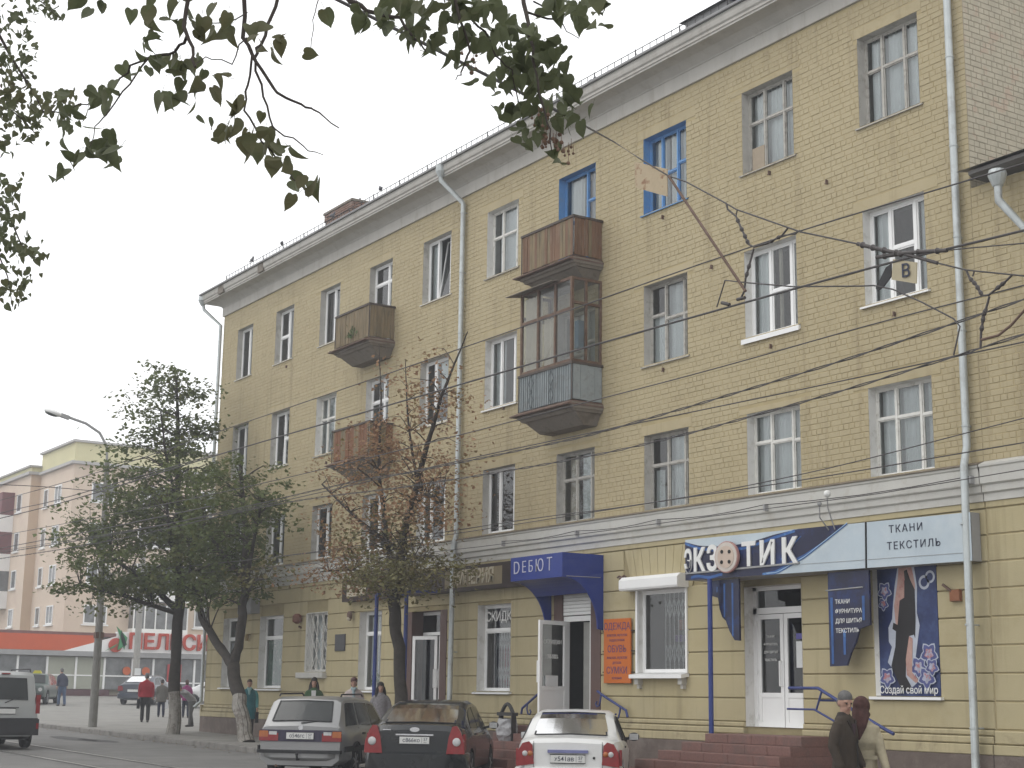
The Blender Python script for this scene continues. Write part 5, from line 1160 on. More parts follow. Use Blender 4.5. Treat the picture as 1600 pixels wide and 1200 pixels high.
# -- white van driving off along the tram line
sp = dict(L=4.1, W=1.72, axles=(-1.25, 1.35), wr=.31, plan=[(0,1),(1.5,1),(1.9,.985),(2.0,.96),(2.05,.93)], tumble=.10, zb=.30,
  belt=[(-2.05,1.02),(.4,1.02),(.9,.98),(1.9,.82),(2.05,.7)],
  top=[(-2.05,1.04),(-2.03,1.2),(-1.93,1.76),(-1.8,1.84),(-.5,1.87),(.0,1.84),(.3,1.76),(1.05,1.10),(1.9,.92),(2.05,.72)])
H = R(-88); vanw = paint('white_van_paint', (.33,.34,.335))
c = Car('white_van', 'white high roof van driving away along the tram track at the left edge', spot(-74.85, 40.3, 4.1, H), H, sp, vanw)
c.screen(-2.035, -1.945, .86, .82); c.sidewin(-1.8, -.7, -1.75, -.7, t1=.8); c.sidewin(-.6, .75, -.6, .3, t1=.8)
MB().box(-2.12, -.84, .33, -1.95, .84, .72).build('bumper', m_trim, c.t); MB().box(-2.07, -.82, .72, -2.03, .82, .74).build('tailgate_seam', m_trim, c.t)
for sy in (-1, 1): MB().box(-2.075, sy*.80-.05, .85, -1.98, sy*.80+.05, 1.30).build('tail_lamp', m_redl, c.t); MB().box(-2.13, sy*.80-.03, .48, -2.1, sy*.80+.03, .62).build('reflector', m_redl, c.t); MB().tube([(-1.8,sy*.62,1.86),(-1.75,sy*.62,1.92),(.1,sy*.62,1.92),(.2,sy*.62,1.86)], .018, 6).build('roof_bar', m_trim, c.t)
c.plate(.90, '', '', -2.07, .0); MB().box(-2.075, -.34, .98, -2.05, .34, 1.0).build('plate_lamp', m_trim, c.t); MB().box(-1.98, -.1, 1.79, -1.9, .1, 1.82).build('brake_lamp', m_redl, c.t); MB().bar((-2.05,.0,1.10),(-2.02,-.35,1.25), .02).build('rear_wiper', m_trim, c.t); c.mirror(.85, 1.1, m_trim)
# -- cars by the supermarket
def simple(name, label, loc, head, col, group, kind='sedan', taxi=False):
    if kind == 'sedan':
        sp = dict(L=4.4, W=1.74, axles=(-1.3,1.3), wr=.30, plan=[(0,1),(1.7,.97),(2.1,.88),(2.2,.8)], belt=[(-2.2,.93),(-1.2,.97),(.6,.92),(1.2,.88),(2.0,.76),(2.2,.62)], top=[(-2.2,.97),(-2.1,1.03),(-1.7,1.05),(-1.0,1.36),(-.5,1.44),(.1,1.44),(.5,1.38),(1.3,.96),(2.0,.84),(2.2,.64)])
        w = [(-1.25,-.4,-.95,-.42), (-.32,.92,-.34,.36)]; sc = (-1.65,-.8,1.24,.52)
    elif kind == 'boxy':
        sp = dict(L=4.1, W=1.62, axles=(-1.2,1.25), wr=.29, plan=[(0,1),(1.8,.98),(2.0,.95),(2.05,.93)], belt=[(-2.05,.88),(2.0,.86),(2.05,.84)], top=[(-2.05,.90),(-1.6,.93),(-1.35,.95),(-.95,1.36),(-.7,1.42),(.3,1.43),(.5,1.38),(.95,.95),(2.0,.90),(2.05,.86)])
        w = [(-1.2,-.2,-.95,-.22), (-.12,.80,-.14,.45)]; sc = (-1.3,-.98,.93,.53)
    else:
        sp = dict(L=4.0, W=1.75, axles=(-1.25,1.3), wr=.315, plan=[(0,1),(1.6,.98),(1.9,.9),(2.0,.8)], belt=[(-2.0,.98),(.5,.95),(1.2,.90),(1.8,.78),(2.0,.6)], top=[(-2.0,1.0),(-1.95,1.1),(-1.6,1.4),(-1.2,1.5),(0,1.52),(.4,1.46),(1.25,1.0),(1.8,.85),(2.0,.62)])
        w = [(-1.5,-.5,-1.3,-.5), (-.42,.95,-.42,.40)]; sc = (-1.93,-1.65,1.2,.5)
    c = Car(name, label, loc, head, sp, paint(name+'_paint', col), group)
    c.screen(sc[0], sc[1], .9, .88); c.screen(sc[2], sc[3], .9, .88, 'windscreen')
    for q in w: c.sidewin(*q)
    for sy in (-1, 1):
        c.rear([(sy*.5,.68),(sy*.78,.66),(sy*.76,.90),(sy*.56,.90)], m_redl, 'tail_lamp', .02)
        MB().lathe([(.09,0),(.09,.03)], (c.hx-.01, sy*.58, .68), 14, 'x').build('head_lamp', m_whl, c.t)
    c.bumper(-c.hx, .28, .55, MATS[name+'_paint']); MB().box(c.hx-.05, -.7, .3, c.hx+.08, .7, .52).build('front_bumper', m_trim if kind == 'boxy' else MATS[name+'_paint'], c.t); MB().box(c.hx-.02, -.40, .60, c.hx+.02, .40, .76).build('grille', m_trim, c.t)
    MB().box(-c.hx-.09, -.26, .62, -c.hx-.06, .26, .73).build('number_plate', m_plate, c.t)
    if taxi: MB().prism([(.1,-.22,1.445),(.1,.22,1.445),(.1,.14,1.58),(.1,-.14,1.58)], (.12,0,0)).build('taxi_sign', mat('taxi_yellow', (.5,.45,.03), .5, .1), c.t)
    return c
simple('dark_sedan', 'dark blue sedan parked behind the person in red by the supermarket', (-77.2, 28.0, gz(-77)), R(-52), (.035,.045,.065), 'cars by the supermarket')
simple('green_taxi', 'dark green boxy car with a yellow roof sign left of the lamp post', (-76.5, 22.2, gz(-76.5)), R(118), (.05,.075,.065), 'cars by the supermarket', 'boxy', True)
simple('white_hatchback', 'white hatchback half hidden behind the yellow building corner', (-72.2, 29.9, gz(-72)), R(-158), (.6,.6,.6), 'cars by the supermarket', 'hatch')
# ------------------------------------------------------------------ people
m_skin = mat('skin', (.36,.215,.16), .6, .08, 12); m_eye = mat('eye_dark', (.03,.025,.02), .3, .1); m_lip = mat('lip', (.26,.10,.09), .5, .1)
def cloth(name, col, var=.15, s=9): return mat('cloth_'+name, col, .9, var, s, .5, 35)
m_shoe = mat('shoe_leather', (.025,.022,.02), .5, .2, 10)
def cap_(bm, pts, n=16, flat=False):
    """closed tapered limb with rounded ends; pts = [(p, r)] or [(p, (rx, ry))]"""
    P = [Vector(p) for p, r in pts]; RR = [(r, r) if not isinstance(r, tuple) else r for p, r in pts]; rings = []
    d0 = (P[1]-P[0]).normalized(); d1 = (P[-1]-P[-2]).normalized()
    e = (.012, .93) if flat else (.75, .45); c0 = .012 if flat else RR[0][0]*.75; c1 = .012 if flat else RR[-1][0]*.75
    seq = [(P[0]-d0*c0, (RR[0][0]*e[1], RR[0][1]*e[1]))] + [(p, r) for p, r in zip(P, RR)] + [(P[-1]+d1*c1, (RR[-1][0]*e[1], RR[-1][1]*e[1]))]
    prev = None
    for i, (p, r) in enumerate(seq):
        d = (seq[min(i+1, len(seq)-1)][0]-seq[max(i-1, 0)][0]).normalized()
        a = Vector((1,0,0))-d*d.x if abs(d.x) < .9 else Vector((0,1,0))-d*d.y
        if prev is not None: a = prev-d*prev.dot(d)
        a.normalize(); prev = a; b = d.cross(a)
        rings.append([bm.verts.new(p+a*r[0]*math.cos(2*math.pi*k/n)+b*r[1]*math.sin(2*math.pi*k/n)) for k in range(n)])
    for A, B in zip(rings, rings[1:]):
        for k in range(n): bm.faces.new((A[k], A[(k+1) % n], B[(k+1) % n], B[k]))
    bm.faces.new(rings[0][::-1]); bm.faces.new(rings[-1])
def ell_(bm, c, r, rot=None):
    M_ = Matrix.Translation(c) @ (rot.to_4x4() if rot else Matrix.Identity(4)) @ Matrix.Diagonal((*r, 1))
    bmesh.ops.create_uvsphere(bm, u_segments=16, v_segments=10, radius=1, matrix=M_)
def blob(name, prims, vox, m, parent, smooth=3):
    """union of limbs and ellipsoids remeshed into ONE continuous surface"""
    bm = bmesh.new()
    for p in prims:
        if p[0] in 'cf': cap_(bm, p[1], flat=p[0] == 'f')
        else: ell_(bm, *p[1:])
    bmesh.ops.recalc_face_normals(bm, faces=bm.faces)
    me = bpy.data.meshes.new(name); bm.to_mesh(me); bm.free()
    o = bpy.data.objects.new('tmp', me); COL.objects.link(o)
    r = o.modifiers.new('r', 'REMESH'); r.mode = 'VOXEL'; r.voxel_size = vox
    s_ = o.modifiers.new('s', 'SMOOTH'); s_.iterations = smooth; s_.factor = .5
    bpy.context.view_layer.update()
    out_ = bpy.data.meshes.new_from_object(o.evaluated_get(bpy.context.evaluated_depsgraph_get())); bpy.data.objects.remove(o)
    out_.name = name; out_.materials.clear(); out_.materials.append(m); out_.polygons.foreach_set('use_smooth', [True]*len(out_.polygons))
    return link(name, out_, parent)
def hand(W, d, curl, s=1.0, side=1):
    """palm with five bent unequal fingers at wrist W along d"""
    d = Vector(d).normalized(); lat = Vector((0, 1, 0)) - d*d.y; lat.normalize(); inn = d.cross(lat).normalized()*side; W = Vector(W); pr_ = []
    pr_.append(('c', [(W, .024*s), (W+d*.045*s, (.026*s, .020*s)), (W+d*.085*s, (.030*s, .016*s))]))
    for i, (o, L) in enumerate(((-.03,.068),(-.011,.078),(.009,.073),(.028,.058))):
        b = W+d*.088*s+lat*o*s; k1 = b+(d*math.cos(curl*.5)+inn*math.sin(curl*.5))*L*.5*s; k2 = k1+(d*math.cos(curl*1.2)+inn*math.sin(curl*1.2))*L*.5*s
        pr_.append(('c', [(b-d*.02*s, .0092*s), (k1, .0088*s), (k2, .0075*s)]))
    tb = W+d*.035*s-lat*.026*s; pr_.append(('c', [(tb, .0115*s), (tb+(d*.6-lat*.75+inn*.3).normalized()*.035*s, .0105*s), (tb+(d*.9-lat*.55+inn*.6).normalized()*.068*s, .009*s)]))
    return pr_
def person(label, loc, face, H, top, top_m, leg_m, hair_m, hair='short', coat_len=.62, arms=None, vox=.016, build=1.0, head_turn=0.0, head_tilt=0.0, lean=0.0, stride=.10, skirt=None, extra=None, scarf=None, group=None, hips_bulk=1.0, sleeve_m=None, bend=None, shoes=True, nofeet=False):
    """faces local -y; everything in metres for a 1.75 m figure scaled to H"""
    k = H/1.75; t = thing('person', label, 'person', loc, group, rotz=face)
    V = lambda x, y, z: Vector((x*k, (y)*k, z*k))
    def B(x, y, z):     # lean or bend of the upper body about the hips
        a = bend if bend is not None else lean
        dz = z-.95; 
        if dz <= 0: return V(x, y, z)
        return V(x, y-math.sin(a)*dz, .95+math.cos(a)*dz)
    hd = B(0, -.015, 1.622); rotH = Matrix.Rotation(head_turn, 3, 'Z') @ Matrix.Rotation(head_tilt, 3, 'X')
    hp = lambda x, y, z: hd + rotH @ (Vector((x, y, z))*k)
    arms = arms or {1: ((.235,.02,1.16),(.25,-.05,.92),.5), -1: ((-.235,.02,1.16),(-.25,-.05,.92),.5)}
    sh = {s: B(s*.175*build, 0, 1.41) for s in (1, -1)}
    el = {s: B(*arms[s][0]) for s in arms}; wr = {s: B(*arms[s][1]) for s in arms}
    kn = {1: V(.10, -.02-stride*.6, .50), -1: V(-.10, .0+stride*.2, .50)}; an = {1: V(.10, -.0-stride, .085), -1: V(-.10, .02+stride, .085)}
    body = [('c', [(V(0,0,.93), (.155*k*build,.105*k)), (B(0,0,1.12), (.135*k*build,.10*k)), (B(0,.0,1.30), (.155*k*build,.10*k)), (B(0,0,1.385), (.11*k*build,.075*k))]),
            ('c', [(B(0,.0,1.42), .062*k), (B(0,-.01,1.53), .053*k), (hp(0,.01,-.06), .05*k)]),
            ('e', hp(0,.005,.02), (.074*k,.093*k,.108*k), rotH), ('e', hp(0,-.025,-.055), (.056*k,.062*k,.062*k), rotH), ('e', hp(0,-.06,-.095), (.026*k,.022*k,.022*k), rotH),
            ('c', [(hp(0,-.085,.02), .011*k), (hp(0,-.103,-.018), .015*k), (hp(0,-.09,-.024), .016*k)]), ('e', hp(.074,.015,-.005), (.012*k,.022*k,.032*k), rotH), ('e', hp(-.074,.015,-.005), (.012*k,.022*k,.032*k), rotH),
            ('e', hp(.03,-.075,.035), (.026*k,.014*k,.010*k), rotH), ('e', hp(-.03,-.075,.035), (.026*k,.014*k,.010*k), rotH)]
    for s in (1, -1):
        body.append(('c', [(sh[s]-V(s*.03,0,.04), .048*k), ((sh[s]+el[s])/2, .046*k), (el[s], .040*k), ((el[s]*.6+wr[s]*.4), .039*k), (wr[s], .026*k)]))
        body += hand(wr[s], wr[s]-el[s], arms[s][2] if len(arms[s]) > 2 else .5, k, s)
        body.append(('c', [(V(s*.085,0,.92), .085*k), (kn[s]*.5+V(s*.09,0,.90)*.5, .078*k), (kn[s], .055*k), (kn[s]*.55+an[s]*.45, .052*k), (an[s], .036*k)])); body.append(('c', [(an[s]+V(0,.03,-.04), .036*k), (an[s]+V(0,-.06,-.05), .037*k), (an[s]+V(0,-.14,-.055), .028*k)]))
    b = blob('body', body, vox*.75, m_skin, t, 2)
    for s in (1, -1): MB().sphere(hp(s*.03,-.086,.018), .0105*k, 8, 6).build('eye', m_eye, b, smooth=True)
    MB().sphere(hp(0,-.088,-.05), .021*k, 8, 6, sc=(1,.35,.28)).build('mouth', m_lip, b, smooth=True)
    # trousers or skirt
    if skirt:
        blob('skirt', [('f', [(V(0,0,1.0), (.16*k*build,.12*k)), (V(0,.0,.8), (.20*k*build,.16*k)), (V(0,0,skirt), (.24*k*build,.19*k))])], vox, leg_m, t)
    else:
        tr_ = [('c', [(V(0,0,1.02), (.16*k*build,.118*k)), (V(0,0,.90), (.175*k*build,.13*k))])]
        for s in (1, -1): tr_.append(('c', [(V(s*.088,0,.90), .10*k), (kn[s]*.5+V(s*.09,0,.88)*.5, .093*k), (kn[s], .073*k), (kn[s]*.5+an[s]*.5, .070*k), (an[s]+V(0,0,.0), .062*k)]))
        blob('trousers', tr_, vox, leg_m, t)
    for s in (1, -1): blob('shoe', [('c', [(an[s]+V(0,.045,-.04), .045*k), (an[s]+V(0,-.06,-.045), .047*k), (an[s]+V(0,-.17,-.055), .034*k)])], vox, m_shoe, t)
    # top garment
    w = 1.14*build; hem = coat_len
    tp = [('f', [(B(0,.0,1.50), (.066*k,.064*k)), (B(0,.0,1.462), (.125*k,.085*k)), (B(0,0,1.405), (.185*k*build,.105*k)), (B(0,.0,1.27), (.178*k*w,.128*k)), (B(0,0,1.08), (.158*k*w,.122*k*hips_bulk)), (V(0,0,.94), (.172*k*w,.138*k*hips_bulk)), (V(0,.0,max(hem,.5)), ((.185 if hem > .7 else .20)*k*w*hips_bulk,.155*k*hips_bulk))] + ([(V(0,0,hem), (.215*k*w*hips_bulk,.175*k*hips_bulk))] if hem < .5 else []))]
    sl = []
    for s in (1, -1): sl.append(('c', [(sh[s]-V(s*.025,0,.025), .064*k), ((sh[s]+el[s])/2, .066*k), (el[s], .058*k), ((el[s]+wr[s])/2, .052*k), (wr[s]*.93+el[s]*.07, .046*k)]))
    if sleeve_m: blob(top, tp, vox, top_m, t); blob('sleeves', sl, vox, sleeve_m, t)
    else: blob(top, tp+sl, vox, top_m, t)
    # hair
    if hair == 'short': blob('hair', [('e', hp(0,.012,.062), (.081*k,.098*k,.082*k), rotH), ('e', hp(0,.045,.01), (.079*k,.07*k,.075*k), rotH)], vox*.7, hair_m, t)
    elif hair == 'bald': blob('hair', [('e', hp(0,.014,.064), (.080*k,.096*k,.080*k), rotH), ('e', hp(0,.045,.005), (.081*k,.068*k,.072*k), rotH)], vox*.7, hair_m, t)
    elif hair == 'long': blob('hair', [('e', hp(0,.012,.058), (.088*k,.104*k,.092*k), rotH), ('c', [(hp(.075,.01,.0), .040*k), (hp(.095,.0,-.10), .045*k), (hp(.105,-.01,-.20), .045*k), (hp(.10,-.02,-.28), .035*k)]), ('c', [(hp(-.075,.01,.0), .040*k), (hp(-.095,.0,-.10), .045*k), (hp(-.105,-.01,-.20), .045*k), (hp(-.10,-.02,-.28), .035*k)]), ('e', hp(0,.07,-.09), (.10*k,.045*k,.16*k), rotH)], vox*.7, hair_m, t)
    elif hair == 'bob': blob('hair', [('e', hp(0,.010,.06), (.092*k,.104*k,.09*k), rotH), ('e', hp(0,.05,-.03), (.085*k,.06*k,.085*k), rotH)], vox*.7, hair_m, t)
    if scarf: blob('headscarf', [('e', hp(0,.02,.035), (.098*k,.114*k,.118*k), rotH), ('c', [(hp(0,.045,.0), (.098*k,.085*k)), (B(0,.08,1.53), (.105*k,.06*k)), (B(0,.145,1.42), (.085*k,.03*k)), (B(0,.175,1.28), (.02*k,.012*k))]), ('c', [(hp(.06,-.02,-.06), .034*k), (hp(0,-.05,-.12), .034*k), (hp(-.06,-.02,-.06), .034*k)])], vox*.7, scarf, t)
    if extra: extra(t, dict(B=B, V=V, hp=hp, wr=wr, el=el, sh=sh, k=k, vox=vox))
    return t
m_hblack = mat('hair_black', (.018,.014,.012), .6, .25, 30, .6, 120); m_hbrown = mat('hair_brown', (.06,.03,.02), .6, .25, 30, .6, 120); m_hgrey = mat('hair_grey', (.11,.107,.105), .7, .25, 30, .6, 120)
FC = lambda az: -R(az)       # facing bearing az -> local rotation (faces -y at rest, so bearing 180)
def facing(az): return R(180-az)
pz_ = lambda x, dz=0: gz(x)+dz
# old couple in front of the shops
def lapels(t, q):
    B, k = q['B'], q['k']
    blob('collar', [('f', [(B(0,.012,1.515), (.068*k,.068*k)), (B(0,.01,1.48), (.092*k,.082*k)), (B(0,.01,1.445), (.125*k,.095*k))])], .008, cloth('dark_lapel', (.030,.024,.020)), t)
    for s in (1, -1): MB().prism([B(s*.012,-.126,1.28), B(s*.095,-.10,1.43), B(s*.06,-.10,1.455), B(s*.008,-.120,1.36)], (0,.012,0)).build('lapel', cloth('dark_lapel', (.030,.024,.020)), t)
    MB().prism([B(-.045,-.118,1.40), B(.045,-.118,1.40), B(.0,-.130,1.25)], (0,.01,0)).build('pullover', cloth('plum', (.05,.03,.04)), t)
    for z in (1.2, 1.08, .96): MB().sphere(B(.02,-.148,z), .011*k, 8, 6).build('button', m_trim, t)
    MB().box(-.004*k,-.158*k,.72*k,.004*k,-.15*k,1.24*k).build('jacket_opening', m_trim, t)
man = person('elderly man with grey hair in a dark brown jacket beside the woman in the headscarf', (-12.74, 12.70, gz(-13)-.05), facing(76), 1.74, 'jacket', cloth('dark_brown', (.042,.032,.024)), cloth('charcoal', (.022,.022,.022)), m_hgrey, 'bald', .74, arms={1: ((.225,.03,1.15),(.235,-.08,.92),.6), -1: ((-.225,.02,1.15),(-.235,-.09,.91),.6)}, vox=.010, build=.92, head_turn=R(-30), head_tilt=R(14), stride=.05, extra=lapels)
def trolley(t, q): pass
m_trench = cloth('trench_beige', (.34,.30,.21)); 
def cape(t, q):
    B, k = q['B'], q['k']
    blob('shoulder_cape', [('c', [(B(0,.01,1.47), (.10*k,.085*k)), (B(0,.01,1.42), (.205*k,.125*k)), (B(0,.02,1.28), (.215*k,.15*k)), (B(0,.02,1.235), (.212*k,.152*k))])], .012, m_trench, t)
    MB().box(-.20*k,.135*k,1.05*k,.20*k,.15*k,1.09*k).build('half_belt', m_trench, t)
wom = person('woman in a long beige coat and maroon headscarf pulling a trolley', (-12.84, 13.08, gz(-12.6)-.05), facing(-30), 1.68, 'coat', m_trench, cloth('charcoal', (.022,.022,.022)), m_hbrown, None, .25, arms={1: ((.21,-.02,1.16),(.24,-.10,.94),1.2), -1: ((-.215,.04,1.15),(-.30,.12,.93),1.2)}, vox=.010, build=.86, head_turn=R(-18), stride=.05, extra=cape, scarf=cloth('maroon', (.058,.026,.023), .35, 22))
tr = thing('shopping_trolley', 'black shopping trolley bag with two thin metal rods behind the beige coat', 'trolley bag', (-11.95, 13.1, gz(-12)))
hx_, hy_, hz_ = -12.50, 13.16, gz(-12)+.80
for o in (0, .14): MB().tube([(hx_+o*.75, hy_+o*.35, hz_), (-12.24+o*.75, 13.06+o*.35, .40)], .008, 6).build('rod', m_chrome, tr)
MB().tube([(hx_,hy_,hz_),(hx_+.105,hy_+.05,hz_)], .012, 6).build('grip', m_trim, tr)
b_ = MB().box(-12.15,12.95,.12,-11.77,13.25,.52).build('bag', cloth('black_bag', (.02,.02,.022)), tr)
for o in (0, 1): MB().lathe([(.07,-.015),(.07,.015)], (-12.14+o*.36, 13.0, .07), 14, 'x').build('wheel', m_tyre, tr)
# woman in teal by the leaning tree
def tealbits(t, q):
    B, k = q['B'], q['k']
    blob('scarf', [('c', [(B(-.05,-.07,1.50), .035), (B(0,-.10,1.42), .04), (B(.0,-.13,1.32), .03)]), ('c', [(B(.05,-.07,1.50), .035), (B(0,-.10,1.42), .04)])], .014, cloth('pale_teal', (.22,.36,.36)), t)
    for s in (1, -1): w_ = q['wr'][s]; MB().box(w_.x-.05, w_.y-.12, w_.z-.42, w_.x+.05, w_.y+.14, w_.z-.12).build('bag', cloth('black_bag', (.02,.02,.022)), t)
person('woman in a teal tunic carrying two dark bags right of the leaning trunk', (-41.6, 18.1, gz(-41.6)), facing(112), 1.66, 'tunic', cloth('teal', (.02,.12,.14)), cloth('charcoal', (.022,.022,.022)), m_hbrown, 'short', .60, vox=.018, build=1.12, extra=tealbits, sleeve_m=cloth('aqua', (.06,.24,.24)), stride=.04)
# three young women walking behind the silver estate
gy = 17.9
def top_white(t, q): B = q['B']; MB().prism([B(-.06,-.125,1.42), B(.06,-.125,1.42), B(.05,-.15,1.15), B(-.05,-.15,1.15)], (0,.01,0)).build('white_top', cloth('white_top', (.55,.55,.55)), t)
person('young woman with loose dark hair and a green jacket behind the silver estate', (-37.0, gy, gz(-37)+.02), facing(118), 1.72, 'jacket', cloth('green', (.035,.075,.03)), cloth('denim', (.03,.045,.08)), m_hblack, 'long', .85, vox=.018, extra=top_white, build=.95)
person('person with short reddish brown hair and pale scarf behind the silver estate', (-34.95, gy+.1, gz(-35)+.02), facing(118), 1.74, 'jacket', cloth('cream', (.42,.36,.34)), cloth('denim', (.03,.045,.08)), mat('hair_auburn', (.07,.022,.02), .6, .25, 30), 'bob', .85, vox=.018, build=.95, extra=lambda t, q: blob('scarf', [('c', [(q['B'](-.05,-.08,1.49), .04), (q['B'](0,-.10,1.45), .045), (q['B'](.05,-.08,1.49), .04)]), ('c', [(q['B'](0,-.1,1.44), .04), (q['B'](.01,-.13,1.25), .035)])], .014, cloth('pale_blue', (.28,.36,.38)), t))
person('young woman with long black hair nearest the blue porch post', (-33.35, gy, gz(-33.4)+.0), facing(120), 1.66, 'jacket', cloth('grey_stripe', (.22,.21,.22), .5, 40), cloth('denim', (.03,.045,.08)), m_hblack, 'long', .85, vox=.018, build=.92, head_turn=R(10))
# people on the forecourt
def bag_(t, q): w_ = q['wr'][1]; MB().box(w_.x-.05, w_.y-.12, w_.z-.45, w_.x+.06, w_.y+.12, w_.z-.1).build('bag', cloth('black_bag', (.02,.02,.022)), t)
person('person in a bright red jacket walking away on the forecourt', (-56.2, 20.35, gz(-56.2)), facing(-72), 1.78, 'jacket', cloth('red', (.26,.012,.022)), cloth('charcoal', (.022,.022,.022)), m_hgrey, 'bald', .90, vox=.02, build=1.2, extra=bag_, stride=.12)
def wbag(t, q): w_ = q['wr'][-1]; MB().box(w_.x-.05, w_.y-.1, w_.z-.45, w_.x+.08, w_.y+.12, w_.z-.1).build('bag', cloth('white_bag', (.55,.56,.58)), t)
person('short person in a grey coat with a white bag beyond the red jacket', (-61.0, 22.75, gz(-61)), facing(-75), 1.5, 'coat', cloth('grey', (.10,.095,.085)), cloth('navy', (.02,.025,.045)), m_hblack, 'short', .70, vox=.022, build=1.2, extra=wbag, bend=.12)
person('person in a magenta jacket half hidden behind the left tree trunk', (-60.5, 23.6, gz(-60.5)), facing(-75), 1.5, 'jacket', cloth('magenta', (.20,.03,.12)), cloth('navy', (.02,.025,.045)), m_hbrown, 'bob', .8, vox=.024)
person('person in blue jeans leaning beside the green car', (-73.6, 22.55, gz(-73.6)), facing(-100), 1.76, 'jacket', cloth('navy2', (.03,.035,.06)), cloth('blue_denim', (.05,.08,.14)), m_hgrey, 'short', .9, vox=.024, bend=.25)
person('dark clothed person walking at the supermarket entrance', (-84.5, 34.2, gz(-84.5)), facing(20), 1.78, 'jacket', cloth('bottle', (.03,.045,.04)), cloth('charcoal', (.022,.022,.022)), m_hbrown, 'short', .85, vox=.026)
person('person in grey bending down at the corner of the yellow building', (-51.9, 20.45, gz(-51.9)), facing(170), 1.7, 'jacket', cloth('light_grey', (.24,.24,.25)), cloth('grey_trousers', (.10,.10,.10)), m_hbrown, 'short', .9, vox=.022, bend=.95, arms={1: ((.22,-.1,1.3),(.2,-.3,1.35),.5), -1: ((-.22,-.1,1.3),(-.2,-.3,1.35),.5)})
FG_TWIGS = [[[(-4.135, 1.505, 3.706), (-4.11, 1.476, 3.525), (-4.068, 1.494, 3.444), (-4.032, 1.494, 3.372)], 0.012, 0.006], [[(-4.137, 1.498, 3.501), (-4.224, 1.502, 3.492), (-4.327, 1.459, 3.498), (-4.424, 1.433, 3.494), (-4.517, 1.416, 3.458), (-4.613, 1.387, 3.44), (-4.714, 1.338, 3.429)], 0.008, 0.003], [[(-4.311, 1.454, 3.491), (-4.316, 1.401, 3.397), (-4.324, 1.333, 3.282), (-4.32, 1.305, 3.234), (-4.312, 1.288, 3.168)], 0.005, 0.002], [[(-4.359, 1.758, 3.869), (-4.313, 1.757, 3.631), (-4.259, 1.775, 3.541), (-4.195, 1.817, 3.433), (-4.143, 1.828, 3.394), (-4.076, 1.873, 3.349), (-4.023, 1.885, 3.32), (-3.957, 1.925, 3.257)], 0.012, 0.003], [[(-4.292, 1.789, 3.556), (-4.226, 1.784, 3.415), (-4.15, 1.803, 3.291), (-4.061, 1.85, 3.216), (-3.976, 1.885, 3.17)], 0.007, 0.002], [[(-4.353, 1.773, 3.65), (-4.312, 1.785, 3.584), (-4.287, 1.759, 3.472), (-4.254, 1.75, 3.374), (-4.203, 1.786, 3.262), (-4.14, 1.847, 3.163), (-4.083, 1.893, 3.075)], 0.008, 0.003], [[(-4.403, 1.912, 3.885), (-4.376, 1.872, 3.762), (-4.354, 1.823, 3.641), (-4.322, 1.795, 3.575)], 0.01, 0.008], [[(-4.353, 1.773, 3.738), (-4.339, 1.673, 3.667), (-4.302, 1.628, 3.641)], 0.004, 0.002], [[(-4.353, 1.773, 3.65), (-4.275, 1.697, 3.521), (-4.21, 1.588, 3.492), (-4.126, 1.529, 3.413)], 0.004, 0.002], [[(-4.153, 1.978, 3.825), (-4.094, 2.008, 3.744), (-4.031, 2.045, 3.697), (-3.949, 2.115, 3.653), (-3.89, 2.141, 3.574), (-3.84, 2.148, 3.516)], 0.016, 0.004], [[(-4.445, 2.061, 3.896), (-4.403, 2.033, 3.803), (-4.36, 2.007, 3.667)], 0.003, 0.002], [[(-3.895, 2.253, 3.798), (-3.852, 2.277, 3.659), (-3.815, 2.292, 3.543), (-3.808, 2.255, 3.468), (-3.794, 2.229, 3.426)], 0.01, 0.002], [[(-3.859, 2.316, 3.671), (-3.869, 2.394, 3.631), (-3.9, 2.439, 3.589), (-3.915, 2.509, 3.567), (-3.945, 2.555, 3.479)], 0.006, 0.003], [[(-4.11, 2.668, 4.0), (-4.051, 2.649, 3.855), (-3.993, 2.627, 3.759), (-3.931, 2.613, 3.576), (-3.86, 2.61, 3.399), (-3.802, 2.589, 3.28)], 0.014, 0.003], [[(-4.101, 2.682, 3.883), (-4.098, 2.807, 3.891), (-4.115, 2.899, 3.97), (-4.116, 3.011, 4.037)], 0.007, 0.002], [[(-4.086, 2.705, 3.93), (-4.083, 2.769, 3.899), (-4.085, 2.825, 3.867), (-4.081, 2.889, 3.835)], 0.005, 0.002]]
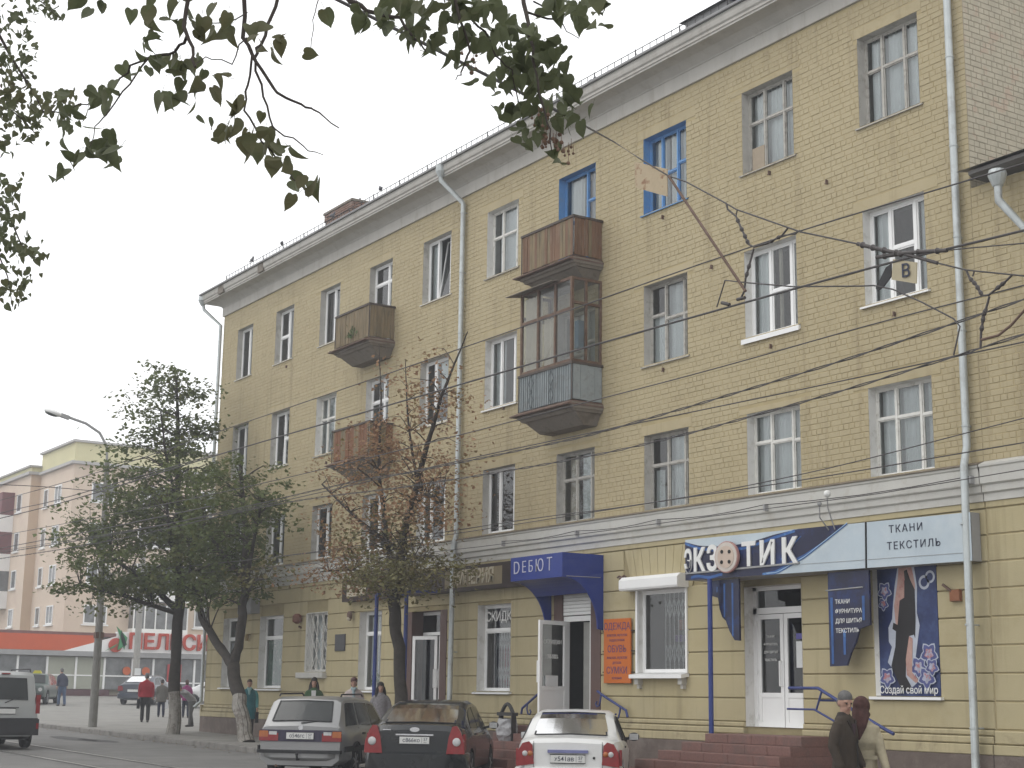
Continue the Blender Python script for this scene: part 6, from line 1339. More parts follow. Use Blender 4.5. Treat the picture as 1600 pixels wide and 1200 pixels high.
FG_LEAVES = [(-4.279, 1.375, 3.597, 0.0575, 0), (-4.463, 1.492, 3.702, 0.0792, 0), (-4.227, 1.409, 3.634, 0.0606, 0), (-4.428, 1.251, 3.668, 0.083, 0), (-4.381, 1.315, 3.669, 0.0647, 0), (-4.163, 1.456, 3.558, 0.0808, 0), (-4.159, 1.463, 3.6, 0.0705, 0), (-4.392, 1.595, 3.702, 0.0581, 0), (-4.177, 1.542, 3.551, 0.0824, 0), (-4.16, 1.554, 3.568, 0.0806, 0), (-4.212, 1.423, 3.52, 0.0603, 0), (-4.505, 1.526, 3.659, 0.0568, 0), (-4.227, 1.605, 3.66, 0.0694, 0), (-4.602, 1.666, 3.856, 0.0613, 0), (-4.244, 1.451, 3.451, 0.066, 0), (-4.206, 1.438, 3.439, 0.072, 0), (-4.376, 1.513, 3.522, 0.0781, 0), (-4.232, 1.505, 3.467, 0.0653, 0), (-4.454, 1.59, 3.542, 0.082, 0), (-4.234, 1.51, 3.437, 0.0839, 0), (-4.455, 1.656, 3.579, 0.0676, 0), (-4.218, 1.545, 3.448, 0.0797, 0), (-4.214, 1.547, 3.458, 0.0668, 0), (-4.245, 1.566, 3.47, 0.0558, 0), (-4.341, 1.442, 3.501, 0.0641, 0), (-4.446, 1.657, 3.481, 0.068, 0), (-4.325, 1.621, 3.449, 0.0755, 0), (-4.267, 1.659, 3.444, 0.07, 0), (-4.34, 1.686, 3.441, 0.0784, 0), (-4.517, 1.442, 3.52, 0.0696, 0), (-4.461, 1.389, 3.438, 0.0629, 0), (-4.213, 1.287, 3.296, 0.0703, 0), (-4.354, 1.333, 3.362, 0.0624, 0), (-4.311, 1.294, 3.31, 0.057, 0), (-4.473, 1.347, 3.383, 0.0822, 0), (-4.138, 1.422, 3.291, 0.0775, 0), (-4.334, 1.569, 3.39, 0.0821, 0), (-4.188, 1.647, 3.62, 0.0749, 0), (-4.307, 1.638, 3.612, 0.0749, 0), (-4.28, 1.265, 3.264, 0.0828, 0), (-4.648, 1.391, 3.352, 0.0753, 0), (-4.416, 1.362, 3.225, 0.0593, 0), (-4.406, 1.38, 3.25, 0.0743, 0), (-4.26, 1.343, 3.153, 0.083, 0), (-4.357, 1.371, 3.168, 0.0814, 0), (-4.479, 1.409, 3.195, 0.0787, 0), (-4.404, 1.356, 3.198, 0.0754, 0), (-4.565, 1.389, 3.255, 0.0784, 0), (-4.403, 1.265, 3.139, 0.0731, 0), (-4.386, 1.271, 3.153, 0.0735, 0), (-4.396, 1.235, 3.196, 0.0558, 0), (-4.2, 1.163, 3.016, 0.058, 0), (-4.399, 1.253, 3.158, 0.0624, 0), (-4.409, 1.226, 3.349, 0.0583, 0), (-4.479, 1.278, 3.338, 0.0683, 0), (-4.231, 1.163, 3.21, 0.0575, 0), (-4.312, 1.203, 3.264, 0.068, 0), (-4.154, 1.679, 3.334, 0.0814, 0), (-4.124, 1.648, 3.314, 0.0715, 0), (-4.146, 1.597, 3.256, 0.0557, 0), (-4.06, 1.589, 3.185, 0.0698, 0), (-4.273, 1.68, 3.274, 0.0806, 0), (-4.381, 1.751, 3.333, 0.0755, 0), (-4.159, 1.676, 3.274, 0.0825, 0), (-4.155, 1.642, 3.251, 0.0788, 0), (-4.11, 1.745, 3.256, 0.0597, 0), (-4.168, 1.74, 3.274, 0.0579, 0), (-4.36, 1.812, 3.321, 0.0608, 0), (-4.111, 1.706, 3.212, 0.0739, 0), (-4.27, 1.757, 3.257, 0.0832, 0), (-4.142, 1.768, 3.218, 0.0562, 0), (-4.218, 1.802, 3.239, 0.0801, 0), (-4.243, 1.823, 3.301, 0.0728, 0), (-4.175, 1.82, 3.236, 0.0833, 0), (-4.288, 1.872, 3.292, 0.0755, 0), (-4.021, 1.745, 3.124, 0.0801, 0), (-4.031, 1.801, 3.135, 0.082, 0), (-4.048, 1.85, 3.1, 0.0623, 0), (-4.38, 1.981, 3.201, 0.0673, 0), (-4.261, 1.934, 3.191, 0.0639, 0), (-4.186, 1.933, 3.134, 0.076, 0), (-4.056, 1.889, 3.098, 0.0837, 0), (-4.464, 1.884, 3.332, 0.0847, 0), (-4.122, 1.733, 3.528, 0.0647, 0), (-4.237, 1.785, 3.652, 0.0819, 0), (-4.112, 1.786, 3.569, 0.0626, 0), (-4.279, 1.846, 3.582, 0.0756, 0), (-4.09, 1.782, 3.53, 0.0633, 0), (-4.157, 1.911, 3.56, 0.0649, 0), (-4.262, 1.677, 3.616, 0.0849, 0), (-4.01, 2.026, 3.642, 0.0749, 0), (-4.005, 2.003, 3.636, 0.0768, 0), (-4.047, 2.024, 3.696, 0.0704, 0), (-4.238, 2.125, 3.77, 0.0698, 0), (-4.087, 2.144, 3.719, 0.0671, 0), (-3.847, 1.994, 3.606, 0.0652, 0), (-4.256, 2.201, 3.791, 0.0561, 0), (-4.016, 2.102, 3.676, 0.0601, 0), (-4.051, 2.109, 3.768, 0.0696, 0), (-3.967, 2.07, 3.703, 0.0799, 0), (-4.251, 2.225, 3.854, 0.0667, 0), (-3.864, 2.028, 3.566, 0.0729, 0), (-4.069, 2.225, 3.671, 0.0746, 0), (-3.918, 2.115, 3.584, 0.0566, 0), (-4.102, 2.212, 3.7, 0.0646, 0), (-3.905, 2.129, 3.561, 0.0655, 0), (-4.148, 2.303, 3.736, 0.075, 0), (-3.86, 2.102, 3.559, 0.0711, 0), (-4.111, 2.311, 3.654, 0.0702, 0), (-3.927, 2.206, 3.573, 0.0629, 0), (-4.021, 2.237, 3.728, 0.0761, 0), (-4.191, 2.283, 3.778, 0.08, 0), (-4.059, 2.254, 3.753, 0.0739, 0), (-3.987, 2.237, 3.722, 0.0565, 0), (-3.823, 2.157, 3.661, 0.0777, 0), (-3.863, 2.224, 3.69, 0.067, 0), (-3.769, 2.013, 3.605, 0.0778, 0), (-3.932, 2.133, 3.689, 0.0759, 0), (-3.948, 2.12, 3.724, 0.056, 0), (-3.821, 2.117, 3.556, 0.0637, 0), (-3.841, 2.125, 3.593, 0.065, 0), (-3.891, 2.235, 3.724, 0.0706, 0), (-3.873, 2.269, 3.716, 0.0594, 0), (-3.869, 2.296, 3.723, 0.0847, 0), (-3.972, 2.353, 3.75, 0.0753, 0), (-3.817, 2.308, 3.67, 0.0589, 0), (-3.986, 2.341, 3.743, 0.0627, 0), (-3.875, 2.289, 3.698, 0.0843, 0), (-3.786, 2.263, 3.63, 0.0577, 0), (-3.867, 2.278, 3.68, 0.0768, 0), (-3.913, 2.388, 3.728, 0.0565, 0), (-3.977, 2.401, 3.768, 0.0846, 0), (-3.962, 2.384, 3.793, 0.0619, 0), (-3.823, 2.316, 3.675, 0.0757, 0), (-4.02, 2.443, 3.823, 0.0753, 0), (-3.849, 2.337, 3.708, 0.0614, 0), (-3.752, 2.312, 3.654, 0.0662, 0), (-3.689, 2.25, 3.628, 0.078, 0), (-3.921, 2.341, 3.656, 0.0725, 0), (-4.041, 2.416, 3.715, 0.0657, 0), (-3.983, 2.348, 3.666, 0.0658, 0), (-3.889, 2.343, 3.616, 0.0563, 0), (-3.861, 2.343, 3.591, 0.0702, 0), (-3.938, 2.332, 3.629, 0.0768, 0), (-3.837, 2.263, 3.599, 0.066, 0), (-3.93, 2.335, 3.661, 0.0564, 0), (-3.833, 2.354, 3.581, 0.0642, 0), (-3.8, 2.332, 3.568, 0.0698, 0), (-3.923, 2.44, 3.609, 0.0733, 0), (-3.827, 2.245, 3.522, 0.0562, 0), (-3.959, 2.289, 3.562, 0.0609, 0), (-4.027, 2.374, 3.597, 0.0648, 0), (-3.819, 2.28, 3.507, 0.0716, 0), (-3.837, 2.309, 3.455, 0.0631, 0), (-3.776, 2.335, 3.451, 0.081, 0), (-4.059, 2.326, 3.688, 0.059, 0), (-3.906, 2.46, 3.674, 0.0765, 0), (-3.84, 2.399, 3.625, 0.0798, 0), (-4.023, 2.519, 3.723, 0.0734, 0), (-4.086, 2.565, 3.709, 0.0572, 0), (-4.151, 2.575, 3.718, 0.0639, 0), (-3.851, 2.454, 3.6, 0.0818, 0), (-4.223, 2.672, 3.864, 0.0808, 0), (-4.064, 2.577, 3.791, 0.0683, 0), (-4.163, 2.648, 3.691, 0.0805, 0), (-4.052, 2.551, 3.611, 0.0615, 0), (-4.097, 2.627, 3.687, 0.0556, 0), (-3.974, 2.491, 3.444, 0.0681, 0), (-3.996, 2.598, 3.762, 0.0706, 0), (-4.045, 2.574, 3.811, 0.0574, 0), (-4.22, 2.703, 3.883, 0.0651, 0), (-4.115, 2.719, 3.814, 0.0729, 0), (-4.271, 2.824, 3.866, 0.0601, 0), (-3.921, 2.592, 3.698, 0.0681, 0), (-4.072, 2.65, 3.751, 0.0714, 0), (-4.191, 2.76, 3.878, 0.0605, 0), (-3.926, 2.58, 3.73, 0.0724, 0), (-4.277, 2.838, 3.915, 0.0757, 0), (-3.996, 2.562, 3.731, 0.0645, 0), (-4.153, 2.68, 3.779, 0.0649, 0), (-4.049, 2.614, 3.699, 0.0751, 0), (-4.252, 2.761, 3.844, 0.0791, 0), (-4.087, 2.656, 3.672, 0.0849, 0), (-4.051, 2.672, 3.697, 0.0812, 0), (-3.967, 2.648, 3.664, 0.0628, 0), (-4.037, 2.643, 3.666, 0.0627, 0), (-4.036, 2.665, 3.718, 0.0789, 0), (-4.046, 2.716, 3.739, 0.0556, 0), (-4.009, 2.707, 3.729, 0.0844, 0), (-4.165, 2.662, 3.701, 0.0757, 0), (-4.068, 2.657, 3.656, 0.07, 0), (-4.045, 2.585, 3.613, 0.0771, 0), (-4.023, 2.595, 3.621, 0.0563, 0), (-4.087, 2.723, 3.67, 0.069, 0), (-4.11, 2.72, 3.712, 0.0753, 0), (-3.986, 2.625, 3.592, 0.0825, 0), (-4.22, 2.856, 3.715, 0.0801, 0), (-3.928, 2.628, 3.649, 0.0767, 0), (-3.841, 2.626, 3.627, 0.0639, 0), (-4.051, 2.717, 3.713, 0.0815, 0), (-4.012, 2.735, 3.757, 0.0697, 0), (-4.01, 2.585, 3.563, 0.068, 0), (-4.245, 2.682, 3.661, 0.0558, 0), (-3.906, 2.535, 3.535, 0.0694, 0), (-4.12, 2.692, 3.632, 0.0633, 0), (-3.923, 2.586, 3.528, 0.0751, 0), (-4.104, 2.736, 3.624, 0.083, 0), (-4.002, 2.539, 3.539, 0.0705, 0), (-4.162, 2.788, 3.702, 0.0753, 0), (-4.183, 2.77, 3.666, 0.061, 0), (-4.283, 2.855, 3.73, 0.0812, 0), (-4.055, 2.723, 3.613, 0.0797, 0), (-4.077, 2.796, 3.68, 0.0725, 0), (-4.053, 2.737, 3.648, 0.0574, 0), (-3.971, 2.687, 3.598, 0.0791, 0), (-4.04, 2.798, 3.699, 0.0607, 0), (-3.997, 2.79, 3.698, 0.0559, 0), (-3.991, 2.777, 3.623, 0.0725, 0), (-4.064, 2.816, 3.655, 0.0743, 0), (-4.122, 2.671, 3.531, 0.0583, 0), (-4.008, 2.623, 3.505, 0.0669, 0), (-4.161, 2.657, 3.547, 0.07, 0), (-4.153, 2.695, 3.552, 0.0813, 0), (-3.919, 2.578, 3.446, 0.0799, 0), (-4.134, 2.745, 3.595, 0.0587, 0), (-4.113, 2.678, 3.542, 0.069, 0), (-4.083, 2.746, 3.577, 0.0722, 0), (-4.157, 2.817, 3.62, 0.0635, 0), (-3.806, 2.622, 3.459, 0.064, 0), (-3.935, 2.665, 3.483, 0.0602, 0), (-4.118, 2.886, 3.635, 0.0671, 0), (-3.941, 2.746, 3.53, 0.0736, 0), (-3.932, 2.763, 3.484, 0.0646, 0), (-4.114, 2.689, 3.458, 0.0583, 0), (-4.147, 2.694, 3.488, 0.0611, 0), (-3.951, 2.551, 3.385, 0.0635, 0), (-3.92, 2.628, 3.412, 0.0603, 0), (-4.031, 2.721, 3.504, 0.0657, 0), (-4.286, 2.866, 3.59, 0.0604, 0), (-3.945, 2.632, 3.418, 0.0564, 0), (-3.877, 2.668, 3.403, 0.0593, 0), (-4.08, 2.804, 3.515, 0.0707, 0), (-3.892, 2.68, 3.451, 0.0759, 0), (-3.79, 2.665, 3.388, 0.0698, 0), (-3.892, 2.707, 3.425, 0.0822, 0), (-3.996, 2.625, 3.369, 0.07, 0), (-3.948, 2.629, 3.371, 0.0733, 0), (-3.995, 2.669, 3.399, 0.0705, 0), (-4.041, 2.764, 3.382, 0.0741, 0), (-4.037, 2.765, 3.391, 0.0694, 0), (-3.952, 2.781, 3.564, 0.0761, 0), (-3.989, 2.83, 3.563, 0.0571, 0), (-4.014, 2.747, 3.909, 0.0701, 0), (-4.182, 2.844, 3.994, 0.0783, 0), (-3.993, 2.726, 3.884, 0.0665, 0), (-4.072, 2.803, 3.925, 0.0726, 0), (-3.698, 2.56, 3.701, 0.0782, 0), (-3.756, 2.621, 3.753, 0.0687, 0), (-4.107, 2.876, 3.958, 0.0599, 0), (-3.864, 2.762, 3.874, 0.0783, 0), (-3.954, 2.836, 3.903, 0.0757, 0), (-4.094, 2.948, 4.004, 0.0845, 0), (-3.649, 2.653, 3.745, 0.0829, 0), (-3.924, 2.87, 3.896, 0.0676, 0), (-3.753, 2.653, 3.742, 0.0798, 0), (-3.874, 2.718, 3.776, 0.0632, 0), (-4.051, 2.785, 3.885, 0.0562, 0), (-4.061, 2.791, 3.878, 0.067, 0), (-3.881, 2.765, 3.782, 0.0585, 0), (-3.936, 2.791, 3.818, 0.081, 0), (-4.1, 2.747, 3.891, 0.0785, 0), (-4.005, 2.705, 3.891, 0.0816, 0)]
FG_SEEDS = [(-3.889, 2.656, 3.349), (-3.963, 2.678, 3.424), (-3.883, 2.608, 3.391), (-3.887, 2.625, 3.357), (-3.907, 2.632, 3.355), (-3.992, 2.648, 3.436), (-3.908, 2.644, 3.408), (-3.977, 2.721, 3.457), (-3.896, 2.625, 3.368), (-3.938, 2.643, 3.346), (-3.908, 2.639, 3.334), (-3.915, 2.644, 3.364), (-3.929, 2.706, 3.397), (-3.922, 2.635, 3.336), (-3.958, 2.71, 3.379), (-3.945, 2.702, 3.361), (-3.899, 2.645, 3.35), (-3.914, 2.678, 3.347), (-3.958, 2.67, 3.367), (-3.947, 2.706, 3.382), (-3.895, 2.625, 3.346), (-3.894, 2.656, 3.361), (-3.847, 2.643, 3.307), (-3.953, 2.716, 3.357), (-3.927, 2.726, 3.329), (-3.867, 2.671, 3.344), (-3.842, 2.681, 3.269), (-3.903, 2.723, 3.336), (-3.899, 2.723, 3.324), (-3.936, 2.766, 3.347), (-3.958, 2.773, 3.377), (-3.896, 2.698, 3.329), (-3.888, 2.596, 3.427), (-3.906, 2.644, 3.444), (-3.934, 2.652, 3.446), (-3.975, 2.628, 3.451), (-3.966, 2.72, 3.427), (-3.916, 2.65, 3.438), (-3.916, 2.626, 3.46), (-4.022, 2.685, 3.461), (-4.086, 2.21, 3.692), (-4.16, 2.263, 3.735), (-4.115, 2.282, 3.721), (-4.137, 2.25, 3.717), (-4.219, 2.305, 3.779), (-4.039, 2.448, 3.6), (-4.022, 2.43, 3.613), (-4.033, 2.446, 3.644), (-4.012, 2.401, 3.596), (-4.047, 2.441, 3.633), (-4.028, 2.426, 3.578), (-4.213, 2.496, 3.73), (-4.032, 2.377, 3.62), (-4.052, 2.404, 3.646), (-4.067, 2.396, 3.63), (-4.138, 2.439, 3.671)]
LG_TWIGS = [[[(-8.426, 1.723, 5.592), (-8.359, 1.911, 5.232), (-8.299, 2.055, 4.979), (-8.237, 2.197, 4.746), (-8.177, 2.322, 4.743)], 0.02, 0.004], [[(-8.611, 1.812, 5.067), (-8.506, 1.978, 4.879), (-8.399, 2.138, 4.727), (-8.315, 2.194, 4.619)], 0.012, 0.003], [[(-8.615, 1.794, 4.455), (-8.521, 1.991, 4.318), (-8.446, 2.085, 4.204), (-8.369, 2.188, 3.963), (-8.301, 2.249, 3.92)], 0.014, 0.003], [[(-8.499, 1.858, 4.175), (-8.417, 2.064, 3.935), (-8.37, 2.117, 3.751), (-8.331, 2.133, 3.637)], 0.01, 0.003], [[(-8.412, 1.789, 5.605), (-8.315, 2.06, 5.447), (-8.257, 2.155, 5.392), (-8.201, 2.236, 5.295)], 0.01, 0.003]]
